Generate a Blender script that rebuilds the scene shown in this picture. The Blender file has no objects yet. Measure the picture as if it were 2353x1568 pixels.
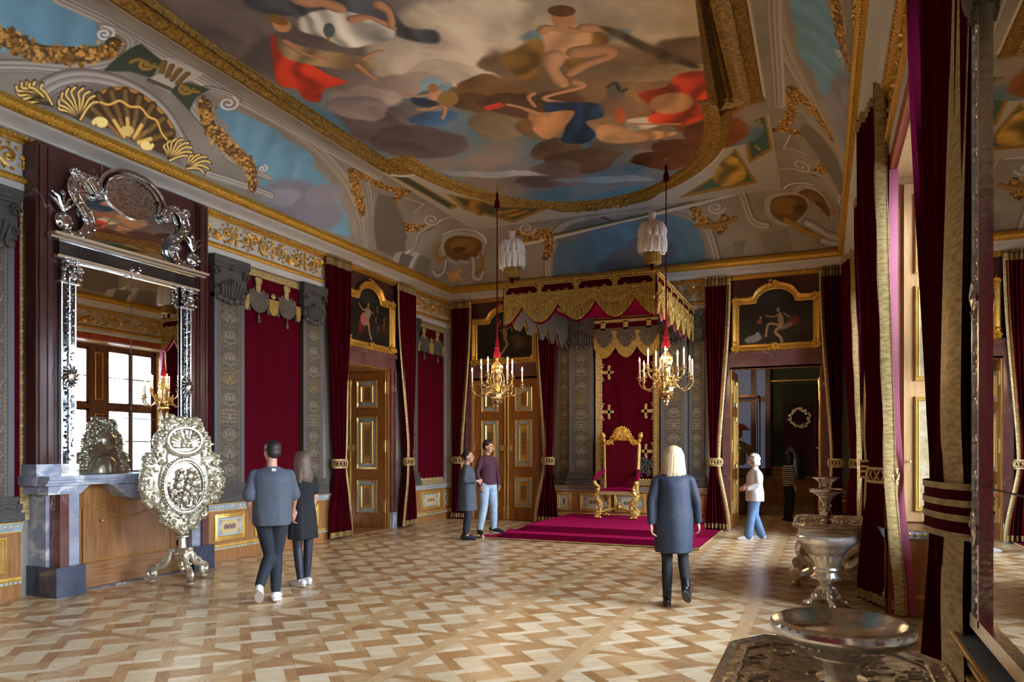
import bpy, math, random
import numpy as np
from mathutils import Vector, Matrix
random.seed(7); rng = np.random.default_rng(7)
PI = math.pi
scn = bpy.context.scene
# ---------------------------------------------------------------- camera, sky, daylight, exposure
cam_d = bpy.data.cameras.new('camera'); cam = bpy.data.objects.new('camera', cam_d); scn.collection.objects.link(cam)
cam.location = (0, 0, 1.68); cam.rotation_euler = (PI/2, 0, math.radians(23.49))
cam_d.sensor_width = 36; cam_d.lens = 36*1646/2353; cam_d.shift_y = 247/2353; cam_d.clip_start = .05; cam_d.clip_end = 300
scn.camera = cam
scn.view_settings.view_transform = 'Standard'; scn.view_settings.look = 'None'
scn.view_settings.exposure = 3.25; scn.view_settings.gamma = 1; scn.view_settings.use_curve_mapping = False
scn.cycles.max_bounces = 12; scn.cycles.diffuse_bounces = 6; scn.cycles.glossy_bounces = 6; scn.cycles.transparent_max_bounces = 16
scn.cycles.caustics_reflective = False; scn.cycles.caustics_refractive = False
wd = bpy.data.worlds.new('sky'); scn.world = wd; wd.use_nodes = True
nt = wd.node_tree; nt.nodes.clear()
wo = nt.nodes.new('ShaderNodeOutputWorld'); bg = nt.nodes.new('ShaderNodeBackground'); nt.links.new(bg.outputs[0], wo.inputs[0])
tcw = nt.nodes.new('ShaderNodeTexCoord'); sx = nt.nodes.new('ShaderNodeSeparateXYZ'); rp = nt.nodes.new('ShaderNodeValToRGB')
nt.links.new(tcw.outputs['Generated'], sx.inputs[0]); nt.links.new(sx.outputs['Z'], rp.inputs[0]); nt.links.new(rp.outputs[0], bg.inputs[0])
rp.color_ramp.elements[0].position = 0; rp.color_ramp.elements[0].color = (.80, .88, 1, 1)
rp.color_ramp.elements[1].position = .9; rp.color_ramp.elements[1].color = (.78, .90, 1.06, 1)
bg.inputs[1].default_value = 4.6
XL, XR, YE, YB = -8.36, .65, 15.3, -2.3       # room faces
WINDOWS = [(-1.85, 1.75), (4.6, 8.2), (11.1, 14.7)]
for y0, y1 in WINDOWS:                         # sky portals, they give no light of their own
    l = bpy.data.lights.new('window_portal', 'AREA'); o = bpy.data.objects.new('window_portal', l); scn.collection.objects.link(o)
    l.shape = 'RECTANGLE'; l.size = 3.4; l.size_y = y1-y0; l.cycles.is_portal = True
    o.location = (1.5, (y0+y1)/2, 2.7); o.rotation_euler = (0, PI/2, 0)

# ---------------------------------------------------------------- helpers
C = scn.collection
def lin(c):
    return tuple(((v/255)/12.92 if v/255 <= .04045 else ((v/255+.055)/1.055)**2.4) for v in c)
class MB:
    """collects shapes into one mesh"""
    def __init__(s): s.v = []; s.f = []; s.m = []; s.mi = 0
    def add(s, vs, fs):
        b = len(s.v); s.v += [tuple(v) for v in vs]; s.f += [tuple(i+b for i in f) for f in fs]; s.m += [s.mi]*len(fs); return s
    def box(s, x0, x1, y0, y1, z0, z1):
        return s.add([(x, y, z) for z in (z0, z1) for y in (y0, y1) for x in (x0, x1)],
                     [(0, 2, 3, 1), (4, 5, 7, 6), (0, 1, 5, 4), (2, 6, 7, 3), (0, 4, 6, 2), (1, 3, 7, 5)])
    def lathe(s, prof, c=(0, 0, 0), n=20, flute=0, fn=0, axis='z', sx=1, sy=1, cap=True):
        vs = []; fs = []; m = len(prof)
        for i, p in enumerate(prof):
            r, z = p[0], p[1]; fl = p[2] if len(p) > 2 else flute
            for k in range(n):
                a = 2*PI*k/n; rr = r*(1+fl*math.cos(fn*a)) if fn else r
                q = (rr*math.cos(a)*sx, rr*math.sin(a)*sy, z)
                if axis == 'x': q = (q[2], q[0], q[1])
                if axis == 'y': q = (q[0], q[2], q[1])
                vs.append((q[0]+c[0], q[1]+c[1], q[2]+c[2]))
        for i in range(m-1):
            for k in range(n):
                a, b = i*n+k, i*n+(k+1) % n; fs.append((a, b, b+n, a+n))
        if cap: fs.append(tuple(range(n))[::-1]); fs.append(tuple(range((m-1)*n, m*n)))
        return s.add(vs, fs)
    def cyl(s, c, r, h, n=12): return s.lathe([(r, 0), (r, h)], c, n)
    def ball(s, c, rx, ry=None, rz=None, n=8, m=5, rot=None):
        ry = ry or rx; rz = rz or rx; vs = [(0, 0, -rz)]; fs = []
        for i in range(1, m):
            t = -PI/2+PI*i/m
            for k in range(n):
                a = 2*PI*k/n; vs.append((rx*math.cos(t)*math.cos(a), ry*math.cos(t)*math.sin(a), rz*math.sin(t)))
        vs.append((0, 0, rz)); L = len(vs)-1
        for k in range(n): fs.append((0, 1+(k+1) % n, 1+k)); fs.append((L, L-n+k, L-n+(k+1) % n))
        for i in range(m-2):
            for k in range(n):
                a, b = 1+i*n+k, 1+i*n+(k+1) % n; fs.append((a, b, b+n, a+n))
        if rot is not None: vs = [rot @ Vector(v) for v in vs]
        return s.add([(v[0]+c[0], v[1]+c[1], v[2]+c[2]) for v in vs], fs)
    def tube(s, pts, r, n=6, closed=False, flat=1, cap=True):
        """pts 3D, r number or list; flat squashes across the first normal"""
        P = [Vector(p) for p in pts]; N = len(P); R = r if isinstance(r, (list, tuple)) else [r]*N
        vs = []; fs = []; up = None
        for i in range(N):
            t = (P[(i+1) % N]-P[i-1]) if closed else (P[min(i+1, N-1)]-P[max(i-1, 0)])
            if t.length < 1e-9: t = Vector((0, 0, 1))
            t.normalize()
            if up is None:
                up = Vector((0, 0, 1)) if abs(t.z) < .9 else Vector((1, 0, 0))
                up = (up-t*up.dot(t)).normalized()
            else:
                u2 = up-t*up.dot(t); up = u2.normalized() if u2.length > 1e-6 else up
            w = t.cross(up)
            for k in range(n):
                a = 2*PI*k/n; q = P[i]+up*(math.cos(a)*R[i])+w*(math.sin(a)*R[i]*flat); vs.append(q)
        for i in range(N if closed else N-1):
            for k in range(n):
                a, b = i*n+k, i*n+(k+1) % n; j = (i+1) % N; fs.append((a, b, j*n+(k+1) % n, j*n+k))
        if cap and not closed: fs.append(tuple(range(n))[::-1]); fs.append(tuple(range((N-1)*n, N*n)))
        return s.add(vs, fs)
    def prism(s, poly, f0, f1):
        """poly 2D, f0/f1 map (a, b) to the two faces"""
        n = len(poly); return s.add([f0(*p) for p in poly]+[f1(*p) for p in poly],
            [tuple(range(n))[::-1], tuple(range(n, 2*n))]+[(k, (k+1) % n, n+(k+1) % n, n+k) for k in range(n)])
    def grid(s, fn, nu, nv, wrap=False):
        vs = [fn(i/(nu-1) if not wrap else i/nu, j/(nv-1)) for j in range(nv) for i in range(nu)]; fs = []
        for j in range(nv-1):
            for i in range(nu if wrap else nu-1):
                a, b = j*nu+i, j*nu+(i+1) % nu; fs.append((a, b, b+nu, a+nu))
        return s.add(vs, fs)
    def sweep(s, prof, path, closed=False, up=(0, 0, 1)):
        """prof [(out, z)] swept along plan path [(x, y)], 'out' to the left of travel, mitred"""
        n = len(path); m = len(prof); vs = []; fs = []
        for i in range(n):
            p = Vector(path[i]); a = Vector(path[i-1]) if (closed or i > 0) else None; b = Vector(path[(i+1) % n]) if (closed or i < n-1) else None
            d1 = (p-a).normalized() if a is not None else None; d2 = (b-p).normalized() if b is not None else None
            d1 = d1 or d2; d2 = d2 or d1
            n1 = Vector((-d1.y, d1.x)); n2 = Vector((-d2.y, d2.x)); mm = (n1+n2); mm = mm/max(mm.dot(n1), .2) if mm.length > 1e-6 else n1
            for o, z in prof: vs.append((p.x+mm.x*o, p.y+mm.y*o, z))
        for i in range(n if closed else n-1):
            for k in range(m-1):
                a, b = i*m+k, ((i+1) % n)*m+k; fs.append((a, b, b+1, a+1))
        if not closed:
            fs.append(tuple(range(m))); fs.append(tuple(range((n-1)*m, n*m))[::-1])
        return s.add(vs, fs)
    def xf(s, M, i0=0):
        s.v = s.v[:i0]+[tuple(M @ Vector(v)) for v in s.v[i0:]]; return s
    def build(s, name, mats, parent=None, smooth=True, loc=None, angle=40):
        me = bpy.data.meshes.new(name); me.from_pydata(s.v, [], s.f)
        for m in (mats if isinstance(mats, (list, tuple)) else [mats]): me.materials.append(m)
        if isinstance(mats, (list, tuple)): me.polygons.foreach_set('material_index', s.m)
        me.update()
        if smooth:
            me.shade_smooth()
            try: me.set_sharp_from_angle(angle=math.radians(angle))
            except Exception: pass
        o = bpy.data.objects.new(name, me); C.objects.link(o)
        if loc: o.location = loc
        if parent: o.parent = parent
        return o
def thing(name, label, cat, loc=(0, 0, 0), rz=0, group=None):
    o = bpy.data.objects.new(name, None); C.objects.link(o); o.location = loc; o.rotation_euler = (0, 0, rz); o.empty_display_size = .1
    return tag(o, label, cat, group)
def tag(o, label, cat, group=None):
    o['label'] = label; o['category'] = cat
    if group: o['group'] = group
    return o
def struct(o): o['kind'] = 'structure'; return o
def dup(root, loc=None, rz=None, label=None, group=None):
    r = root.copy(); C.objects.link(r)
    if loc: r.location = loc
    if rz is not None: r.rotation_euler = (0, 0, rz)
    if label: r['label'] = label
    if group: r['group'] = group
    for ch in list(root.children):
        c = ch.copy(); C.objects.link(c); c.parent = r
        for g in list(ch.children):
            d = g.copy(); C.objects.link(d); d.parent = c
    return r
def catmull(p, n=6, closed=False):
    if len(p) < 3: return [tuple(q) for q in p]
    o = []; m = len(p); D = len(p[0])
    for i in range(m if closed else m-1):
        if closed: a, b, c, d = p[(i-1) % m], p[i], p[(i+1) % m], p[(i+2) % m]
        else: a, b, c, d = p[max(i-1, 0)], p[i], p[i+1], p[min(i+2, m-1)]
        for k in range(n):
            t = k/n; o.append(tuple(.5*(2*b[j]+(c[j]-a[j])*t+(2*a[j]-5*b[j]+4*c[j]-d[j])*t*t+(3*b[j]-a[j]-3*c[j]+d[j])*t**3) for j in range(D)))
    if not closed: o.append(tuple(p[-1]))
    return o
# ---------------------------------------------------------------- materials
def mat(name, col=(.5, .5, .5), rough=.5, metal=0, spec=.5, sheen=0, **k):
    m = bpy.data.materials.new(name); m.use_nodes = True; b = m.node_tree.nodes['Principled BSDF']
    b.inputs['Base Color'].default_value = (*col, 1); b.inputs['Roughness'].default_value = rough; b.inputs['Metallic'].default_value = metal
    b.inputs['Specular IOR Level'].default_value = spec
    if sheen: b.inputs['Sheen Weight'].default_value = sheen; b.inputs['Sheen Roughness'].default_value = k.get('sr', .4); b.inputs['Sheen Tint'].default_value = (*k.get('st', col), 1)
    return m
def N(m, t, **k):
    n = m.node_tree.nodes.new('ShaderNode'+t)
    for a, b in k.items():
        if a in ('op',): n.operation = b
        elif hasattr(n, a): setattr(n, a, b)
        else: n.inputs[a.replace('_', ' ')].default_value = b
    return n
def Lk(m, a, b): m.node_tree.links.new(a, b)
def coords(m, scale=(1, 1, 1), rot=(0, 0, 0), kind='Object'):
    tc = N(m, 'TexCoord'); mp = N(m, 'Mapping'); mp.inputs['Scale'].default_value = scale; mp.inputs['Rotation'].default_value = rot
    Lk(m, tc.outputs[kind], mp.inputs[0]); return mp.outputs[0]
def ramp(m, src, stops):
    r = N(m, 'ValToRGB'); e = r.color_ramp.elements
    while len(e) < len(stops): e.new(.5)
    for i, (p, c) in enumerate(stops): e[i].position = p; e[i].color = (*c, 1)
    Lk(m, src, r.inputs[0]); return r.outputs[0]
def bsdf(m): return m.node_tree.nodes['Principled BSDF']
def bump(m, src, st=.3, dist=.01):
    b = N(m, 'Bump'); b.inputs['Strength'].default_value = st; b.inputs['Distance'].default_value = dist
    Lk(m, src, b.inputs['Height']); Lk(m, b.outputs[0], bsdf(m).inputs['Normal']); return b
def noisy(name, c1, c2, scale=5, vec=(1, 1, 1), rough=.5, metal=0, det=4, bs=0, bd=.01, lo=.35, hi=.65, rot=(0, 0, 0), **k):
    m = mat(name, c1, rough, metal, **k); v = coords(m, vec, rot); n = N(m, 'TexNoise'); n.inputs['Scale'].default_value = scale; n.inputs['Detail'].default_value = det
    Lk(m, v, n.inputs['Vector']); Lk(m, ramp(m, n.outputs[0], [(lo, c1), (hi, c2)]), bsdf(m).inputs['Base Color'])
    if bs: bump(m, n.outputs[0], bs, bd)
    return m
def wood(name, c1, c2, axis='z', rough=.38, scale=1):
    v = {'z': (14, 14, 1.1), 'x': (1.1, 14, 14), 'y': (14, 1.1, 14)}[axis]
    return noisy(name, lin(c1), lin(c2), 2.2*scale, v, rough, 0, 6, .08, .002)
def marble(name, c1, c2, vein, vs=1.2, rough=.22, vw=.012, vec=(1, 1, 1)):
    m = mat(name, c1, rough); v = coords(m, vec); n = N(m, 'TexNoise'); n.inputs['Scale'].default_value = 3.5; n.inputs['Detail'].default_value = 8; Lk(m, v, n.inputs['Vector'])
    base = ramp(m, n.outputs[0], [(.3, c1), (.7, c2)])
    mx = N(m, 'MixRGB'); mx.inputs[0].default_value = .35; Lk(m, v, mx.inputs[1]); Lk(m, n.outputs['Color'], mx.inputs[2])
    w = N(m, 'TexVoronoi'); w.feature = 'DISTANCE_TO_EDGE'; w.inputs['Scale'].default_value = vs; Lk(m, mx.outputs[0], w.inputs['Vector'])
    n2 = N(m, 'TexNoise'); n2.inputs['Scale'].default_value = 1.3; Lk(m, v, n2.inputs['Vector'])
    r1 = ramp(m, w.outputs[0], [(0, (1, 1, 1)), (vw, (0, 0, 0))]); r2 = ramp(m, n2.outputs[0], [(.45, (0, 0, 0)), (.6, (1, 1, 1))])
    ml = N(m, 'MixRGB'); ml.blend_type = 'MULTIPLY'; ml.inputs[0].default_value = 1; Lk(m, r1, ml.inputs[1]); Lk(m, r2, ml.inputs[2])
    o = N(m, 'MixRGB'); Lk(m, ml.outputs[0], o.inputs[0]); Lk(m, base, o.inputs[1]); o.inputs[2].default_value = (*vein, 1); Lk(m, o.outputs[0], bsdf(m).inputs['Base Color']); return m
def gilt(name, c1=(214, 160, 62), c2=(140, 92, 26), rough=.32, metal=.85, scale=40, bs=.5, bd=.006):
    return noisy(name, lin(c1), lin(c2), scale, (1, 1, 1), rough, metal, 3, bs, bd, .3, .75)
M = {}
M['oak'] = wood('oak_panelling', (170, 122, 72), (138, 92, 50)); M['oak_h'] = wood('oak_board', (166, 118, 72), (132, 88, 50), 'y'); M['oak_x'] = wood('oak_board_cross', (166, 118, 72), (132, 88, 50), 'x')
M['door_oak'] = wood('door_oak', (168, 112, 52), (136, 86, 34)); M['reveal'] = wood('window_reveal_oak', (206, 168, 120), (188, 148, 100)); M['redwood'] = wood('reddish_wood', (178, 92, 58), (140, 62, 40)); M['darkoak'] = wood('window_frame_oak', (122, 84, 62), (92, 60, 44))
M['gold'] = gilt('gilding', (238, 190, 84), (176, 122, 36), .36, .5); M['gold_br'] = gilt('burnished_gilding', (246, 210, 124), (222, 174, 80), .28, .6, 8, .1); M['gold_relief'] = gilt('gilded_carving', (244, 196, 78), (156, 104, 26), .38, .5, 60, .8, .008)
M['ochre'] = noisy('painted_gold_border', lin((186, 142, 58)), lin((112, 80, 26)), 26, rough=.5, det=4, bs=.6, bd=.01)
M['galloon'] = noisy('gold_cloth', lin((206, 184, 128)), lin((158, 134, 82)), 16, (1, 1, 3), .5, .35, 5, .25, .004, sheen=.2)
M['gold_emb'] = noisy('gold_embroidery', lin((222, 184, 92)), lin((140, 104, 40)), 50, rough=.45, metal=.35, det=4, bs=.8, bd=.008)
M['fringe'] = noisy('gold_fringe', lin((212, 176, 84)), lin((122, 92, 34)), 16, (9, 9, .5), .55, .3, 3, .7, .01)
M['grey_fringe'] = noisy('grey_fringe', lin((116, 106, 92)), lin((60, 54, 44)), 16, (5, 5, .9), .6, .25, 3, .6, .01)
M['white'] = noisy('white_distemper', (.60, .57, .52), (.55, .52, .47), 2, rough=.7); M['greypaint'] = mat('grey_panel_paint', lin((150, 144, 134)), .6); M['blue'] = noisy('pale_blue_paint', lin((172, 192, 206)), lin((150, 172, 190)), 8, rough=.45)
M['ivory'] = noisy('ivory_gold_panel', lin((206, 196, 168)), lin((170, 150, 100)), 9, rough=.4)
M['red_marble'] = marble('red_marble', lin((98, 64, 60)), lin((122, 84, 80)), lin((190, 176, 172)), .9, .2, .006)
M['red_marble_v'] = marble('dark_red_marble', lin((66, 38, 36)), lin((88, 54, 50)), lin((180, 168, 168)), .5, .18, .004, (1, 1, .55))
M['grey_marble'] = marble('grey_white_marble', lin((176, 184, 200)), lin((136, 146, 168)), lin((222, 226, 232)), 2.2, .2, .08, (1, 1, 1.6)); M['dark_marble'] = marble('dark_grey_marble', lin((74, 84, 104)), lin((52, 60, 76)), lin((190, 198, 210)), 1.6, .16, .01)
def velvet(name, c, sh, trans=0, tc=None):
    m = noisy(name, c, tuple(v*1.25 for v in c), 3, (6, 6, .4), .9, 0, 2, 0, sheen=sh, sr=.35, spec=.08, st=tuple(min(1, v*3.0) for v in c))
    if trans:
        t = N(m, 'BsdfTranslucent'); t.inputs[0].default_value = (*(tc or c), 1); mx = N(m, 'MixShader'); mx.inputs[0].default_value = trans
        Lk(m, bsdf(m).outputs[0], mx.inputs[1]); Lk(m, t.outputs[0], mx.inputs[2]); Lk(m, mx.outputs[0], m.node_tree.nodes['Material Output'].inputs[0])
    return m
M['velvet'] = velvet('crimson_velvet', (.072, .0005, .006), .25); M['curtain'] = velvet('crimson_curtain', (.075, .0005, .006), .3, .08, (.4, .02, .10)); M['carpet'] = velvet('crimson_carpet', (.15, .0015, .028), .6)
M['lit_rose'] = velvet('backlit_rose', (.5, .10, .22), .2, .5, (.8, .30, .46))  # canopy inner face; on curtains its pink paints in light from behind
M['silver'] = noisy('silver', (.94, .93, .90), (.84, .82, .77), 34, rough=.2, metal=.88, bs=.4, bd=.004); M['silver_gilt'] = noisy('pale_silver_gilt', (.92, .89, .80), (.78, .73, .60), 30, rough=.24, metal=.85, bs=.45, bd=.004)
M['silver_chased'] = noisy('chased_silver_gilt', (.72, .68, .58), (.40, .35, .26), 22, rough=.3, metal=.8, bs=.8, bd=.010, det=5)
M['silver_cut'] = noisy('engraved_mirror_silver', (.86, .88, .90), (.40, .42, .44), 36, rough=.1, metal=1, bs=.7, bd=.006)
M['mirror'] = mat('mirror_glass', (.80, .83, .82), .0, 1); M['screen_silver'] = noisy('weathered_silver_gilt', (.84, .80, .65), (.62, .58, .44), 24, rough=.3, metal=.8, bs=.5, bd=.005); M['brass'] = mat('brass', lin((222, 190, 110)), .3, .55); M['darkened_mirror'] = mat('darkened_mirror_glass', (.20, .22, .24), .06, .9); M['black_metal'] = mat('black_iron', (.03, .03, .035), .4, .6)  # column and frieze mirror glass: dark reflections put into its base colour
m = mat('window_glass', (1, 1, 1), 0); nt = m.node_tree; tr = N(m, 'BsdfTransparent'); gl = N(m, 'BsdfGlossy'); gl.inputs['Roughness'].default_value = 0; mx = N(m, 'MixShader'); fr = N(m, 'Fresnel'); fr.inputs[0].default_value = 1.35
Lk(m, fr.outputs[0], mx.inputs[0]); Lk(m, tr.outputs[0], mx.inputs[1]); Lk(m, gl.outputs[0], mx.inputs[2]); Lk(m, mx.outputs[0], nt.nodes['Material Output'].inputs[0]); M['glass'] = m
def emit(name, c, s):
    m = mat(name, c, .5); bsdf(m).inputs['Emission Color'].default_value = (*c, 1); bsdf(m).inputs['Emission Strength'].default_value = s; return m
M['flame'] = emit('candle_lamp_flame', (1, .62, .28), 14); M['candle'] = mat('candle_wax', (.85, .74, .58), .45); bsdf(M['candle']).inputs['Subsurface Weight'].default_value = .0
M['red_cord'] = mat('red_cord', (.13, .003, .012), .8, sheen=.1, spec=.1)
M['plume'] = noisy('white_ostrich_plume', (.95, .93, .89), (.84, .80, .74), 14, (3, 3, 1), .8, 0, 4, .5, .01, sheen=.3)
# colours held by the mesh itself (painted surfaces)
def painted(name, rough=.65, metal=0, bs=0):
    m = mat(name, (.5, .5, .5), rough, metal); a = N(m, 'VertexColor'); a.layer_name = 'Paint'; Lk(m, a.outputs[0], bsdf(m).inputs['Base Color'])
    if bs:
        n = N(m, 'RGBToBW'); Lk(m, a.outputs[0], n.inputs[0]); bump(m, n.outputs[0], bs, .01)
    return m
def vcol(o, rgb):
    me = o.data; a = me.color_attributes.new('Paint', 'FLOAT_COLOR', 'POINT')
    arr = np.ones((len(me.vertices), 4), np.float32); arr[:, :3] = rgb; a.data.foreach_set('color', arr.ravel())
def gridmesh(name, P, cols, material, parent=None, smooth=True):
    """P (ny,nx,3) points, cols (ny,nx,3) linear colours"""
    ny, nx = P.shape[:2]; me = bpy.data.meshes.new(name); me.vertices.add(ny*nx); me.vertices.foreach_set('co', P.reshape(-1).astype(np.float32))
    i = np.arange(ny*nx).reshape(ny, nx); q = np.stack([i[:-1, :-1], i[:-1, 1:], i[1:, 1:], i[1:, :-1]], -1).reshape(-1, 4); nf = len(q)
    me.loops.add(nf*4); me.loops.foreach_set('vertex_index', q.ravel().astype(np.int32)); me.polygons.add(nf)
    me.polygons.foreach_set('loop_start', np.arange(0, nf*4, 4, dtype=np.int32)); me.update(calc_edges=True); me.validate()
    me.materials.append(material)
    if smooth: me.shade_smooth()
    o = bpy.data.objects.new(name, me); C.objects.link(o)
    if parent: o.parent = parent
    if cols is not None: vcol(o, cols.reshape(-1, 3))
    return o
# ---------------------------------------------------------------- painter on plain charts
_T = rng.random((256, 256))
def vnoise(x, y):
    xi = np.floor(x).astype(int); yi = np.floor(y).astype(int); fx = x-xi; fy = y-yi; fx = fx*fx*(3-2*fx); fy = fy*fy*(3-2*fy)
    t = lambda a, b: _T[a % 256, b % 256]
    return (t(xi, yi)*(1-fx)+t(xi+1, yi)*fx)*(1-fy)+(t(xi, yi+1)*(1-fx)+t(xi+1, yi+1)*fx)*fy
def fbm(x, y, o=5):
    s = 0; a = .5; n = 0
    for k in range(o): s = s+a*vnoise(x+k*17.3, y+k*9.1); n += a; a *= .5; x = x*2; y = y*2
    return s/n
class Canvas:
    model = 0
    def __init__(s, u0, u1, v0, v1, res, base):
        s.u0, s.v0, s.res = u0, v0, res; s.nu = int((u1-u0)/res)+1; s.nv = int((v1-v0)/res)+1
        s.u = u0+np.arange(s.nu)*res; s.v = v0+np.arange(s.nv)*res; s.a = np.empty((s.nv, s.nu, 3)); s.a[:] = base
    def sl(s, us, vs, pad):
        i0 = max(0, int((min(us)-pad-s.u0)/s.res)); i1 = min(s.nu, int((max(us)+pad-s.u0)/s.res)+2); j0 = max(0, int((min(vs)-pad-s.v0)/s.res)); j1 = min(s.nv, int((max(vs)+pad-s.v0)/s.res)+2)
        if i1 <= i0 or j1 <= j0: return None
        U, V = np.meshgrid(s.u[i0:i1], s.v[j0:j1]); return (slice(j0, j1), slice(i0, i1)), U, V
    def put(s, sl, m, col): m = m[..., None]; s.a[sl] = s.a[sl]*(1-m)+np.asarray(col)*m
    @staticmethod
    def dist(U, V, pts, closed=False):
        d = np.full(U.shape, 1e9); sg = np.ones(U.shape); n = len(pts)
        for i in range(n if closed else n-1):
            a, b = pts[i], pts[(i+1) % n]; dx, dy = b[0]-a[0], b[1]-a[1]; L = dx*dx+dy*dy+1e-12
            t = np.clip(((U-a[0])*dx+(V-a[1])*dy)/L, 0, 1); ex, ey = U-a[0]-t*dx, V-a[1]-t*dy; e = ex*ex+ey*ey; k = e < d
            d = np.where(k, e, d); sg = np.where(k, np.sign(dx*ey-dy*ex), sg)
        return np.sqrt(d), sg
    def fill(s, pts, col, soft=.01, fold=0):
        r = s.sl([p[0] for p in pts], [p[1] for p in pts], soft*2)
        if r is None: return
        sl, U, V = r; ins = np.zeros(U.shape, bool); n = len(pts)
        for i in range(n):
            a, b = pts[i], pts[(i+1) % n]
            if a[1] == b[1]: continue
            c = ((a[1] > V) != (b[1] > V)) & (U < (b[0]-a[0])*(V-a[1])/(b[1]-a[1])+a[0]); ins ^= c
        d, _ = s.dist(U, V, pts, True); m = np.clip(.5+np.where(ins, d, -d)/(2*soft), 0, 1); c = np.asarray(col, float)
        if fold:
            f = fbm(U*2.2+3, V*2.2, 3); h = fbm(U*1.1+9, V*1.1, 2); g = np.sin(13*(U*.85+V*.5)+16*h+5*f); c = c*(1+fold*(.34*g+.9*(f-.5)))[..., None]
        s.put(sl, m, c)
    def stroke(s, pts, w, col, soft=None):
        r = s.sl([p[0] for p in pts], [p[1] for p in pts], w)
        if r is None: return
        sl, U, V = r; d, sg = s.dist(U, V, pts); soft = soft or s.res*1.3; m = np.clip((w/2-d)/soft+.5, 0, 1)
        if isinstance(col, list):
            x = sg*d/(w/2); xs = [q[0] for q in col]; c = np.stack([np.interp(x, xs, [q[1][k] for q in col]) for k in range(3)], -1)
        else: x = d/(w/2); c = np.asarray(col, float)*(1.14-.30*x*x-.16*x*sg)[..., None]
        s.put(sl, m, c)
    def taper(s, pts, w, col):
        r = s.sl([p[0] for p in pts], [p[1] for p in pts], w)
        if r is None: return
        sl, U, V = r; n = len(pts); D = np.full(U.shape, 9.); X_ = np.zeros(U.shape)
        for i in range(n-1):
            a, b = pts[i], pts[i+1]; dx, dy = b[0]-a[0], b[1]-a[1]; t = np.clip(((U-a[0])*dx+(V-a[1])*dy)/(dx*dx+dy*dy+1e-9), 0, 1); ex, ey = U-a[0]-t*dx, V-a[1]-t*dy; u = (i+t)/(n-1)
            ww = w*.5*(1-.5*u+.12*np.sin(u*9)); e = np.sqrt(ex*ex+ey*ey)/ww; k = e < D; D = np.where(k, e, D); X_ = np.where(k, (ex*.5+ey*.85)/ww, X_)
        s.put(sl, np.clip((1.05-D)*6, 0, 1), np.asarray(col, float)*(1.02-.22*D*D+.20*np.clip(X_, -1, 1))[..., None])
    def blob(s, cx, cy, ax, ay, bx, by, col, al=1, soft=.3):
        R = math.hypot(ax, ay)+math.hypot(bx, by); r = s.sl([cx], [cy], R*1.2)
        if r is None: return
        sl, U, V = r; D = ax*by-ay*bx
        if abs(D) < 1e-9: return
        p = ((U-cx)*by-(V-cy)*bx)/D; q = (ax*(V-cy)-ay*(U-cx))/D; e = np.sqrt(p*p+q*q)
        if s.model: soft = soft*.5
        m = np.clip((1+soft*.5-e)/soft, 0, 1); m = m*m*(3-2*m)*al
        if s.model and soft >= .08: c = np.asarray(col, float)*(1+s.model*((V-cy)*.55+(U-cx)*.35)/max(.2, R*.5)*.5+s.model*.9*(fbm(U*2.1, V*2.1, 4)-.5))[..., None]; s.put(sl, m, c); return
        s.put(sl, m, col)
    def garland(s, pts, w):
        s.stroke(pts, w*.8, (70, 50, 22)); rs = random.Random(int(abs(pts[0][0])*100)); L = 0
        for i in range(len(pts)-1):
            a, b = pts[i], pts[i+1]; n = max(1, int(math.hypot(b[0]-a[0], b[1]-a[1])/(w*.022)+rs.random()))
            for k in range(n):
                t = k/n; x = a[0]+(b[0]-a[0])*t+rs.uniform(-.5, .5)*w; y = a[1]+(b[1]-a[1])*t+rs.uniform(-.5, .5)*w; th = rs.uniform(0, PI); l = w*rs.uniform(.08, .18); q = l*rs.uniform(.35, .8)
                c = rs.choice([(168, 122, 54), (140, 98, 38), (112, 78, 30), (190, 144, 74), (84, 60, 26)]); s.blob(x, y, math.cos(th)*l, math.sin(th)*l, -math.sin(th)*q, math.cos(th)*q, c, 1, .3)
    def warp(s, amp, sc, keep=None):
        U, V = np.meshgrid(s.u, s.v); wx = (fbm(U*sc, V*sc, 5)-.5)*2*amp+(fbm(U*sc*.35+9, V*sc*.35, 3)-.5)*2*amp; wy = (fbm(U*sc+40, V*sc+13, 5)-.5)*2*amp+(fbm(U*sc*.35+70, V*sc*.35, 3)-.5)*2*amp
        I = np.clip(((U+wx-s.u0)/s.res).round().astype(int), 0, s.nu-1); J = np.clip(((V+wy-s.v0)/s.res).round().astype(int), 0, s.nv-1); b = s.a[J, I]
        b = b*(1+.28*(fbm(U*1.3+5, V*1.3, 5)-.5))[..., None]
        s.a = b if keep is None else np.where(keep[..., None], b, s.a)
    def draw(s, marks):
        for k in marks:
            if k[0] == 'F': s.fill(catmull(k[1], k[5], True) if k[5] else k[1], k[2], k[3], k[4])
            elif k[0] == 'S': s.stroke(catmull(k[1], k[4]) if k[4] else k[1], k[2], k[3])
            elif k[0] == 'T': s.taper(catmull(k[1], 5), k[2]*1.1, k[3])
            elif k[0] == 'B': s.blob(*k[1:])
            elif k[0] == 'G': s.garland(catmull(k[1], 4), k[2]*1.4)
            elif k[0] == 'W': s.warp(*s.warpargs)
    def sample(s, U, V):
        x = np.clip((U-s.u0)/s.res, 0, s.nu-1.001); y = np.clip((V-s.v0)/s.res, 0, s.nv-1.001); I, J = x.astype(int), y.astype(int); fx, fy = (x-I)[..., None], (y-J)[..., None]; A = s.a
        return (A[J, I]*(1-fx)+A[J, I+1]*fx)*(1-fy)+(A[J+1, I]*(1-fx)+A[J+1, I+1]*fx)*fy
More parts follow.
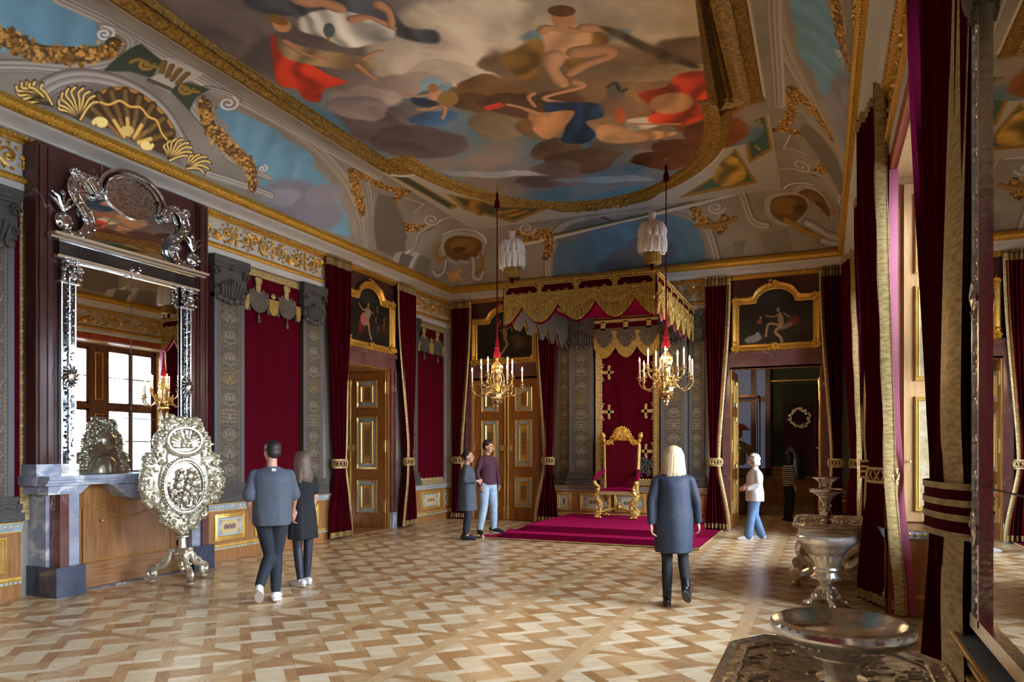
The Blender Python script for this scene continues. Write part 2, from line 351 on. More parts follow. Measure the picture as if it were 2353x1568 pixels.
def to_lin(a, gain=1): a = np.clip(a/255., 0, 1); return np.where(a <= .04045, a/12.92, ((a+.055)/1.055)**2.4)*gain
# painted decoration, every mark measured in metres on its own surface: C = flat ceiling (x, y), L = long cove (y, arc), E = end cove (x, arc)
MO = [(-1,(92,84,78)),(-0.8,(158,150,142)),(-0.62,(104,96,90)),(-0.4,(172,165,156)),(-0.2,(150,143,134)),(0.1,(116,108,100)),(0.3,(168,160,150)),(0.6,(140,132,122)),(0.85,(88,80,74)),(1,(110,102,94))]
MARKS = {
'L': [
('F',[(4.11,.86),(4.94,1.17),(5.18,1.24),(5.48,1.24),(5.67,1.14),(5.65,.95),(5.38,.73),(4.98,.53),(4.29,.25)],(98,138,158),.01,.12,0),
('F',[(7.23,1.11),(7.67,1.13),(8.35,1.15),(9.17,1.07),(9.99,.82),(10.71,.43),(10.89,.1),(9.65,.08),(8.64,.08),(8.47,.43),(8.08,.62),(7.6,.84),(7.33,.97)],(98,138,158),.01,.12,0),
('B',9.6,.32,.96,.06,-.05,-.36,(112,110,118),1,.3),
('B',9.9,.65,.3,.24,.19,-.12,(120,116,122),1,.3),
('B',9.08,.29,.36,.12,.04,-.13,(132,130,136),.9,.4),
('W',),
('S',[(7.14,1.21),(7.69,1.29),(8.37,1.3),(9.28,1.21),(10.32,.92),(11.02,.53),(11.37,.11)],.2,[(-1,(120,110,98)),(-.6,(134,124,110)),(0,(150,140,126)),(.2,(96,88,80)),(.35,(180,172,160)),(.5,(110,102,92)),(.7,(170,162,152)),(1,(112,104,96))],4),
('S',[(7.0,1.2),(6.46,1.19)],.05,(168,160,150),0),
('S',[(5.0,1.23),(5.44,1.3),(6.0,1.3),(6.76,1.31),(7.5,1.31),(8.5,1.36),(9.73,1.39),(10.58,1.42)],.16,[(-1,(150,142,132)),(-.7,(170,162,152)),(-.3,(120,110,102)),(0,(172,164,154)),(.3,(100,92,86)),(.6,(160,152,144)),(1,(104,96,88))],0),
('S',[(4.54,.16),(5.02,.39),(5.45,.57),(5.77,.79),(5.91,1.02),(5.83,1.22),(5.64,1.25),(5.5,1.2)],.13,MO,4),
('S',[(5.5,1.22),(5.59,1.24),(5.65,1.17),(5.63,1.09),(5.57,1.05),(5.52,1.08),(5.51,1.13),(5.54,1.17),(5.58,1.17),(5.6,1.14),(5.58,1.11),(5.56,1.11)],.035,(186,178,168),2),
('S',[(8.49,.17),(8.17,.45),(7.74,.62),(7.27,.75),(7.03,.84),(6.91,.96),(6.96,1.16),(7.22,1.28),(7.41,1.28)],.14,MO,4),
('S',[(7.33,1.3),(7.46,1.25),(7.5,1.14),(7.43,1.06),(7.33,1.06),(7.28,1.13),(7.3,1.2),(7.36,1.22),(7.41,1.19),(7.41,1.14),(7.38,1.12),(7.36,1.13)],.035,(186,178,168),2),
('S',[(8.53,.6),(8.6,.58),(8.59,.53),(8.53,.5),(8.47,.5),(8.46,.53),(8.49,.55),(8.52,.56),(8.54,.55),(8.53,.53)],.03,(176,168,158),2),
('S',[(7.6,.12),(8.09,.17),(8.62,.21),(8.85,.22)],.12,MO,0),
('S',[(8.72,.45),(8.18,.43),(7.83,.46)],.1,MO,0),
('F',[(5.79,.71),(5.89,1.14),(5.93,1.27),(6.27,1.21),(6.33,.93),(6.07,.87),(5.85,.75)],(50,58,44),.01,0,0),
('F',[(6.59,.91),(6.72,1.12),(7.02,1.21),(6.96,.99),(7.0,.78),(6.91,.81)],(50,58,44),.01,0,0),
('S',[(6.24,1.11),(6.24,1.03),(6.18,.98),(6.12,.99),(6.1,1.04),(6.12,1.08),(6.16,1.09),(6.19,1.07),(6.18,1.04),(6.16,1.04)],.05,(122,98,42),2),
('S',[(6.0,.98),(6.06,1.07),(6.21,1.07),(6.31,1.11)],.05,(118,92,38),4),
('S',[(6.85,1.08),(6.85,1.0),(6.79,.95),(6.72,.96),(6.69,1.01),(6.72,1.05),(6.77,1.06),(6.79,1.04),(6.78,1.01),(6.76,1.0)],.05,(122,98,42),2),
('S',[(6.58,.94),(6.64,1.04),(6.81,1.04),(6.93,1.08)],.05,(118,92,38),4),
('S',[(5.12,.02),(5.28,.28),(5.48,.47),(5.73,.6),(6.06,.68),(6.43,.67),(6.77,.57),(7.1,.36),(7.29,.19)],.2,MO,4),
('F',[(5.21,.01),(5.34,.24),(5.55,.43),(5.77,.55),(6.08,.63),(6.43,.61),(6.74,.5),(7.01,.3),(7.19,.07),(6.36,.07),(5.67,.08)],(106,98,92),.02,0,0),
('F',[(6.3,.91),(6.38,1.06),(6.25,1.24),(6.3,1.32),(6.76,1.38),(6.75,1.19),(6.63,1.04),(6.63,.88),(6.41,.87)],(168,160,150),.01,0,0),
('S',[(6.3,1.21),(6.37,1.07)],.07,(96,72,34),0),
('S',[(6.4,1.22),(6.46,1.06)],.07,(96,72,34),0),
('S',[(6.51,1.23),(6.54,1.05)],.07,(96,72,34),0),
('S',[(6.62,1.24),(6.63,1.04)],.07,(96,72,34),0),
('S',[(6.31,.89),(6.61,.92)],.05,(70,62,54),0),
('F',[(5.69,.16),(5.72,.29),(5.83,.44),(5.94,.56),(6.09,.65),(6.25,.68),(6.46,.66),(6.67,.6),(6.88,.49),(7.0,.32),(7.01,.14),(6.67,.11),(6.29,.13),(5.94,.14)],(70,48,22),.01,0,2),
('S',[(5.69,.16),(5.72,.29),(5.83,.44),(5.94,.56),(6.09,.65),(6.25,.68),(6.46,.66),(6.67,.6),(6.88,.49),(7.0,.32),(7.01,.14)],.045,(150,104,42),3),
('S',[(5.74,.3),(6.02,.19)],.12,[(-1,(44,30,14)),(-.3,(104,76,34)),(.2,(122,92,44)),(1,(40,28,14))],0),
('S',[(6.05,.18),(6.23,.1)],.06,(120,88,40),0),
('S',[(5.85,.43),(6.08,.26)],.12,[(-1,(44,30,14)),(-.3,(104,76,34)),(.2,(122,92,44)),(1,(40,28,14))],0),
('S',[(6.11,.25),(6.26,.13)],.06,(196,160,84),0),
('S',[(5.98,.54),(6.16,.33)],.12,[(-1,(44,30,14)),(-.3,(104,76,34)),(.2,(122,92,44)),(1,(40,28,14))],0),
('S',[(6.18,.3),(6.29,.15)],.06,(120,88,40),0),
('S',[(6.13,.62),(6.26,.37)],.12,[(-1,(44,30,14)),(-.3,(104,76,34)),(.2,(122,92,44)),(1,(40,28,14))],0),
('S',[(6.27,.34),(6.33,.17)],.06,(196,160,84),0),
('S',[(6.32,.64),(6.37,.38)],.12,[(-1,(44,30,14)),(-.3,(104,76,34)),(.2,(122,92,44)),(1,(40,28,14))],0),
('S',[(6.37,.35),(6.37,.17)],.06,(120,88,40),0),
('S',[(6.52,.62),(6.48,.36)],.12,[(-1,(44,30,14)),(-.3,(104,76,34)),(.2,(122,92,44)),(1,(40,28,14))],0),
('S',[(6.47,.34),(6.41,.16)],.06,(196,160,84),0),
('S',[(6.72,.54),(6.58,.32)],.12,[(-1,(44,30,14)),(-.3,(104,76,34)),(.2,(122,92,44)),(1,(40,28,14))],0),
('S',[(6.56,.3),(6.44,.15)],.06,(120,88,40),0),
('S',[(6.9,.42),(6.66,.25)],.12,[(-1,(44,30,14)),(-.3,(104,76,34)),(.2,(122,92,44)),(1,(40,28,14))],0),
('S',[(6.63,.23),(6.47,.12)],.06,(196,160,84),0),
('S',[(5.73,.23),(5.86,.37),(6.0,.4),(6.11,.5),(6.26,.49),(6.38,.54),(6.52,.48),(6.65,.48),(6.76,.37),(6.92,.29)],.03,(206,160,80),3),
('S',[(5.85,.12),(5.89,.18),(5.96,.21),(6.01,.2),(6.0,.16),(5.96,.13),(5.92,.12),(5.91,.14),(5.92,.16),(5.95,.17),(5.96,.17)],.05,(232,200,120),2),
('S',[(6.67,.17),(6.64,.12),(6.56,.09),(6.52,.1),(6.52,.13),(6.56,.17),(6.6,.17),(6.62,.15),(6.6,.13),(6.57,.12),(6.56,.13)],.05,(232,200,120),2),
('B',6.29,.2,.09,.04,.01,-.06,(214,182,104),1,.2),
('S',[(5.69,.09),(5.54,.11),(5.44,.1),(5.42,.15)],.045,(60,42,20),3),
('S',[(5.69,.09),(5.54,.12),(5.44,.1),(5.43,.14)],.028,(206,172,96),3),
('S',[(5.69,.09),(5.53,.15),(5.43,.15),(5.43,.22)],.045,(60,42,20),3),
('S',[(5.69,.09),(5.53,.15),(5.43,.15),(5.43,.21)],.028,(206,172,96),3),
('S',[(5.69,.09),(5.54,.19),(5.45,.22),(5.45,.29)],.045,(60,42,20),3),
('S',[(5.69,.09),(5.54,.19),(5.45,.22),(5.45,.29)],.028,(206,172,96),3),
('S',[(5.69,.09),(5.57,.23),(5.49,.28),(5.5,.37)],.045,(60,42,20),3),
('S',[(5.69,.09),(5.57,.23),(5.49,.28),(5.5,.36)],.028,(206,172,96),3),
('S',[(5.69,.09),(5.6,.26),(5.54,.34),(5.58,.42)],.045,(60,42,20),3),
('S',[(5.69,.09),(5.6,.26),(5.54,.34),(5.57,.41)],.028,(206,172,96),3),
('S',[(5.69,.09),(5.65,.28),(5.62,.37),(5.66,.45)],.045,(60,42,20),3),
('S',[(5.69,.09),(5.65,.29),(5.62,.37),(5.66,.44)],.028,(206,172,96),3),
('S',[(5.69,.09),(5.7,.29),(5.69,.38),(5.75,.45)],.045,(60,42,20),3),
('S',[(5.69,.09),(5.69,.29),(5.69,.38),(5.74,.44)],.028,(206,172,96),3),
('S',[(5.69,.09),(5.73,.28),(5.76,.37),(5.82,.42)],.045,(60,42,20),3),
('S',[(5.69,.09),(5.73,.28),(5.76,.37),(5.81,.42)],.028,(206,172,96),3),
('S',[(5.69,.09),(5.76,.26),(5.81,.34),(5.86,.37)],.045,(60,42,20),3),
('S',[(5.69,.09),(5.76,.26),(5.81,.34),(5.86,.37)],.028,(206,172,96),3),
('S',[(5.35,.12),(5.2,.08),(5.11,.03),(5.07,.06)],.045,(60,42,20),3),
('S',[(5.35,.12),(5.2,.09),(5.11,.03),(5.08,.06)],.028,(206,172,96),3),
('S',[(5.35,.12),(5.17,.1),(5.05,.06),(5.03,.11)],.045,(60,42,20),3),
('S',[(5.35,.12),(5.17,.11),(5.05,.06),(5.03,.1)],.028,(206,172,96),3),
('S',[(5.35,.12),(5.16,.13),(5.04,.11),(5.02,.17)],.045,(60,42,20),3),
('S',[(5.35,.12),(5.16,.14),(5.04,.11),(5.02,.17)],.028,(206,172,96),3),
('S',[(5.35,.12),(5.18,.17),(5.07,.17),(5.06,.24)],.045,(60,42,20),3),
('S',[(5.35,.12),(5.18,.17),(5.07,.17),(5.06,.23)],.028,(206,172,96),3),
('S',[(5.35,.12),(5.22,.19),(5.13,.21),(5.14,.28)],.045,(60,42,20),3),
('S',[(5.35,.12),(5.22,.2),(5.13,.21),(5.14,.27)],.028,(206,172,96),3),
('S',[(5.35,.12),(5.27,.21),(5.21,.23),(5.22,.29)],.045,(60,42,20),3),
('S',[(5.35,.12),(5.27,.21),(5.21,.23),(5.22,.28)],.028,(206,172,96),3),
('S',[(6.94,.07),(6.87,.17),(6.83,.21),(6.85,.26)],.045,(60,42,20),3),
('S',[(6.94,.07),(6.87,.18),(6.83,.21),(6.85,.25)],.028,(206,172,96),3),
('S',[(6.94,.07),(6.9,.21),(6.87,.27),(6.91,.33)],.045,(60,42,20),3),
('S',[(6.94,.07),(6.9,.22),(6.87,.27),(6.91,.32)],.028,(206,172,96),3),
('S',[(6.94,.07),(6.94,.24),(6.94,.32),(6.99,.38)],.045,(60,42,20),3),
('S',[(6.94,.07),(6.94,.25),(6.94,.32),(6.99,.38)],.028,(206,172,96),3),
('S',[(6.94,.07),(6.99,.27),(7.02,.36),(7.09,.41)],.045,(60,42,20),3),
('S',[(6.94,.07),(6.99,.27),(7.02,.36),(7.09,.41)],.028,(206,172,96),3),
('S',[(6.94,.07),(7.05,.27),(7.11,.36),(7.19,.41)],.045,(60,42,20),3),
('S',[(6.94,.07),(7.04,.27),(7.11,.36),(7.18,.4)],.028,(206,172,96),3),
('S',[(6.94,.07),(7.08,.25),(7.17,.34),(7.25,.36)],.045,(60,42,20),3),
('S',[(6.94,.07),(7.08,.26),(7.17,.34),(7.25,.36)],.028,(206,172,96),3),
('S',[(6.94,.07),(7.1,.22),(7.21,.29),(7.28,.3)],.045,(60,42,20),3),
('S',[(6.94,.07),(7.1,.23),(7.21,.29),(7.27,.3)],.028,(206,172,96),3),
('S',[(6.94,.07),(7.1,.19),(7.2,.23),(7.26,.22)],.045,(60,42,20),3),
('S',[(6.94,.07),(7.1,.19),(7.2,.23),(7.26,.22)],.028,(206,172,96),3),
('S',[(7.23,.07),(7.24,.19),(7.25,.24),(7.29,.27)],.045,(60,42,20),3),
('S',[(7.23,.07),(7.24,.2),(7.25,.24),(7.29,.27)],.028,(206,172,96),3),
('S',[(7.23,.07),(7.3,.22),(7.35,.29),(7.41,.32)],.045,(60,42,20),3),
('S',[(7.23,.07),(7.3,.23),(7.35,.29),(7.4,.32)],.028,(206,172,96),3),
('S',[(7.23,.07),(7.36,.24),(7.45,.31),(7.53,.33)],.045,(60,42,20),3),
('S',[(7.23,.07),(7.36,.24),(7.45,.31),(7.52,.33)],.028,(206,172,96),3),
('S',[(7.23,.07),(7.41,.22),(7.53,.28),(7.61,.28)],.045,(60,42,20),3),
('S',[(7.23,.07),(7.41,.22),(7.53,.28),(7.6,.28)],.028,(206,172,96),3),
('S',[(7.23,.07),(7.41,.17),(7.54,.2),(7.6,.19)],.045,(60,42,20),3),
('S',[(7.23,.07),(7.41,.18),(7.54,.2),(7.59,.19)],.028,(206,172,96),3),
('S',[(7.23,.07),(7.38,.12),(7.48,.13),(7.51,.1)],.045,(60,42,20),3),
('S',[(7.23,.07),(7.38,.13),(7.48,.13),(7.51,.1)],.028,(206,172,96),3),
('S',[(5.25,.16),(5.14,.11),(5.06,.05),(5.03,.07)],.045,(60,42,20),3),
('S',[(5.25,.16),(5.14,.12),(5.06,.05),(5.03,.06)],.028,(206,172,96),3),
('S',[(5.25,.16),(5.1,.12),(5.0,.06),(4.97,.09)],.045,(60,42,20),3),
('S',[(5.25,.16),(5.1,.12),(5.0,.06),(4.97,.09)],.028,(206,172,96),3),
('S',[(5.25,.16),(5.09,.14),(4.98,.1),(4.96,.14)],.045,(60,42,20),3),
('S',[(5.25,.16),(5.09,.15),(4.98,.1),(4.96,.14)],.028,(206,172,96),3),
('S',[(5.25,.16),(5.11,.18),(5.02,.15),(5.01,.2)],.045,(60,42,20),3),
('S',[(5.25,.16),(5.11,.18),(5.02,.15),(5.01,.2)],.028,(206,172,96),3),
('S',[(5.25,.16),(5.15,.2),(5.09,.19),(5.09,.23)],.045,(60,42,20),3),
('S',[(5.25,.16),(5.15,.2),(5.09,.19),(5.09,.23)],.028,(206,172,96),3),
('G',[(4.55,.52),(4.84,.56),(5.1,.58),(5.31,.67),(5.55,.81),(5.71,.95),(5.71,1.09)],.15),
('G',[(7.12,.97),(7.34,.75),(7.62,.63),(7.99,.55),(8.3,.47),(8.43,.22)],.15),
('G',[(10.04,1.23),(10.56,.93),(11.03,.62)],.12),
('G',[(10.11,1.24),(10.55,1.25),(11.01,1.31),(11.41,1.48)],.11),
('G',[(11.38,1.5),(11.47,1.14),(11.68,.86),(12.06,.73),(12.61,.82),(13.03,1.03)],.14),
('S',[(10.57,1.18),(11.09,.84),(11.49,.5),(11.71,.13)],.12,[(-1,(96,88,80)),(-.5,(150,142,132)),(0,(112,104,96)),(.5,(158,150,140)),(1,(100,92,84))],4),
('F',[(11.02,1.1),(11.41,1.18),(12.09,.91),(12.6,.6),(12.78,.13),(11.8,.11)],(98,90,80),.03,0,0),
('S',[(11.59,1.32),(12.11,1.44),(12.24,1.09)],.03,(160,152,142),0),
('S',[(13.02,1.52),(13.03,1.14),(12.89,.8),(13.0,.47),(12.74,.26)],.16,MO,4),
('S',[(12.87,.36),(12.62,.1),(12.39,-.05)],.08,(170,162,152),4),
('F',[(12.4,.2),(12.64,.3),(12.55,.01),(12.34,.01)],(150,148,146),.01,0,0),
('F',[(13.01,.39),(13.26,.42),(13.06,-.0),(12.8,.01)],(160,160,160),.01,0,0),
('F',[(12.66,.27),(13.07,.3),(12.94,.02),(12.55,.02)],(96,90,84),.01,0,0),
('F',[(13.3,.39),(13.77,.41),(13.79,-.01),(13.14,-.01)],(104,98,90),.01,0,0),
('S',[(12.99,1.32),(13.09,1.16),(12.95,1.06),(12.74,1.07),(12.62,1.16),(12.64,1.26),(12.77,1.29),(12.89,1.25),(12.92,1.18),(12.86,1.15),(12.79,1.16)],.03,(172,166,156),2),
('B',14.55,.99,.67,.28,.58,-.36,(150,143,134),1,.1),
('B',14.58,.97,.58,.23,.45,-.28,(92,64,24),1,.12),
('B',14.54,1.02,.38,.16,.28,-.17,(120,86,34),.9,.4),
('B',14.53,.88,.19,.07,.11,-.07,(70,46,18),.9,.4),
('S',[(13.58,1.01),(13.66,1.22),(13.89,1.48),(14.36,1.56),(14.98,1.41)],.05,(180,174,164),4),
('S',[(13.73,.8),(13.78,.58),(14.09,.45),(14.25,.6)],.1,(126,92,36),4),
('S',[(15.31,1.02),(15.86,.83),(15.79,.61),(15.44,.7)],.1,(126,92,36),4),
('S',[(14.34,.52),(14.41,.28),(14.16,.12),(13.95,.17)],.16,[(-1,(90,82,76)),(-.2,(176,170,160)),(.5,(140,132,124)),(1,(84,76,70))],4),
('S',[(15.31,.8),(15.76,.48),(16.16,.5),(16.17,.65)],.16,[(-1,(90,82,76)),(-.2,(176,170,160)),(.5,(140,132,124)),(1,(84,76,70))],4),
('S',[(14.9,.26),(15.15,.32)],.035,(176,132,62),0),
('S',[(14.9,.26),(15.27,.25)],.035,(176,132,62),0),
('S',[(14.9,.26),(15.07,.19)],.035,(176,132,62),0),
('S',[(14.9,.26),(14.96,.08)],.035,(176,132,62),0),
('S',[(14.9,.26),(14.81,.13)],.035,(176,132,62),0),
('S',[(14.9,.26),(14.61,.1)],.035,(176,132,62),0),
('S',[(14.9,.26),(14.65,.21)],.035,(176,132,62),0),
('S',[(14.9,.26),(14.54,.28)],.035,(176,132,62),0),
('S',[(14.9,.26),(14.72,.34)],.035,(176,132,62),0),
('S',[(14.9,.26),(14.78,.44)],.035,(176,132,62),0),
('S',[(14.9,.26),(14.96,.4)],.035,(176,132,62),0),
('S',[(14.9,.26),(15.16,.42)],.035,(176,132,62),0),
],
'E': [
('B',-7.54,.99,.54,-.08,-.2,-.46,(150,143,134),1,.1),
('B',-7.55,.96,.46,-.07,-.15,-.36,(92,64,24),1,.12),
('B',-7.51,1.01,.31,-.05,-.1,-.22,(120,86,34),.9,.4),
('B',-7.67,.91,.15,-.02,-.04,-.09,(70,46,18),.9,.4),
('S',[(-7.77,1.54),(-7.42,1.74),(-7.09,1.66),(-6.95,1.3),(-6.94,1.0)],.05,(180,174,164),4),
('S',[(-8.05,1.19),(-8.29,.94),(-8.27,.7),(-8.06,.79)],.1,(126,92,36),4),
('S',[(-7.23,.74),(-7.2,.47),(-7.39,.34),(-7.47,.5)],.1,(126,92,36),4),
('S',[(-8.1,.68),(-8.24,.43),(-8.43,.34),(-8.52,.45)],.16,[(-1,(90,82,76)),(-.2,(176,170,160)),(.5,(140,132,124)),(1,(84,76,70))],4),
('S',[(-7.44,.6),(-7.48,.25),(-7.3,.17),(-7.21,.28)],.16,[(-1,(90,82,76)),(-.2,(176,170,160)),(.5,(140,132,124)),(1,(84,76,70))],4),
('S',[(-8.0,.28),(-7.85,.27)],.035,(176,132,62),0),
('S',[(-8.0,.28),(-7.82,.17)],.035,(176,132,62),0),
('S',[(-8.0,.28),(-7.94,.16)],.035,(176,132,62),0),
('S',[(-8.0,.28),(-8.02,.09)],.035,(176,132,62),0),
('S',[(-8.0,.28),(-8.09,.18)],.035,(176,132,62),0),
('S',[(-8.0,.28),(-8.2,.2)],.035,(176,132,62),0),
('S',[(-8.0,.28),(-8.15,.29)],.035,(176,132,62),0),
('S',[(-8.0,.28),(-8.17,.39)],.035,(176,132,62),0),
('S',[(-8.0,.28),(-8.05,.4)],.035,(176,132,62),0),
('S',[(-8.0,.28),(-7.96,.47)],.035,(176,132,62),0),
('S',[(-8.0,.28),(-7.9,.39)],.035,(176,132,62),0),
('S',[(-8.0,.28),(-7.79,.36)],.035,(176,132,62),0),
('S',[(-1.44,2.53),(-.94,2.28),(-.33,1.88),(.41,1.15),(.9,.98)],.16,MO,4),
('S',[(.67,1.06),(1.28,.82),(1.63,.72)],.08,(170,162,152),4),
('F',[(1.05,1.06),(.81,1.08),(1.49,.73),(1.5,.82)],(150,148,146),.01,0,0),
('F',[(.58,1.04),(.51,.97),(1.46,.54),(1.46,.65)],(160,160,160),.01,0,0),
('F',[(.89,1.03),(.8,.89),(1.41,.62),(1.45,.76)],(96,90,84),.01,0,0),
('F',[(.57,.92),(.51,.76),(1.41,.31),(1.47,.51)],(104,98,90),.01,0,0),
('S',[(-.86,2.5),(-.95,2.3),(-1.07,2.32),(-1.13,2.51),(-1.1,2.7),(-1.02,2.75),(-.96,2.67),(-.95,2.54),(-.99,2.46),(-1.03,2.49),(-1.04,2.55)],.03,(172,166,156),2),
('B',-.66,.99,.4,-.07,-.01,-.38,(150,143,134),1,.1),
('B',-.62,.96,.34,-.06,-.01,-.3,(92,64,24),1,.12),
('B',-.71,1.01,.23,-.04,-.01,-.19,(120,86,34),.9,.4),
('B',-.45,.91,.11,-.02,-.0,-.08,(70,46,18),.9,.4),
('S',[(-.71,1.54),(-1.06,1.74),(-1.39,1.66),(-1.48,1.3),(-1.27,1.0)],.05,(180,174,164),4),
('S',[(-.31,1.19),(.14,.94),(.41,.7),(.09,.79)],.1,(126,92,36),4),
('S',[(-.68,.74),(-.33,.47),(.07,.34),(-.1,.5)],.1,(126,92,36),4),
('S',[(.27,.68),(.78,.43),(1.11,.34),(1.02,.45)],.16,[(-1,(90,82,76)),(-.2,(176,170,160)),(.5,(140,132,124)),(1,(84,76,70))],4),
('S',[(-.28,.6),(.32,.25),(.29,.17),(.0,.28)],.16,[(-1,(90,82,76)),(-.2,(176,170,160)),(.5,(140,132,124)),(1,(84,76,70))],4),
('S',[(.78,.28),(.88,.27)],.035,(176,132,62),0),
('S',[(.78,.28),(.9,.19)],.035,(176,132,62),0),
('S',[(.78,.28),(.83,.19)],.035,(176,132,62),0),
('S',[(.78,.28),(.78,.13)],.035,(176,132,62),0),
('S',[(.78,.28),(.74,.2)],.035,(176,132,62),0),
('S',[(.78,.28),(.66,.22)],.035,(176,132,62),0),
('S',[(.78,.28),(.69,.29)],.035,(176,132,62),0),
('S',[(.78,.28),(.66,.37)],.035,(176,132,62),0),
('S',[(.78,.28),(.73,.38)],.035,(176,132,62),0),
('S',[(.78,.28),(.78,.43)],.035,(176,132,62),0),
('S',[(.78,.28),(.83,.36)],.035,(176,132,62),0),
('S',[(.78,.28),(.9,.34)],.035,(176,132,62),0),
('B',-.66,.99,.4,-.07,-.01,-.38,(150,143,134),1,.1),
('B',-.62,.96,.34,-.06,-.01,-.3,(92,64,24),1,.12),
('B',-.71,1.01,.23,-.04,-.01,-.19,(120,86,34),.9,.4),
('B',-.45,.91,.11,-.02,-.0,-.08,(70,46,18),.9,.4),
('S',[(-.71,1.54),(-1.06,1.74),(-1.39,1.66),(-1.48,1.3),(-1.27,1.0)],.05,(180,174,164),4),
('S',[(-.31,1.19),(.14,.94),(.41,.7),(.09,.79)],.1,(126,92,36),4),
('S',[(-.68,.74),(-.33,.47),(.07,.34),(-.1,.5)],.1,(126,92,36),4),
('S',[(.27,.68),(.78,.43),(1.11,.34),(1.02,.45)],.16,[(-1,(90,82,76)),(-.2,(176,170,160)),(.5,(140,132,124)),(1,(84,76,70))],4),
('S',[(-.28,.6),(.32,.25),(.29,.17),(.0,.28)],.16,[(-1,(90,82,76)),(-.2,(176,170,160)),(.5,(140,132,124)),(1,(84,76,70))],4),
('S',[(.78,.28),(.88,.27)],.035,(176,132,62),0),
('S',[(.78,.28),(.9,.19)],.035,(176,132,62),0),
('S',[(.78,.28),(.83,.19)],.035,(176,132,62),0),
('S',[(.78,.28),(.78,.13)],.035,(176,132,62),0),
('S',[(.78,.28),(.74,.2)],.035,(176,132,62),0),
('S',[(.78,.28),(.66,.22)],.035,(176,132,62),0),
('S',[(.78,.28),(.69,.29)],.035,(176,132,62),0),
('S',[(.78,.28),(.66,.37)],.035,(176,132,62),0),
('S',[(.78,.28),(.73,.38)],.035,(176,132,62),0),
('S',[(.78,.28),(.78,.43)],.035,(176,132,62),0),
('S',[(.78,.28),(.83,.36)],.035,(176,132,62),0),
('S',[(.78,.28),(.9,.34)],.035,(176,132,62),0),
('F',[(-5.55,.06),(-5.49,.49),(-5.23,.93),(-4.79,1.25),(-4.19,1.36),(-3.31,1.28),(-2.77,1.13),(-2.38,.84),(-2.22,.45),(-2.17,.0)],(80,106,122),.01,.12,0),
('B',-4.87,.99,.49,.13,.0,-.2,(104,100,98),.9,.4),
('B',-4.25,1.14,.36,-.07,-.04,-.15,(100,96,94),.9,.4),
('B',-3.59,1.22,.51,-.11,-.03,-.12,(110,104,100),.9,.4),
('B',-3.75,.22,.47,-.05,-.01,-.27,(84,80,82),.9,.4),
('B',-3.27,.44,.54,-.06,-.02,-.2,(84,82,84),.8,.4),
('B',-4.04,.11,.48,-.05,-.0,-.13,(70,76,82),.8,.5),
('W',),
('S',[(-5.63,-.02),(-5.62,.41),(-5.41,.9),(-4.97,1.29),(-4.45,1.43)],.2,MO,4),
('S',[(-4.45,1.43),(-3.54,1.41),(-2.69,1.32)],.1,MO,0),
('S',[(-2.69,1.32),(-2.39,1.12),(-2.14,.67),(-2.04,.3),(-1.96,-.05)],.2,MO,4),
('S',[(-4.15,1.35),(-3.89,1.12),(-3.59,1.22)],.08,(84,58,26),4),
('S',[(-6.12,.86),(-5.07,.97),(-4.07,1.11),(-3.14,1.23),(-2.26,1.37),(-1.43,1.6)],.1,[(-1,(180,174,162)),(1,(170,164,152))],0),
('S',[(-6.04,.93),(-5.05,1.02),(-3.32,1.24),(-2.24,1.52)],.07,(128,96,38),0),
('S',[(-5.93,.95),(-5.05,1.04),(-3.31,1.25),(-2.32,1.51)],.045,(56,64,50),0),
('G',[(-6.17,1.27),(-5.81,1.02),(-5.45,1.16),(-5.5,.8),(-5.64,.51)],.14),
('G',[(-2.33,1.24),(-2.24,.92),(-1.92,.73),(-1.78,.91),(-1.89,.63)],.14),
('S',[(-5.64,1.28),(-5.79,1.13),(-5.96,1.14),(-6.02,1.27),(-5.93,1.44),(-5.8,1.5),(-5.74,1.42),(-5.76,1.3),(-5.83,1.24),(-5.88,1.26),(-5.89,1.31)],.03,(172,166,156),2),
('S',[(-1.74,1.14),(-1.83,1.03),(-1.97,1.04),(-2.05,1.14),(-2.02,1.26),(-1.93,1.3),(-1.85,1.25),(-1.84,1.16),(-1.89,1.12),(-1.94,1.13),(-1.95,1.17)],.03,(172,166,156),2),
('S',[(-1.42,1.72),(-1.36,1.05),(-1.26,.73),(-1.03,.61)],.2,MO,4),
('F',[(-1.15,.48),(-.62,.52),(-.54,.06),(-1.04,.01)],(112,106,96),.01,0,0),
('F',[(-1.67,.38),(-1.4,.4),(-1.49,.12),(-1.64,.11)],(110,106,98),.01,0,0),
('S',[(-2.34,.79),(-1.84,.77),(-1.58,.87)],.1,(120,88,38),4),
],
'C': [
('B',-5.72,6.31,1.48,.64,-.83,.91,(104,92,86),1,.5),
('B',-3.58,7.52,.88,.38,-.42,.88,(205,188,160),1,.5),
('B',-2.03,7.74,1.15,.5,-.19,.7,(172,156,130),1,.5),
('B',-2.95,9.0,1.73,.75,-.39,1.2,(122,98,72),1,.45),
('B',-4.52,7.52,.68,.29,-.3,.5,(186,170,148),1,.4),
('B',-4.27,8.07,.66,.29,-.17,.32,(190,174,152),1,.4),
('B',-5.12,7.87,.57,.25,-.18,.28,(140,124,112),1,.4),
('B',-5.68,8.0,.48,.21,-.2,.28,(150,134,122),1,.4),
('B',-5.84,7.05,.64,.28,-.46,.56,(96,84,80),1,.5),
('B',-6.08,8.89,.65,.28,-.41,.6,(92,80,78),1,.3),
('B',-5.97,9.42,.68,.29,-.35,.56,(82,71,70),1,.25),
('B',-5.92,8.23,.39,.17,-.23,.31,(120,108,104),1,.4),
('B',-5.21,8.67,.39,.17,-.17,.29,(116,104,98),.9,.4),
('B',-4.03,8.59,.48,.21,-.25,.54,(112,80,46),1,.3),
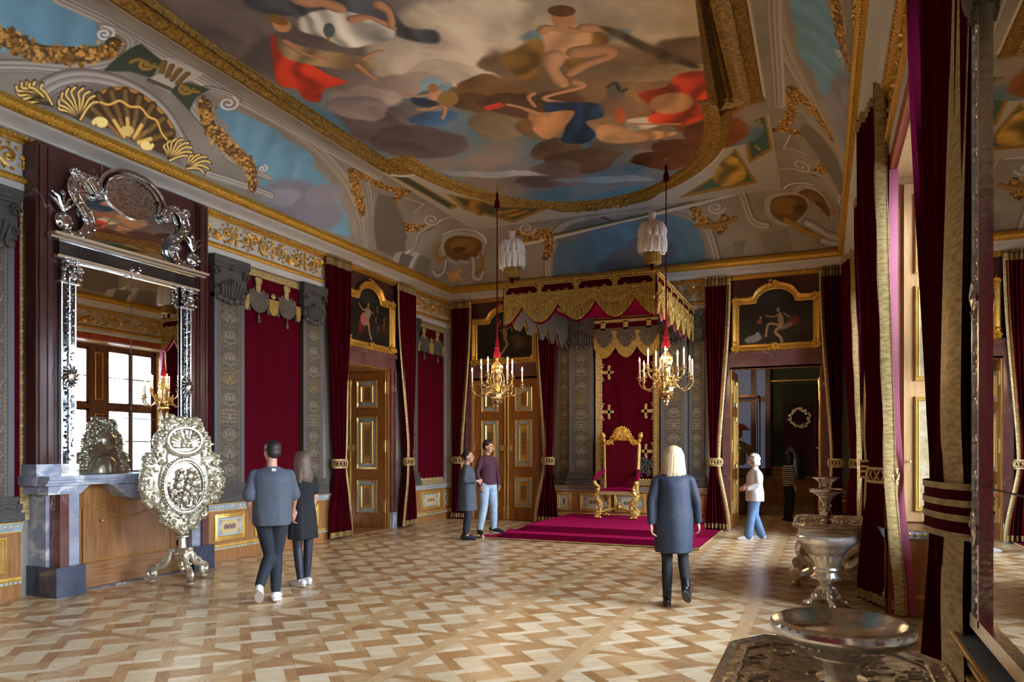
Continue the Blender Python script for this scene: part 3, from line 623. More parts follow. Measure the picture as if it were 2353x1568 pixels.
('B',-4.34,8.84,.33,.14,-.14,.28,(90,62,36),1,.4),
('B',-3.58,9.18,.66,.29,-.18,.46,(88,60,38),1,.4),
('B',-4.56,9.58,.37,.16,-.16,.34,(122,104,78),1,.25),
('B',-4.07,9.92,.36,.16,-.15,.35,(112,94,74),1,.3),
('B',-4.08,10.68,.45,.19,-.16,.41,(92,70,52),1,.25),
('B',-3.84,11.25,.53,.23,-.16,.48,(86,64,50),1,.25),
('B',-4.34,11.55,.41,.18,-.16,.44,(104,86,76),1,.3),
('B',-4.64,11.92,.5,.22,-.11,.27,(96,80,72),.9,.4),
('B',-5.48,11.16,.97,.42,-.07,.14,(150,160,165),.6,.5),
('B',-3.7,12.26,.85,.37,-.05,.16,(140,150,158),.6,.5),
('B',-2.94,10.91,.56,.24,-.11,.41,(100,84,70),.9,.4),
('B',-1.57,8.59,.43,.19,-.07,.37,(104,82,66),.9,.5),
('B',-2.0,8.88,.75,.32,-.05,.22,(150,130,104),.9,.5),
('B',-1.62,10.16,.5,.22,-.12,.78,(100,64,36),1,.4),
('B',-1.51,11.11,.43,.19,-.07,.52,(104,58,26),1,.25),
('B',-2.1,11.45,.57,.25,-.08,.43,(96,54,26),1,.3),
('B',-2.61,11.89,.44,.19,-.07,.33,(84,46,24),1,.3),
('B',-3.01,7.45,.22,.1,-.04,.11,(88,124,136),.8,.8),
('B',-2.19,7.76,.16,.07,-.03,.1,(92,126,136),.7,.8),
('B',-5.14,8.92,.34,.15,-.09,.16,(52,88,124),.9,.4),
('W',),
('F',[(-5.59,5.78),(-4.9,5.92),(-4.29,6.27),(-4.32,6.92),(-4.05,7.13),(-4.16,7.37),(-4.46,7.14),(-4.68,6.76),(-5.07,6.42),(-5.63,6.09)],(66,68,72),.03,.5,3),
('F',[(-5.29,6.32),(-4.89,6.33),(-4.59,6.63),(-4.46,6.91),(-4.6,7.08),(-4.84,7.07),(-5.18,7.03),(-5.32,6.72),(-5.46,6.52)],(178,172,158),.02,.6,3),
('T',[(-4.79,6.58),(-4.59,6.63),(-4.46,6.91)],.12,(172,126,92)),
('T',[(-4.37,6.47),(-4.35,6.64),(-4.46,6.86)],.13,(172,126,92)),
('T',[(-5.06,6.05),(-4.9,6.2),(-4.8,6.36)],.26,(172,126,92)),
('F',[(-5.83,6.45),(-5.89,6.72),(-5.84,7.05),(-5.77,7.47),(-5.67,7.69),(-6.06,7.71),(-6.34,7.97),(-6.48,7.82),(-6.4,7.56),(-6.54,7.38),(-6.26,6.98)],(178,52,30),.02,.6,3),
('F',[(-5.78,6.52),(-5.67,6.76),(-5.49,6.94),(-5.14,7.25),(-5.11,7.47),(-5.3,7.56),(-5.52,7.41),(-5.81,7.17),(-6.0,6.93),(-5.94,6.69)],(140,116,82),.02,.6,3),
('T',[(-5.77,6.62),(-5.74,6.93),(-5.56,7.12)],.09,(172,126,92)),
('T',[(-5.15,7.3),(-4.94,7.23),(-4.84,7.24)],.07,(172,126,92)),
('T',[(-5.31,7.39),(-5.31,7.67),(-5.31,7.79)],.08,(172,126,92)),
('B',-5.58,6.35,.05,.09,-.11,.09,(178,128,90),1,.2),
('B',-5.55,6.26,.05,.1,-.07,.05,(120,84,36),1,.3),
('B',-5.16,6.65,.06,.03,-.09,.12,(78,92,84),1,.2),
('S',[(-5.25,6.75),(-5.32,6.86)],.03,(130,96,40),0),
('B',-4.7,8.14,.16,.01,-.07,.16,(132,158,170),.9,.3),
('B',-4.58,8.29,.14,-.03,-.03,.1,(120,146,160),.8,.3),
('B',-4.8,8.48,.11,.05,-.09,.16,(178,134,102),1,.25),
('B',-4.73,8.26,.06,.03,-.06,.1,(150,100,60),1,.25),
('T',[(-4.87,8.39),(-5.08,8.35),(-5.11,8.21)],.07,(172,126,92)),
('T',[(-4.87,8.61),(-5.04,8.75),(-5.23,8.69)],.09,(172,126,92)),
('T',[(-4.85,8.66),(-4.87,8.85),(-5.04,9.07)],.09,(172,126,92)),
('B',-4.69,8.6,.13,.06,-.11,.19,(136,106,58),1,.15),
('F',[(-5.13,8.37),(-4.93,8.5),(-4.87,8.68),(-5.04,8.69),(-5.18,8.57)],(40,52,72),.02,.4,3),
('F',[(-3.58,7.92),(-3.33,7.83),(-3.09,7.73),(-3.01,7.87),(-3.23,8.29),(-3.44,8.66),(-3.57,8.49),(-3.63,8.12)],(116,84,36),.03,.6,3),
('F',[(-2.51,7.8),(-2.31,7.93),(-2.31,8.17),(-2.61,8.19),(-2.82,8.58),(-2.93,8.42),(-2.81,8.06)],(112,82,34),.03,.6,3),
('F',[(-2.92,7.55),(-2.69,7.58),(-2.44,7.76),(-2.45,7.97),(-2.62,8.24),(-2.88,8.28),(-3.07,8.15),(-3.01,7.87)],(184,140,100),.03,.25,3),
('T',[(-2.49,7.76),(-2.29,7.86),(-2.19,7.95)],.16,(172,126,92)),
('T',[(-2.92,7.62),(-2.84,7.6),(-2.56,7.8)],.15,(172,126,92)),
('T',[(-2.99,8.18),(-3.12,8.45),(-3.12,8.86)],.26,(184,140,102)),
('T',[(-2.72,8.2),(-2.42,8.28),(-2.38,8.43),(-2.73,8.51),(-2.95,8.64)],.24,(172,128,92)),
('B',-2.64,7.49,.12,.05,-.06,.18,(168,118,82),1,.2),
('B',-2.61,7.36,.14,.06,-.03,.1,(84,54,32),1,.3),
('F',[(-2.31,7.81),(-2.14,7.94),(-1.85,8.43),(-1.44,9.03),(-1.51,9.11),(-1.93,8.56),(-2.22,8.04)],(72,60,44),.03,.5,3),
('T',[(-3.57,8.92),(-3.67,9.01),(-3.68,9.27)],.09,(172,126,92)),
('T',[(-2.96,8.85),(-2.93,9.01),(-3.48,9.09),(-3.21,9.4)],.12,(178,134,102)),
('F',[(-3.53,9.24),(-3.25,9.32),(-2.82,9.57),(-2.91,9.96),(-3.18,9.99),(-3.16,10.48),(-3.44,10.69),(-3.72,10.48),(-3.49,10.01),(-3.62,9.65)],(22,44,72),.02,.7,3),
('F',[(-3.84,9.44),(-3.57,9.5),(-3.22,9.61),(-3.49,10.01),(-3.88,10.33),(-3.98,9.96)],(180,128,84),.02,.3,3),
('T',[(-3.73,9.49),(-3.86,9.23),(-4.01,9.06)],.1,(172,126,92)),
('B',-4.02,9.78,.09,.04,-.08,.19,(118,78,44),1,.3),
('F',[(-3.05,10.21),(-2.64,10.3),(-2.34,10.67),(-2.0,10.9),(-2.34,11.0),(-2.81,10.96),(-3.17,10.72)],(170,130,92),.02,.5,3),
('F',[(-2.61,10.17),(-2.25,10.25),(-2.25,10.55),(-2.64,10.54)],(180,174,160),.03,.5,3),
('F',[(-2.28,9.48),(-1.9,9.45),(-1.68,9.19),(-1.27,9.31),(-1.24,9.74),(-1.46,10.1),(-1.56,10.55),(-1.96,10.68),(-2.34,10.36),(-2.19,9.99)],(184,62,38),.03,.7,3),
('F',[(-2.12,9.68),(-1.82,9.64),(-1.63,9.89),(-1.72,10.19),(-2.05,10.22),(-2.22,9.97)],(186,140,100),.03,.3,3),
('T',[(-1.94,10.61),(-2.29,10.46),(-2.61,10.32)],.07,(172,126,92)),
('B',-2.54,9.33,.12,.05,-.06,.23,(72,74,76),.6,.9),
('S',[(-2.61,9.15),(-2.48,9.08),(-2.48,9.33),(-2.39,9.3)],.05,(44,56,62),4),
('B',-2.62,9.73,.25,.11,-.09,.32,(120,92,84),.6,.6),
('B',-2.66,10.0,.07,.03,-.06,.24,(190,90,56),.8,.5),
('F',[(-4.35,8.98),(-4.07,8.96),(-4.06,9.1),(-4.34,9.12)],(186,60,40),.01,0,0),
('F',[(-6.92,10.64),(-6.68,10.68),(-6.57,12.51),(-6.81,12.6)],(128,96,38),.01,0,0),
('F',[(-6.87,10.73),(-6.7,10.75),(-6.65,12.39),(-6.79,12.47)],(56,64,50),.01,0,0),
('F',[(-6.46,11.77),(-5.77,12.72),(-4.88,13.24),(-5.99,13.86),(-6.58,12.7)],(128,96,38),.01,0,0),
('F',[(-6.39,11.98),(-5.84,12.86),(-5.16,13.26),(-5.92,13.67),(-6.47,12.69)],(56,64,50),.01,0,0),
('F',[(-6.38,12.24),(-5.99,12.57),(-6.37,13.17),(-6.49,12.91)],(118,86,34),.02,.8,3),
('F',[(-5.88,12.95),(-5.36,13.29),(-5.89,13.53),(-6.12,13.28)],(112,82,34),.02,.8,3),
('F',[(-1.08,10.54),(-.75,10.54),(-.74,12.13),(-1.14,12.53)],(128,96,38),.01,0,0),
('F',[(-1.04,10.63),(-.78,10.63),(-.78,12.02),(-1.08,12.34)],(54,76,62),.01,0,0),
('B',-.94,11.36,.12,.05,-.01,.16,(120,52,34),1,.2),
('S',[(-.96,10.88),(-.9,10.83),(-.85,11.0)],.04,(128,96,38),3),
('S',[(-.98,11.85),(-.93,12.05)],.05,(128,96,38),0),
('F',[(-1.28,11.81),(-1.09,13.51),(-1.86,13.65),(-2.52,13.74),(-1.76,12.88)],(128,96,38),.01,0,0),
('F',[(-1.31,11.97),(-1.16,13.36),(-1.84,13.46),(-2.24,13.55),(-1.72,12.9)],(62,84,64),.01,0,0),
('F',[(-1.74,12.78),(-1.37,12.04),(-1.22,13.01),(-1.45,13.47),(-1.74,13.34)],(132,104,42),.02,.9,3),
],
}
# ---------------------------------------------------------------- ceiling and coves
CX = (XL+XR)/2-.0; CXm = -3.855
FX0, FX1, FYE, FYB, ZF, AX, AZ = -8.0, .30, 15.0, -2.0, 5.45, 1.01, .99    # foot of the cove, its depth and rise
ZC = ZF+AZ
_a = np.linspace(0, PI/2, 201); ARC = np.concatenate([[0], np.cumsum(np.hypot(AX*np.sin((_a[1:]+_a[:-1])/2), AZ*np.cos((_a[1:]+_a[:-1])/2))*(PI/400))]); LA = ARC[-1]
GAIN = 1.8
mat_fresco = painted('fresco', .7)
cc = Canvas(-7.1, -.6, -1.1, 14.1, .0125, (70, 104, 122))
U, V = np.meshgrid(cc.u, cc.v); f = fbm(U*.55+2, V*.55+4, 5); t = np.clip((f-.42)*6, 0, 1)[..., None]; cc.a = cc.a*(1-t)+np.array((124, 110, 98))*t
cc.warpargs = (.34, 1.1)
im = [i for i, k in enumerate(MARKS['C']) if k[0] == 'W'][0]; ig = im+[i for i, k in enumerate(MARKS['C'][im:]) if k[0] == 'F' and k[2] == (128, 96, 38)][0]
cc.model = .55; cc.draw(MARKS['C'][:im+1]); cc.model = .35; cc.draw(MARKS['C'][im+1:ig]); cc.model = 0
# field outline: straight sides, a short step, a rounded end
hx = 2.74
def outline(off=0, n=40):
    p = [(CXm-hx-off, 6.5-3.9), (CXm-hx-off, 10.02+off*.4)]; p.append((CXm-2.28-off*.6, 10.02+off*.4))
    for k in range(n+1):
        a = PI-PI*k/n; p.append((CXm+(2.30+off)*math.cos(a), 10.3+(2.92+off)*math.sin(a)))
    p += [(CXm+2.28+off*.6, 10.02+off*.4), (CXm+hx+off, 10.02+off*.4), (CXm+hx+off, 6.5-3.9)]; return p
field = outline(); full = field+[(x, 13-y) for x, y in field[::-1]]
d, _ = Canvas.dist(U, V, full, True); ins = np.zeros(U.shape, bool)
for i in range(len(full)):
    a, b = full[i], full[(i+1) % len(full)]
    if a[1] != b[1]: ins ^= ((a[1] > V) != (b[1] > V)) & (U < (b[0]-a[0])*(V-a[1])/(b[1]-a[1])+a[0])
sp = Canvas(-7.1, -.6, -1.1, 14.1, .0125, (150, 144, 132)); sp.draw(MARKS['C'][ig:])
for w, c in ((.30, (120, 90, 40)),): sp.a = np.where((~ins & (d < w))[..., None], np.asarray(c, float), sp.a)
sp.a = np.where((~ins & (d > .30) & (d < .40))[..., None], np.asarray((176, 168, 156), float), sp.a)
cloudy = ((np.hypot((U+1.35)/.55, (V-11.25)/.5) < 1.0) | (np.hypot((U+1.15)/.6, (V-10.55)/.4) < 1))
cc.a = np.where((ins | cloudy)[..., None], cc.a, sp.a)
nx = int((FX1-FX0-2*AX)/.0125)+1; ny = int((FYE-FYB-2*AX)/.0125)+1
def ceil_part(y0, y1, res):
    xs = np.linspace(FX0+AX, FX1-AX, int((FX1-FX0-2*AX)/res)+1); ys = np.linspace(y0, y1, int((y1-y0)/res)+1); X, Y = np.meshgrid(xs, ys)
    return np.stack([X, Y, np.full_like(X, ZC)], -1), to_lin(cc.sample(X, Y), GAIN)
P, c = ceil_part(4.4, FYE-AX, .0125); ceil_o = struct(gridmesh('ceiling', P, c, mat_fresco))
P, c = ceil_part(FYB+AX, 4.4, .05); gridmesh('ceiling_field', P, c, mat_fresco, ceil_o)
# raised gilt border of the field
b = MB()
for pts in (field,):
    full2 = [p for p in full]
    prof = [(-.02, ZC), (.0, ZC-.022), (.04, ZC-.045), (.09, ZC-.03), (.13, ZC-.035), (.17, ZC-.075), (.22, ZC-.08), (.26, ZC-.04), (.33, ZC-.03), (.37, ZC-.0)]
    b.sweep([(-o, z) for o, z in prof[::-1]], full2[::-1] if False else full2[::-1], True)
def area2(p): return sum(p[i][0]*p[(i+1) % len(p)][1]-p[(i+1) % len(p)][0]*p[i][1] for i in range(len(p)))
b = MB(); pth = full if area2(full) < 0 else full[::-1]     # clockwise: left of travel is outside
b.sweep(prof, pth, True); bo = b.build('field_border', M['ochre'], ceil_o)
b = MB()
# rocaille cartouche at the end apex, beads along the border
for k in range(60):
    a = random.uniform(0, PI); r = random.uniform(0, .5); b.ball((CXm+math.cos(a)*r*1.3*random.choice((-1, 1)), 13.45+random.uniform(-.18, .14), ZC-.05), random.uniform(.02, .07), random.uniform(.02, .05), .03, 6, 4)
for sg in (-1, 1):
    for k in range(5):
        p = [(CXm+sg*(.1+.12*k), 13.4, ZC-.05), (CXm+sg*(.25+.15*k), 13.55-k*.05, ZC-.08), (CXm+sg*(.4+.2*k), 13.45-k*.1, ZC-.04)]; b.tube(catmull(p, 4), [.03, .03, .03, .03, .025, .02, .015, .01, .006][:len(catmull(p, 4))], 5)
b.build('border_cartouche', M['ochre'], ceil_o)
# coves: unrolled chart (along, arc)
def cove_canvas(key, u0, u1, res=.008):
    k = Canvas(u0, u1, 0, LA, res, (126, 118, 106)); U, V = np.meshgrid(k.u, k.v); k.a = k.a*(1+.22*(fbm(U*2, V*2, 4)-.5))[..., None]
    k.warpargs = (.05, 2.5, None); return k
def draw_cove(k, marks):
    i = [n for n, q in enumerate(marks) if q[0] == 'W'][0]; pre = k.a.copy(); k.draw(marks[:i]); k.warp(.08, 2.0); k.draw(marks[i+1:])
kl = cove_canvas('L', 3.0, 15.0); draw_cove(kl, MARKS['L']); ke = cove_canvas('E', FX0, FX1); draw_cove(ke, MARKS['E'])
def cove(side, res, lo=None, hi=None, parent=None, name='cove'):
    nt_ = int(LA/res)+1; ts = np.linspace(0, LA, nt_); al = np.interp(ts, ARC, np.linspace(0, PI/2, 201)); off = AX*(1-np.cos(al)); zz = ZF+AZ*np.sin(al)
    if side in 'LR':
        n = int((FYE-FYB)/res)+1; s = np.linspace(0, 1, n)[None, :]; y0 = (FYB+off)[:, None]; y1 = (FYE-off)[:, None]
        if lo is not None: y0 = np.maximum(y0, lo); n = int((FYE-lo)/res)+1; s = np.linspace(0, 1, n)[None, :]
        if hi is not None: y1 = np.minimum(y1, hi); n = int((hi-FYB)/res)+1; s = np.linspace(0, 1, n)[None, :]
        Y = y0+(y1-y0)*s; X = np.broadcast_to((FX0+off if side == 'L' else FX1-off)[:, None], Y.shape); Z = np.broadcast_to(zz[:, None], Y.shape); T = np.broadcast_to(ts[:, None], Y.shape)
        col = kl.sample(np.where(Y < 3.6, 13-Y, Y), T)
    else:
        n = int((FX1-FX0)/res)+1; s = np.linspace(0, 1, n)[None, :]; x0 = (FX0+off)[:, None]; x1 = (FX1-off)[:, None]; X = x0+(x1-x0)*s
        Y = np.broadcast_to((FYE-off if side == 'E' else FYB+off)[:, None], X.shape); Z = np.broadcast_to(zz[:, None], X.shape); T = np.broadcast_to(ts[:, None], X.shape); col = ke.sample(X, T)
    return gridmesh(name, np.stack([X, Y, Z], -1), to_lin(col, GAIN), mat_fresco, parent)
cove('L', .008, lo=3.6, parent=ceil_o); cove('L', .06, hi=3.6, parent=ceil_o); cove('R', .0125, lo=5.5, parent=ceil_o); cove('R', .06, hi=5.5, parent=ceil_o); cove('E', .010, parent=ceil_o); cove('B', .06, parent=ceil_o)
# ---------------------------------------------------------------- floor: woven parquet with a grid of double boards
m = mat('parquet', (.5, .4, .3), .24); tc = N(m, 'TexCoord'); s = N(m, 'SeparateXYZ'); Lk(m, tc.outputs['Object'], s.inputs[0])
def MA(op, a, b=None, c=None):
    n = N(m, 'Math', op=op)
    for i, v in enumerate((a, b, c)):
        if v is None: continue
        if hasattr(v, 'is_linked') or hasattr(v, 'links'): Lk(m, v, n.inputs[i])
        else: n.inputs[i].default_value = v
    return n.outputs[0]
X, Y = s.outputs[0], s.outputs[1]
T, WS = .2955, .31
p_ = MA('DIVIDE', MA('ADD', MA('ADD', X, Y), 40.0), T*1.41421); q_ = MA('DIVIDE', MA('ADD', MA('SUBTRACT', Y, X), 40.0), T*1.41421)   # boards run on both diagonals
ip, iq, fp, fq = MA('FLOOR', p_), MA('FLOOR', q_), MA('FRACT', p_), MA('FRACT', q_); par = MA('FLOORED_MODULO', MA('ADD', ip, iq), 2.0)
isp, isq = MA('LESS_THAN', fq, WS), MA('LESS_THAN', fp, WS); ponly = MA('MULTIPLY', isp, MA('SUBTRACT', 1.0, MA('MULTIPLY', isq, par)))
qonly = MA('MULTIPLY', isq, MA('SUBTRACT', 1.0, ponly))
kx = MA('ADD', MA('ADD', ip, MA('MULTIPLY', ponly, 37.0)), MA('MULTIPLY', qonly, 91.0)); cmb = N(m, 'CombineXYZ'); Lk(m, kx, cmb.inputs[0]); Lk(m, iq, cmb.inputs[1]); wn = N(m, 'TexWhiteNoise'); wn.noise_dimensions = '3D'; Lk(m, cmb.outputs[0], wn.inputs[0]); vv = wn.outputs['Value']
light = ramp(m, vv, [(0, lin((208, 184, 146))), (1, lin((224, 204, 170)))]); dark = ramp(m, vv, [(0, lin((160, 118, 74))), (.5, lin((182, 142, 96))), (1, lin((200, 164, 118)))]); pale = ramp(m, vv, [(0, lin((212, 190, 154))), (1, lin((230, 212, 180)))])
mx0 = N(m, 'MixRGB'); Lk(m, par, mx0.inputs[0]); Lk(m, light, mx0.inputs[1]); Lk(m, dark, mx0.inputs[2]); mxq = N(m, 'MixRGB'); Lk(m, qonly, mxq.inputs[0]); Lk(m, mx0.outputs[0], mxq.inputs[1]); Lk(m, dark, mxq.inputs[2])
mx = N(m, 'MixRGB'); Lk(m, ponly, mx.inputs[0]); Lk(m, mxq.outputs[0], mx.inputs[1]); Lk(m, pale, mx.inputs[2])
cg = N(m, 'CombineXYZ'); Lk(m, MA('ADD', MA('MULTIPLY', p_, 1.2), MA('MULTIPLY', qonly, MA('MULTIPLY', p_, 20.0))), cg.inputs[0]); Lk(m, MA('MULTIPLY', q_, MA('SUBTRACT', 16.0, MA('MULTIPLY', qonly, 15.0))), cg.inputs[1]); Lk(m, vv, cg.inputs[2])
gn = N(m, 'TexNoise'); gn.inputs['Scale'].default_value = 1; gn.inputs['Detail'].default_value = 4; Lk(m, cg.outputs[0], gn.inputs['Vector'])
# borders
def band(c, per, off, w):
    q = MA('SUBTRACT', MA('PINGPONG', MA('ADD', c, off), per/2), 0.0); return MA('LESS_THAN', q, w), q
bx, qx = band(X, 1.148, .68+1.148*20, .068); by, qy = band(Y, 1.214, -4.50+1.214*20, .04)
m20 = N(m, 'MixRGB'); Lk(m, by, m20.inputs[0]); Lk(m, mx.outputs[0], m20.inputs[1]); m20.inputs[2].default_value = (*lin((180, 140, 94)), 1); m2 = N(m, 'MixRGB'); Lk(m, bx, m2.inputs[0]); Lk(m, m20.outputs[0], m2.inputs[1]); m2.inputs[2].default_value = (*lin((200, 168, 124)), 1)
ln = MA('LESS_THAN', MA('MINIMUM', MA('ABSOLUTE', MA('SUBTRACT', qx, .068)), qx), .0025); l2 = MA('LESS_THAN', MA('MINIMUM', MA('ABSOLUTE', MA('SUBTRACT', qy, .04)), qy), .0025)
gr = ramp(m, gn.outputs[0], [(.25, (.88, .86, .83)), (.75, (1.07, 1.06, 1.05))]); m3 = N(m, 'MixRGB'); m3.blend_type = 'MULTIPLY'; m3.inputs[0].default_value = .75; Lk(m, m2.outputs[0], m3.inputs[1]); Lk(m, gr, m3.inputs[2])
seam = MA('MAXIMUM', MA('MAXIMUM', ln, l2), MA('MAXIMUM', MA('LESS_THAN', MA('ABSOLUTE', MA('SUBTRACT', fp, WS)), .008), MA('LESS_THAN', MA('ABSOLUTE', MA('SUBTRACT', fq, WS)), .008))); m4 = N(m, 'MixRGB'); m4.blend_type = 'MULTIPLY'; m4.inputs[2].default_value = (.74, .66, .56, 1); Lk(m, seam, m4.inputs[0]); Lk(m, m3.outputs[0], m4.inputs[1])
Lk(m, m4.outputs[0], bsdf(m).inputs['Base Color']); rn = ramp(m, gn.outputs[0], [(.2, (.22, .22, .22)), (.8, (.36, .36, .36))]); Lk(m, rn, bsdf(m).inputs['Roughness'])
M['parquet'] = m
b = MB().box(-8.9, 1.7, YB-.4, YE+.31, -.1, 0); fl = struct(b.build('floor', M['parquet'], smooth=False))
b = MB().box(-9.9, -8.36, 11.1, 12.95, -.02, .004); b.build('threshold_board', M['oak'], fl, False)
# ---------------------------------------------------------------- walls
b = MB()
b.box(-8.76, XL-.002, YB-.3, 11.2, 0, 5.9).box(-8.76, XL-.002, 12.80, YE+.3, 0, 5.9).box(-8.76, XL-.002, 11.2, 12.80, 3.34, 5.9)
wl = struct(b.build('wall_left', M['greypaint'], smooth=False))
b = MB()
b.box(-8.36, -7.70, YE+.002, YE+.3, 0, 5.9).box(-5.96, -1.76, YE+.002, YE+.3, 0, 5.9).box(-.03, XR+.95, YE+.002, YE+.3, 0, 5.9).box(-7.70, -5.96, YE+.002, YE+.3, 3.34, 5.9).box(-1.76, -.03, YE+.002, YE+.3, 3.34, 5.9)
we = struct(b.build('wall_end', M['greypaint'], smooth=False))
b = MB().box(-8.76, 1.6, YB-.3, YB, 0, 5.9); wb = struct(b.build('wall_back', M['velvet'], smooth=False))
b = MB()
ys = [YB]+[v for w in WINDOWS for v in w]+[YE]
for i in range(0, len(ys), 2): b.box(XR, 1.6, ys[i], ys[i+1], 0, 5.9)
for y0, y1 in WINDOWS: b.box(XR, 1.6, y0, y1, 4.45, 5.9); b.box(1.3, 1.6, y0, y1, 0, 1.0)
wr = struct(b.build('wall_right', M['greypaint'], smooth=False))
# unseen roof slab and sides above everything keep the sky out
b = MB().box(-8.9, 1.7, YB-.4, YE+.4, 6.6, 6.8); struct(b.build('trim_1', M['white'], smooth=False)); b = MB().box(-8.9, -8.0, YB-.4, YE+.4, 5.5, 6.6).box(.35, 1.7, YB-.4, YE+.4, 5.5, 6.6).box(-8.1, .45, YE-.05, YE+.4, 5.5, 6.6).box(-8.1, .45, YB-.4, YB+.05, 5.5, 6.6); 
struct(b.build('trim_2', M['white'], smooth=False))
# ---------------------------------------------------------------- entablature
loop = [(XL, YB), (XR, YB), (XR, YE), (XL, YE)]
segs = [[(-8.02, YE), (XL, YE), (XL, 13.25)], [(XL, 10.85), (XL, 7.68)], [(XL, 5.27), (XL, 2.2)], [(XL, -.2), (XL, YB)], [(-2.1, YE), (-5.6, YE)], [(XL, YB), (XR, YB), (XR, YE), (.30, YE)]]
b = MB().sweep([(.0, 5.2), (.10, 5.2), (.14, 5.215), (.14, 5.24), (.18, 5.27), (.27, 5.30), (.31, 5.34)], loop, True); ct = struct(b.build('trim_3', M['white']))
def beadrow(b, path, off, z, step, r, closed=False, shape=(1, 1, 1)):
    n = len(path)
    for i in range(n if closed else n-1):
        p, q = Vector(path[i]), Vector(path[(i+1) % n]); d = q-p; L = d.length; d.normalize(); nn = Vector((-d.y, d.x)); k = int(L/step)
        for j in range(k):
            c = p+d*(step*(j+.5))+nn*off; sx_, sy_ = (shape[0], shape[1]) if abs(d.x) > .5 else (shape[1], shape[0]); b.ball((c.x, c.y, z), r*sx_, r*sy_, r*shape[2], 6, 4)
b = MB().sweep([(.30, 5.335), (.345, 5.34), (.375, 5.365), (.40, 5.40), (.395, 5.44), (.37, 5.47), (.36, 5.485), (.20, 5.49)], loop, True)
beadrow(b, loop, .375, 5.41, .11, .045, True, (.95, .7, .75)); beadrow(b, loop, .355, 5.35, .05, .014, True)
struct(b.build('trim_4', M['gold_relief']))
b = MB().sweep([(.0, 5.12), (.07, 5.125), (.07, 5.14), (.10, 5.15), (.12, 5.175), (.10, 5.2), (0, 5.2)], loop, True); beadrow(b, loop, .115, 5.178, .062, .022, True, (.8, 1, 1.05)); struct(b.build('trim_5', M['gold']))
def relief(b, mp, L, h, n, rad=.02, seed=1):
    """scrolling acanthus between v=0..h, n motifs over length L; mp(u, v, out)"""
    rs = random.Random(seed); w = L/n; S_ = .5*h
    for k in range(n):
        cx = (k+.5)*w; up = 1 if k % 2 else -1; cy = h/2
        for sgn in (-1, 1):
            c0 = cx+sgn*w*.24; R = min(h*.34, w*.23); pts = []; rr = []
            for i in range(22):
                t = i/21; a = -up*sgn*(t*PI*2.9)+PI/2*up+(PI if sgn*up < 0 else 0); q = R*(1-.82*t); pts.append(mp(c0+math.cos(a)*q*sgn, cy+math.sin(a)*q, rad*.5)); rr.append(rad*(1-.4*t)*.8)
            b.tube(pts, rr, 5); e = mp(c0, cy, rad*.8); b.ball(e, rad*1.5, rad*1.5, rad*1.5, 6, 4)
            for i in range(9):
                a = i/9*2*PI+.3; q = R*1.12; p = (c0+math.cos(a)*q, cy+math.sin(a)*q)
                if .03*h < p[1] < .97*h:
                    p2 = (p[0]+math.cos(a+.9*sgn)*R*.42, min(max(p[1]+math.sin(a+.9*sgn)*R*.42, .03*h), .97*h)); b.tube([mp(*p, rad*.3), mp((p[0]+p2[0])/2, (p[1]+p2[1])/2, rad*1.1), mp(*p2, rad*.2)], [rad*.5, rad*.75, rad*.15], 5)
        for i in range(7):   # palmette
            a = PI*(.08+.84*i/6); l = h*.34; bx_, by_ = cx, h*.12 if up > 0 else h*.88
            b.tube([mp(bx_, by_, rad*.3), mp(bx_+math.cos(a)*l*.6, by_+up*math.sin(a)*l*.7, rad), mp(bx_+math.cos(a)*l*.95, by_+up*math.sin(a)*l, rad*.4)], [rad*.5, rad*.9, rad*.3], 5)
        for i in range(6): b.ball(mp((k+.02)*w+rs.uniform(-.02, .02), h*(.12+.15*i), rad*.4), rad*1.1, rad*1.1, rad*1.3, 6, 4)
for si, sg_ in enumerate(segs):
    b = MB().sweep([(0, 4.56), (.05, 4.57), (.06, 4.60), (.06, 4.67), (.03, 4.69), (.03, 5.13), (0, 5.13)], sg_); tr_ = struct(b.build('trim_%d' % (6+si), M['white']))
    b = MB().sweep([(.03, 4.67), (.09, 4.675), (.105, 4.70), (.08, 4.735), (.05, 4.76), (.03, 4.765)], sg_); beadrow(b, sg_, .095, 4.71, .055, .02, False, (1.1, .6, .8)); b.build('gilt_fillet', M['gold'], tr_)
    b = MB()
    for i in range(len(sg_)-1):
        p, q = Vector(sg_[i]), Vector(sg_[i+1]); d = q-p; L = d.length; d.normalize(); nn = Vector((-d.y, d.x))
        relief(b, lambda u, v, o: (p.x+d.x*u+nn.x*(.035+o), p.y+d.y*u+nn.y*(.035+o), 4.775+v), L, .34, max(1, round(L/.72)), .025, si*7+i)
    b.build('scroll_relief', M['gold'], tr_)
# zone above the doors and the chimney: dark marble behind the pictures
struct(MB().box(XL, XL+.01, 10.85, 13.25, 3.3, 5.15).build('trim_21', M['red_marble_v'], smooth=False))
for k_, (x0, x1) in enumerate(((-8.02, -5.6), (-2.1, .30))):
    struct(MB().box(x0, x1, YE-.01, YE, 3.3, 5.15).build('trim_%d' % (22+k_), M['red_marble_v'], smooth=False))
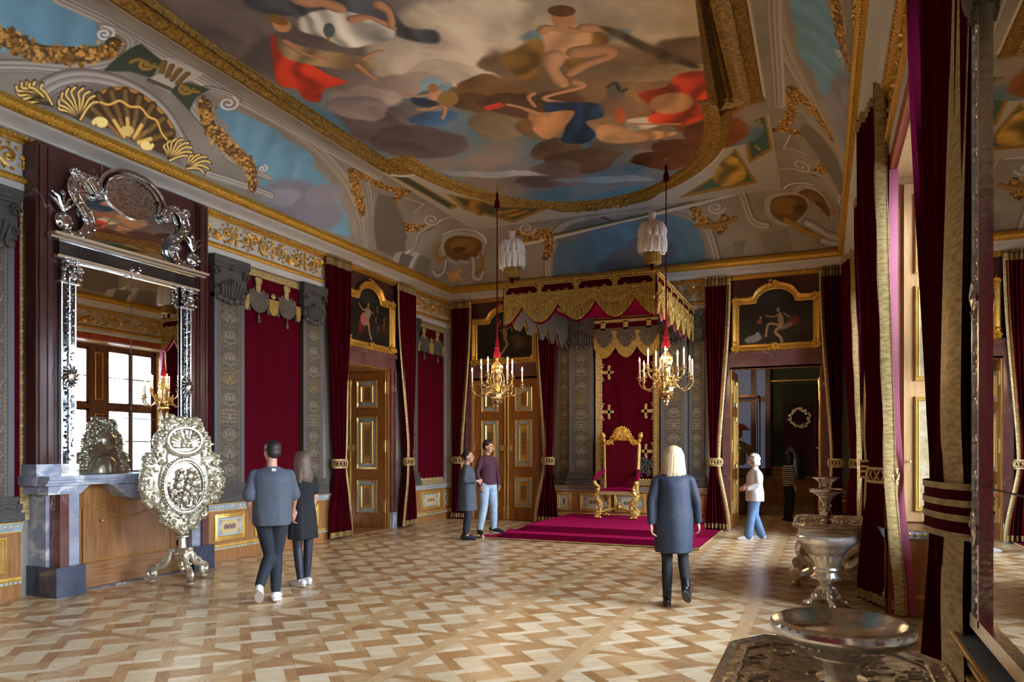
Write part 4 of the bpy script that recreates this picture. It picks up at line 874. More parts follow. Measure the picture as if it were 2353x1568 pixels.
# ---------------------------------------------------------------- wainscot
def painted_panel_mesh(w, h, kind):
    """gilt frame, pale blue field with a painted cartouche; local x across, z up, front at -y"""
    r = .008 if kind == 'low' else .006; k = Canvas(-w/2, w/2, -h/2, h/2, r, (172, 190, 204)); U, V = np.meshgrid(k.u, k.v)
    for sx_ in (-1, 1):
        for sz_ in (-1, 1):
            for i in range(3): k.stroke([(sx_*(w/2-.02), sz_*(h/2-.02-.03*i)), (sx_*(w/2-.05-.02*i), sz_*(h/2-.04-.02*i)), (sx_*(w/2-.02-.03*i), sz_*(h/2-.02))], .008, (150, 130, 70))
    a, c = w*.33, h*.33
    oct_ = [(-a, -c*.6), (-a*.75, -c), (a*.75, -c), (a, -c*.6), (a, c*.6), (a*.75, c), (-a*.75, c), (-a, c*.6)]
    k.fill([(x*1.1, y*1.14) for x, y in oct_], (214, 176, 92), .004); k.fill(oct_, (214, 192, 140) if kind == 'low' else (196, 150, 72), .004)
    L_ = max(a, c); n = 3 if L_ < .25 else 5
    for i in range(n):
        t = (i-(n-1)/2)/n*1.5; o = (t*a if a > c else 0, t*c if c >= a else 0); q = min(a, c)*.42
        for sg in (-1, 1):
            pts = [(o[0]+sg*q*math.cos(z)*(1-.1*z), o[1]+q*math.sin(z)*(1-.1*z)) for z in np.linspace(-1.3, 4.4, 14)]; k.stroke(pts, .012, random.choice([(60, 80, 90), (128, 74, 66), (60, 84, 92)]))
        k.blob(o[0], o[1], q*.35, 0, 0, q*.45, (146, 92, 110), 1, .3)
    return k
PANELK = {}
def panel_front(w, h, kind, parent, loc, y=-.02):
    key = (round(w, 2), round(h, 2), kind)
    if key not in PANELK:
        k = painted_panel_mesh(w, h, kind); U, V = np.meshgrid(np.linspace(-w/2, w/2, k.nu), np.linspace(-h/2, h/2, k.nv)); P = np.stack([U, np.full_like(U, 0), V], -1)
        o = gridmesh('painted_field', P, to_lin(k.sample(U, V), 1.0), M['paintwork'], parent, False); PANELK[key] = o
    else: o = PANELK[key].copy(); C.objects.link(o); o.parent = parent
    o.location = (loc[0], loc[1]+y, loc[2]); return o
M['paintwork'] = painted('painted_panel', .35)
def frame_rect(b, x0, x1, z0, z1, w, y0, prof=((0, 0), (.12, .018), (.35, .022), (.5, .010), (.8, .016), (1, .002))):
    """moulded frame around a rectangle, on plane y0, rising towards -y"""
    path = [(x0, z0), (x1, z0), (x1, z1), (x0, z1)]; vs = []; fs = []; m_ = len(prof)
    for i, (x, z) in enumerate(path):
        dx = 1 if x == x0 else -1; dz = 1 if z == z0 else -1
        for t, o in prof: vs.append((x+dx*t*w, y0-o, z+dz*t*w))
    for i in range(4):
        for k in range(m_-1):
            a, c = i*m_+k, ((i+1) % 4)*m_+k; fs.append((a, c, c+1, a+1))
    return b.add(vs, fs)
WAIN = .86
def wainscot(name, loc, rz, L, panels, label=None, proj=.06):
    """local x from 0 to L along the wall; panels [(centre, width)]"""
    b = MB().box(0, L, -proj, 0, 0, .78); root = struct(b.build(name, M['oak'], smooth=False)); root.location = loc; root.rotation_euler = (0, 0, rz)
    P = [(0, 0), (L, 0)]
    def strip(nm, prof, mt):
        bb = MB(); vs = []; n_ = len(prof)
        for x in (0, L): vs += [(x, -o, z) for o, z in prof]
        bb.add(vs, [(k, k+1, n_+k+1, n_+k) for k in range(n_-1)]+[tuple(range(n_)), tuple(range(n_, 2*n_))[::-1]]); return bb
    bb = strip('', [(proj, .155), (proj+.02, .155), (proj+.028, .19), (proj+.015, .205), (proj+.022, .215), (proj+.02, .235), (proj, .245)], None)
    bb.build('gilt_base_moulding', M['gold_br'], root); bb = MB()
    for k in range(int(L/.05)): bb.box(.01+k*.05, .04+k*.05, -proj-.03, -proj-.01, .165, .192)
    bb.build('leaf_row', M['blue'], root, False)
    bb = strip('', [(proj, .75), (proj+.012, .752), (proj+.015, .77), (proj+.03, .78), (proj+.04, .82), (proj+.055, .835), (proj+.06, .86), (0, .862)], None); bb.build('rail', M['blue'], root)
    bb = strip('', [(proj+.055, .843), (proj+.064, .845), (proj+.064, .858), (proj+.055, .862)], None)
    for k in range(int(L/.07)): bb.ball((.035+k*.07, -proj-.032, .805), .022, .010, .018, 6, 4)
    v2 = strip('', [(proj+.001, .735), (proj+.016, .738), (proj+.016, .752), (proj+.001, .755)], None); bb.add(v2.v, v2.f); bb.build('rail_gilding', M['gold_br'], root)
    for c, w in panels:
        bb = MB(); frame_rect(bb, c-w/2, c+w/2, .29, .70, .075, -proj-.001); bb.build('panel_frame', M['gold_br'], root, angle=25); panel_front(w-.15, .26, 'low', root, (c, -proj, .495), -.006)
    return root
ZA = PI/2
wainscot('baseboard_left', (XL, 7.68, 0), ZA, 3.05, [(.62, .62), (1.52, .78), (2.40, .62)])
wainscot('baseboard_left', (XL, 13.2, 0), ZA, 2.1, [(.35, .3), (1.2, .85), (1.9, .3)]); wainscot('baseboard_left', (XL, YB, 0), ZA, 7.5, [(1, .7), (2.2, .8), (3.6, .7), (4.8, .8), (6.0, .6), (6.95, .8)])
wainscot('baseboard_end', (-5.62, YE, 0), 0, 3.5, [(.28, .34), (1.0, .7), (1.78, .7), (2.55, .7), (3.2, .3)], proj=.08); wainscot('baseboard_end', (.02, YE, 0), 0, .6, [(.3, .35)]); wainscot('baseboard_end', (XL, YE, 0), 0, .35, [])
for y0, y1 in ((14.72, YE), (8.22, 11.08), (1.77, 4.58), (YB, -1.87)):
    L_ = y1-y0; wainscot('baseboard_right', (XR, y1, 0), -ZA, L_, [(L_/2, L_*.5)] if L_ > 1 else [])
# ---------------------------------------------------------------- window bays
for wi, (y0, y1) in enumerate(WINDOWS):
    yc = (y0+y1)/2; b = MB().box(.66, 1.3, y0, y0+.03, .0, 4.45).box(.66, 1.3, y1-.03, y1, 0, 4.45).box(.66, 1.3, y0, y1, 4.40, 4.45)
    win = struct(b.build('window_%d' % (wi+1), M['reveal'], smooth=False))
    b = MB()
    for ya, sg in ((y0, -1), (y1, 1)): b.box(.60, .70, min(ya, ya+sg*.16), max(ya, ya+sg*.16), 0, 4.56); b.box(.575, .61, min(ya+sg*.02, ya+sg*.06), max(ya+sg*.02, ya+sg*.06), 0, 4.5)
    b.box(.60, .70, y0-.16, y1+.16, 4.42, 4.56); b.build('architrave', M['redwood'], win, False)
    b = MB().box(1.24, 1.3, y0, y1, 0, .78); b.box(1.2, 1.3, y0, y1, .0, .15); b.build('window_dado', M['reveal'], win, False)
    b = MB().box(1.18, 1.32, y0, y1, .78, .86)
    for sg, ya in ((1, y0+.03), (-1, y1-.03)): b.box(.68, 1.3, min(ya, ya+sg*.03), max(ya, ya+sg*.03), .78, .86)
    b.build('window_rail', M['blue'], win, False); b = MB()
    for sg, ya in ((1, y0+.03), (-1, y1-.03)):
        for k in range(9): b.ball((.72+k*.065, ya+sg*.034, .82), .02, .008, .02, 6, 4)
        b.box(.68, 1.3, min(ya, ya+sg*.035), max(ya, ya+sg*.035), .858, .868); b.box(.68, 1.3, min(ya, ya+sg*.025), max(ya, ya+sg*.025), .18, .22)
    b.build('rail_gilding', M['gold_br'], win)
    # reveal shutters: panelled leaf with gilt frames
    for sg, ya in ((1, y0+.03), (-1, y1-.03)):
        lf = MB().box(.74, 1.24, min(ya, ya+sg*.03), max(ya, ya+sg*.03), .95, 4.32).build('shutter_leaf', M['reveal'], win, False)
        for z0, z1 in ((1.05, 2.2), (2.35, 3.3), (3.42, 4.22)):
            bb = MB(); frame_rect(bb, -.17, .17, z0, z1, .05, 0); ob = bb.build('gilt_panel_frame', M['gold_br'], lf, angle=25); ob.location = (1.0, ya+sg*.031, 0); ob.rotation_euler = (0, 0, 0 if sg < 0 else PI)
            bb = MB().box(-.12, .12, -.004, .0, z0+.05, z1-.05); ob = bb.build('painted_field', M['ivory'], lf, False); ob.location = (1.0, ya+sg*.031, 0); ob.rotation_euler = (0, 0, 0 if sg < 0 else PI)
        bb = MB(); bb.ball((.79, ya+sg*.05, 1.55), .014); bb.build('shutter_knob', M['brass'], lf)
    # frame: middle post with gilt panels and two pairs of casements
    b = MB().box(1.25, 1.36, yc-.26, yc+.26, .86, 4.42).box(1.27, 1.36, y0, y0+.12, .86, 4.42).box(1.27, 1.36, y1-.12, y1, .86, 4.42).box(1.27, 1.36, y0, y1, 4.30, 4.42).box(1.27, 1.36, y0, y1, .86, 1.02).box(1.26, 1.36, y0, y1, 2.72, 2.84)
    fm = b.build('window_frame', M['darkoak'], win, False)
    for z0, z1 in ((1.1, 2.6), (2.95, 4.2)):
        bb = MB(); frame_rect(bb, -.12, .12, z0, z1, .035, 0); ob = bb.build('gilt_panel_frame', M['gold'], fm, angle=25); ob.location = (1.248, yc, 0); ob.rotation_euler = (0, 0, -PI/2)
    for a0, a1 in ((y0+.12, yc-.26), (yc+.26, y1-.12)):
        mid = (a0+a1)/2
        for z0, z1 in ((1.02, 2.72), (2.84, 4.30)):
            for p0, p1 in ((a0, mid), (mid, a1)):
                bb = MB().box(1.29, 1.34, p0, p0+.06, z0, z1).box(1.29, 1.34, p1-.06, p1, z0, z1).box(1.29, 1.34, p0, p1, z0, z0+.06).box(1.29, 1.34, p0, p1, z1-.05, z1).box(1.305, 1.325, p0, p1, (z0+z1)/2-.012, (z0+z1)/2+.012); cs = bb.build('casement', M['darkoak'], win, False)
                bb = MB().box(1.313, 1.317, p0+.05, p1-.05, z0+.05, z1-.04); bb.build('pane', M['glass'], cs, False)
# ---------------------------------------------------------------- doors
def door_leaf(name, parent, w, h=3.3, flip=1, lock=True):
    """leaf in the x-z plane from x=0 (hinge) to x=w*flip, front at -y"""
    x0, x1 = sorted((0, w*flip)); b = MB().box(x0, x1, 0, .05, .01, h)
    b.box(x0, x1, -.012, 0, .01, .26).box(x0, x0+.17, -.008, 0, .26, h-.02).box(x1-.17, x1, -.008, 0, .26, h-.02).box(x0+.171, x1-.171, -.0075, 0, 1.05, 1.22).box(x0+.171, x1-.171, -.0075, 0, 2.38, 2.52).box(x0+.171, x1-.171, -.0075, 0, h-.16, h-.02)
    lf = b.build(name, M['door_oak'], parent, False); c = (x0+x1)/2; pw = w-.40
    for z0, z1 in ((.30, 1.02), (1.24, 2.36), (2.54, 3.12)):
        bb = MB(); frame_rect(bb, c-pw/2, c+pw/2, z0, z1, .045, -.002); q = .10; frame_rect(bb, c-pw/2+q, c+pw/2-q, z0+q, z1-q, .045, -.012, ((0, 0), (.2, .02), (.6, .026), (1, .004)))
        bb.build('gilt_panel_moulding', M['gold_br'], lf, angle=25); panel_front(pw-.07, z1-z0-.07, 'door', lf, (c, 0, (z0+z1)/2), -.010)
    bb = MB(); xs_ = x0+.035 if flip < 0 else x1-.035
    if lock:
        bb.box(xs_-.035, xs_+.015 if flip > 0 else xs_+.035, -.028, 0, .01, .32); bb.lathe([(.022, 0), (.022, 2.65), (.034, 2.72), (.040, 2.80), (.03, 2.82)], (xs_, -.012, .32), 8); bb.build('gilt_astragal', M['gold_br'], lf)
        bb = MB().box(xs_-.05, xs_+.05+(.06 if flip < 0 else -.0)-(0 if flip < 0 else 0), -.04, -.012, 1.62, 1.76); bb.box(xs_-.12 if flip > 0 else xs_, xs_ if flip > 0 else xs_+.12, -.034, -.01, 1.63, 1.75); bb.ball((xs_, -.06, 1.69), .022); bb.build('lock_case', M['brass'], lf, False)
    bb = MB()
    for z in (.35, 1.62, 2.85): bb.cyl((0, -.012, z), .016, .22, 8); bb.ball((0, -.012, z-.01), .017); bb.ball((0, -.012, z+.23), .017)
    for z in (.35, 1.62, 2.85): bb.box(min(0, flip*.05), max(0, flip*.05), -.013, -.006, z+.01, z+.21)
    bb.build('hinge', M['brass'], lf); return lf
def door_surround(name, loc, rz, hw, h=3.34, depth=.3):
    """marble jambs and lintel; local x centred"""
    b = MB()
    for sg in (-1, 1):
        for o, w0, w1 in ((.05, 0, .14), (.08, .10, .15)): b.box(*sorted((sg*(hw+w0), sg*(hw+w1))), -o, 0, .34, h+(.0))
    b.box(-hw-.15, hw+.15, -.05, 0, h, h+.24).box(-hw-.17, hw+.17, -.09, 0, h+.22, h+.31).box(-hw-.15, hw+.15, -.07, 0, h+.10, h+.14)
    root = struct(b.build(name, M['red_marble'], smooth=False)); root.location = loc; root.rotation_euler = (0, 0, rz)
    b = MB()
    for sg in (-1, 1): b.box(*sorted((sg*(hw-.0), sg*(hw+.16))), -.09, 0, 0, .34)
    b.build('plinth_block', M['grey_marble'], root, False)
    b = MB()
    for sg in (-1, 1): b.box(*sorted((sg*(hw-.02), sg*(hw+.06))), -.01, depth, 0, h)
    b.box(-hw, hw, -.01, depth, h-.03, h+.02).box(-hw, hw, .10, .13, h-.045, h-.03); b.build('door_lining', M['door_oak'], root, False)
    b = MB().box(-hw+.1, -.1, .03, .05, h-.04, h-.028).box(.1, hw-.1, .03, .05, h-.04, h-.028)
    for sg in (-1, 1): b.box(*sorted((sg*(hw-.025), sg*(hw-.02))), .0, .03, 0, h-.03)
    b.build('gilt_lining_strip', M['gold_br'], root, False)
    return root
d1 = door_surround('door_1', (XL, 11.98, 0), ZA, .79, depth=1.6)
lf = door_leaf('door_leaf', d1, .92, flip=-1); lf.location = (.74, .06, 0); lf.rotation_euler = (0, 0, -PI/2)
lf = door_leaf('door_leaf', d1, .62, flip=1); lf.location = (-.74, .06, 0); lf.rotation_euler = (0, 0, PI/2)
b = MB().box(-.9, .9, 1.6, 1.7, 0, 3.5); b.build('passage_back', M['red_marble_v'], d1, False)
d2 = door_surround('door_2', (-6.83, YE, 0), 0, .86, depth=.28)
l1 = door_leaf('door_leaf', d2, .855, flip=1); l1.location = (-.86, .10, 0); l2 = door_leaf('door_leaf', d2, .855, flip=-1, lock=True); l2.location = (.86, .10, 0)
d3 = door_surround('door_3', (-.895, YE, 0), 0, .86, depth=.3)
l1 = door_leaf('door_leaf', d3, .84, flip=1); l1.location = (-.85, .16, 0); l1.rotation_euler = (0, 0, PI/2-.03); l1.scale = (1, 1, 1)
l2 = door_leaf('door_leaf', d3, .84, flip=-1); l2.location = (.84, .16, 0); l2.rotation_euler = (0, 0, -PI/2)
# ---------------------------------------------------------------- embroidered pilasters
kb = Canvas(-.30, .30, 0, 3.0, .006, (80, 74, 65)); U, V = np.meshgrid(kb.u, kb.v)
kb.a = kb.a*(1+.35*(fbm(U*30, V*30, 2)-.5))[..., None]
def sym(fn):
    for sg in (-1, 1): fn(sg)
kb.fill([(-.3, 0), (-.225, 0), (-.225, 3), (-.3, 3)], (92, 94, 100), .004); kb.fill([(.225, 0), (.3, 0), (.3, 3), (.225, 3)], (92, 94, 100), .004)
for sg in (-1, 1):
    kb.stroke([(sg*.222, 0), (sg*.222, 3)], .008, (60, 58, 56)); kb.stroke([(sg*.20, 0), (sg*.20, 3)], .010, (112, 98, 60))
    for i in range(60): kb.blob(sg*.20, .025+i*.05, .012, 0, 0, .014, (124, 108, 70), 1, .4)
LT, GD, DK = (126, 116, 98), (124, 104, 58), (60, 57, 54)
z = .12; rs = random.Random(4)
while z < 2.9:
    h = rs.choice((.22, .3, .26)); c = rs.choice((LT, LT, GD)); kd = rs.choice((0, 1, 2))
    for sg in (-1, 1):
        if kd == 0:
            kb.stroke([(sg*.15*math.sin(t)*(1-.12*t), z+h*.5-.11*math.cos(t)*(1-.1*t)) for t in np.linspace(0, 5.5, 24)], .013, c); kb.stroke([(0, z), (sg*.05, z+.05), (sg*.14, z+.06), (sg*.17, z+.14)], .012, c)
            kb.blob(sg*.07, z+h*.5, .03, 0, 0, .045, c, .9, .3)
        elif kd == 1:
            for q in range(5): kb.stroke([(sg*.02, z+.02), (sg*(.05+.03*q), z+.1+.02*(4-q)), (sg*(.04+.032*q), z+h*.95-.035*q)], .012, c)
            kb.stroke([(sg*.17, z+h), (sg*.1, z+h*.8), (0, z+h*.86)], .012, GD)
        else:
            for q in range(4):
                for w_ in range(3): kb.blob(sg*(.03+.05*w_), z+.04+.06*q, .015, .015, -.015, .015, c, .9, .3)
            kb.stroke([(sg*.18, z), (sg*.18, z+h), (0, z+h+.03)], .01, GD)
        kb.stroke([(0, z+h), (sg*.06, z+h+.03), (sg*.12, z+h+.01)], .011, GD)
    kb.blob(0, z+h*.5, .03, 0, 0, .05, c, 1, .3); z += h+.05
brocade_mat = painted('silver_embroidery', .5, .15, .5)
M['grey_cloth'] = noisy('grey_embroidered_cloth', lin((88, 84, 79)), lin((56, 53, 49)), 60, rough=.6, metal=.15, det=5, bs=.7, bd=.008)
broc = None
def pilaster(label, loc, rz, w=.6, base=.87, top=4.56, proj=.10, bright=None, group=None, half=0):
    """half crops for slim back pilasters"""
    global broc
    t = thing('pilaster', label, 'pilaster', loc, rz, group); hw = w/2
    b = MB().box(-hw, hw, -proj+.01, 0, base+.2, top-.05); sh = b.build('shaft', M['grey_cloth'], t, False)
    if broc is None:
        P = np.stack([U, np.full_like(U, 0), V], -1); broc = gridmesh('embroidery', P, to_lin(kb.a, 1.0), brocade_mat, sh, False); o = broc
    else: o = broc.copy(); C.objects.link(o); o.parent = sh
    o.location = (0, -proj+.006, base+.28); o.scale = (w/.6, 1, (top-.62-base-.28)/3.0)
    b = MB()
    for o_, z0, z1 in ((.0, top-.62, top-.56), (.02, top-.56, top-.16), (.045, top-.16, top-.12), (.06, top-.12, top)): b.box(-hw-o_, hw+o_, -proj-o_, 0, z0, z1)
    for sg in (-1, 1):    # volutes
        pts = [(sg*(hw-.01+.07*math.cos(a)*(1-a/14)), -proj-.04, top-.24+.075*math.sin(a)*(1-a/14)) for a in np.linspace(0, 9, 26)]; b.tube(pts, .014, 5)
        pts = [(sg*(hw-.01+.05*math.cos(a)*(1-a/12)), -proj-.035, top-.47+.05*math.sin(a)*(1-a/12)) for a in np.linspace(0, 8, 20)]; b.tube(pts, .011, 5)
        for i in range(4): b.tube([(sg*hw*.2*i, -proj-.02, top-.6), (sg*hw*(.2*i+.08), -proj-.05, top-.45), (sg*hw*(.22*i+.05), -proj-.07, top-.32-.03*i)], [.022, .03, .012], 6)
    b.ball((0, -proj-.05, top-.14), .06, .03, .05); 
    for i in range(5): b.ball(((i-2)*hw*.38, -proj-.03, top-.62-.02*(2-abs(i-2))), hw*.2, .02, .05, 8, 5)
    b.build('capital', M['grey_cloth'], t)
    b = MB()
    for o_, z0, z1 in ((.07, base, base+.09), (.045, base+.09, base+.12), (.055, base+.12, base+.19), (.02, base+.19, base+.22), (.03, base+.22, base+.27)): b.box(-hw-o_, hw+o_, -proj-o_, 0, z0, z1)
    for i in range(8): b.ball((-hw+.03+(w-.06)*i/7, -proj-.055, base+.155), .03, .015, .022, 6, 4)
    b.build('base', M['grey_cloth'], t); return t
Lw = (XL, ZA); 
def onleft(y): return (XL, y, 0)
pg = 'embroidered pilasters of the left wall'
pilaster('grey embroidered pilaster right of the silver mirror, left of the wide crimson panel', onleft(8.27), ZA)
pilaster('grey embroidered pilaster between the wide crimson panel and the left door curtain', onleft(10.22), ZA, .54)
pilaster('slim grey embroidered pilaster between the left door and the corner', onleft(13.55), ZA, .42)
pilaster('grey embroidered pilaster cut by the left edge of the view, beyond the chimney breast', onleft(4.83), ZA, .56)
pilaster('grey embroidered pilaster close left of the throne velvet', (-4.90, YE, 0), 0, .54, .88, 4.56, .22); pilaster('grey embroidered pilaster close right of the throne velvet', (-2.87, YE, 0), 0, .54, .88, 4.56, .22)
pilaster('slim grey embroidered pilaster left of the throne wall, beside the door curtain', (-5.33, YE, 0), 0, .30, .88, 4.56, .08); pilaster('slim grey embroidered pilaster right of the throne wall, beside the door curtain', (-2.42, YE, 0), 0, .32, .88, 4.56, .08)
# ---------------------------------------------------------------- velvet fields
def wallvelvet(label, loc, rz, x0, x1, z0=.95, z1=4.56, gal=(0, 0), out=.012, borders=True):
    t = thing('velvet_panel', label, 'wall hanging', loc, rz); n = max(8, int((x1-x0)/.03))
    b = MB().grid(lambda u, v: (x0+(x1-x0)*u, -out-.004*math.sin(u*(x1-x0)*2*PI/.42), z0+(z1-z0)*v), n, 6); b.build('velvet', M['velvet'], t)
    b = MB().box(x0, x1, -out-.03, 0, .865, .95)
    for k in range(int((x1-x0)/.09)):
        c = x0+.045+k*.09; b.ball((c, -out-.02, .965+.01*(k % 2)), .045, .012, .04, 8, 5)
    for g, w_, xa, xb in ((gal[0], .1, x0, x0+.1), (gal[1], .1, x1-.1, x1)):
        if g:
            b.box(xa, xb, -out-.02, 0, .95, z1)
            for k in range(int((z1-.95)/.06)): b.ball(((xa+xb)/2+(.02 if k % 2 else -.02), -out-.02, .98+k*.06), .03, .01, .024, 6, 4)
    b.build('gold_galloon', M['galloon'], t); return t
def lambrequin(parent, x0, x1, z=4.56, out=.03, n=2, gm=None):
    w = x1-x0; b = MB().box(x0, x1, -out-.02, -out+.01, z-.13, z-.02)
    for k in range(n):
        c = x0+w*(k+.5)/n; b.box(c-.05, c+.05, -out-.02, -out, z-.36, z-.12)
        for sg in (-1, 1):
            b.tube([(c+sg*.03, -out-.02, z-.14), (c+sg*.07, -out-.02, z-.17), (c+sg*.05, -out-.02, z-.24)], .014, 5); b.tube([(c, -out-.02, z-.37), (c+sg*.08, -out-.02, z-.39), (c+sg*.12, -out-.02, z-.35), (c+sg*.10, -out-.02, z-.32)], [.02, .016, .014, .01], 5)
    for k in range(1, n):
        c = x0+w*k/n
        for i in range(5): a = PI*(.15+.7*i/4); b.tube([(c, -out-.03, z-.42), (c+.07*math.cos(a), -out-.03, z-.42+.09*math.sin(a))], [.016, .008], 5)
    b.build('gold_strapwork', M['galloon'], parent)
    def lobe(bb, c, hw, z0, dep, y, th=.02):
        pts = [(c-hw, z0)]+[(c+hw*math.cos(PI+PI*i/14)*(1 if 2 < i < 12 else .97), z0-dep*.35-dep*.65*math.sin(PI*i/14)) for i in range(15)]+[(c+hw, z0)]; bb.prism(pts, lambda x, q: (x, y-th, q), lambda x, q: (x, y, q))
    for k in range(n):
        c = x0+w*(k+.5)/n; g = MB(); lobe(g, c, w/n*.33, z-.36, .34, -out-.01, .025)
        for sg, dz in ((-1, .56), (0, .72), (1, .56)):
            g.lathe([(.008, 0), (.012, -.03), (.022, -.05), (.018, -.06), (.034, -.13), (.03, -.16)], (c+sg*w/n*.33, -out-.02, z-dz+.02), 8)
        g.build('grey_lobe', M['grey_fringe'], parent)
    for k in range(n+1):
        c = x0+w*k/n; hw_ = w/n*.17; f = MB()
        if k == 0: c += hw_*.5
        if k == n: c -= hw_*.5
        lobe(f, c, hw_*(1 if 0 < k < n else .55), z-.44, .26, -out-.01, .03); f.build('gold_fringe_lobe', M['fringe'], parent)
t = wallvelvet('wide crimson velvet panel with gold and grey lambrequin, between two grey pilasters', onleft(9.25), ZA, -.69, .70); lambrequin(t, -.66, .66)
t = wallvelvet('crimson velvet panel with small lambrequin between the left door curtain and the room corner', onleft(14.43), ZA, -.68, .66); lambrequin(t, -.62, .62)
wallvelvet('narrow crimson velvet strip with gold border right of the silver mirror', onleft(7.82), ZA, -.14, .15, gal=(1, 0))
wallvelvet('narrow crimson velvet strip with gold border at the left edge of the view', onleft(5.24), ZA, -.14, .07, gal=(0, 1))
b = MB().box(-8.34, -8.17, YE-.10, YE, .86, 4.56).box(-8.36, -8.30, 15.08, YE, .86, 4.56); struct(b.build('trim_12', M['greypaint'], smooth=False))
# velvet behind the throne with gold border and crosses
t = thing('throne_hanging', 'tall crimson velvet hanging framed in gold behind the throne', 'wall hanging', (-3.885, YE, 0), 0)
MB().grid(lambda u, v: (-.62+1.24*u, -.10-.006*math.sin(u*18), .95+3.6*v), 40, 6).build('velvet', M['velvet'], t)
b = MB()
for sg in (-1, 1):
    b.box(*sorted((sg*.60, sg*.70)), -.15, -.08, .88, 4.5)
    for k in range(48): b.ball((sg*.585, -.13, 1.02+k*.066), .035, .015, .038, 6, 4)
    for zc in (1.62, 2.48, 3.34):
        b.box(*sorted((sg*.36, sg*.6)), -.13, -.105, zc-.035, zc+.035); b.box(*sorted((sg*.38, sg*.43)), -.13, -.105, zc-.11, zc+.11)
        for dx, dz, r in ((.33, 0, .035), (.405, .13, .035), (.405, -.13, .035), (.56, .12, .03), (.56, -.12, .03), (.53, .17, .02), (.53, -.17, .02)): b.ball((sg*dx, -.12, zc+dz), r, .015, r)
b.box(-.70, .70, -.15, -.08, .88, .98)
for k in range(20): b.ball((-.6+k*.063, -.13, 1.0), .035, .015, .035, 6, 4)
b.build('gold_border', M['galloon'], t)
for sg in (-1, 1):
    b = MB()
    for k in range(70): a = random.uniform(0, 2*PI); r = math.sqrt(random.random())*.22; b.ball((sg*.36+r*math.cos(a), -.125, 1.28+r*math.sin(a)*.9), .03, .014, .03, 6, 4)
    for k in range(5): pts = [(sg*.36+.17*math.cos(a)*(1-a/12)*(1-.1*k), -.135, 1.28+.15*math.sin(a+k)*(1-a/12)) for a in np.linspace(0, 5, 14)]; b.tube(pts, .012, 5)
    b.build('silver_embroidery', M['grey_cloth'], t)
b = MB()
b.box(-.72, .72, -.26, -.2, 4.40, 4.46)
for k in range(3):
    c = -.5+k*.5; b.box(c-.05, c+.05, -.26, -.22, 4.24, 4.42)
for k in range(2): c = -.25+k*.5; b.lathe([(.09, 0), (.07, .06), (.03, .10), (.09, .2), (.05, .24), (.01, .30)], (c, -.24, 3.98), 10, sy=.4)
b.build('gold_strapwork', M['galloon'], t); b = MB(); 
def scallop(bb, x0, x1, zt, d0, d1, n, y, th=.03, ph=0, nz=1):
    pts = [(x0, zt)]+[(x0+(x1-x0)*i/60, zt-d0-(d1-d0)*abs(math.sin(PI*(n*i/60+ph)))**.8) for i in range(61)]+[(x1, zt)]; bb.prism(pts, lambda x, q: (x, y-th, q), lambda x, q: (x, y, q))
scallop(b, -.72, .72, 4.2, .32, .56, 3, -.2, ph=0); b.build('gold_fringe', M['fringe'], t); b = MB(); scallop(b, -.72, .72, 4.28, .04, .42, 3, -.23); b.build('grey_lobes', M['grey_fringe'], t); MB().box(-.72, .72, -.2, -.1, 4.2, 4.5).build('valance_velvet', M['velvet'], t)
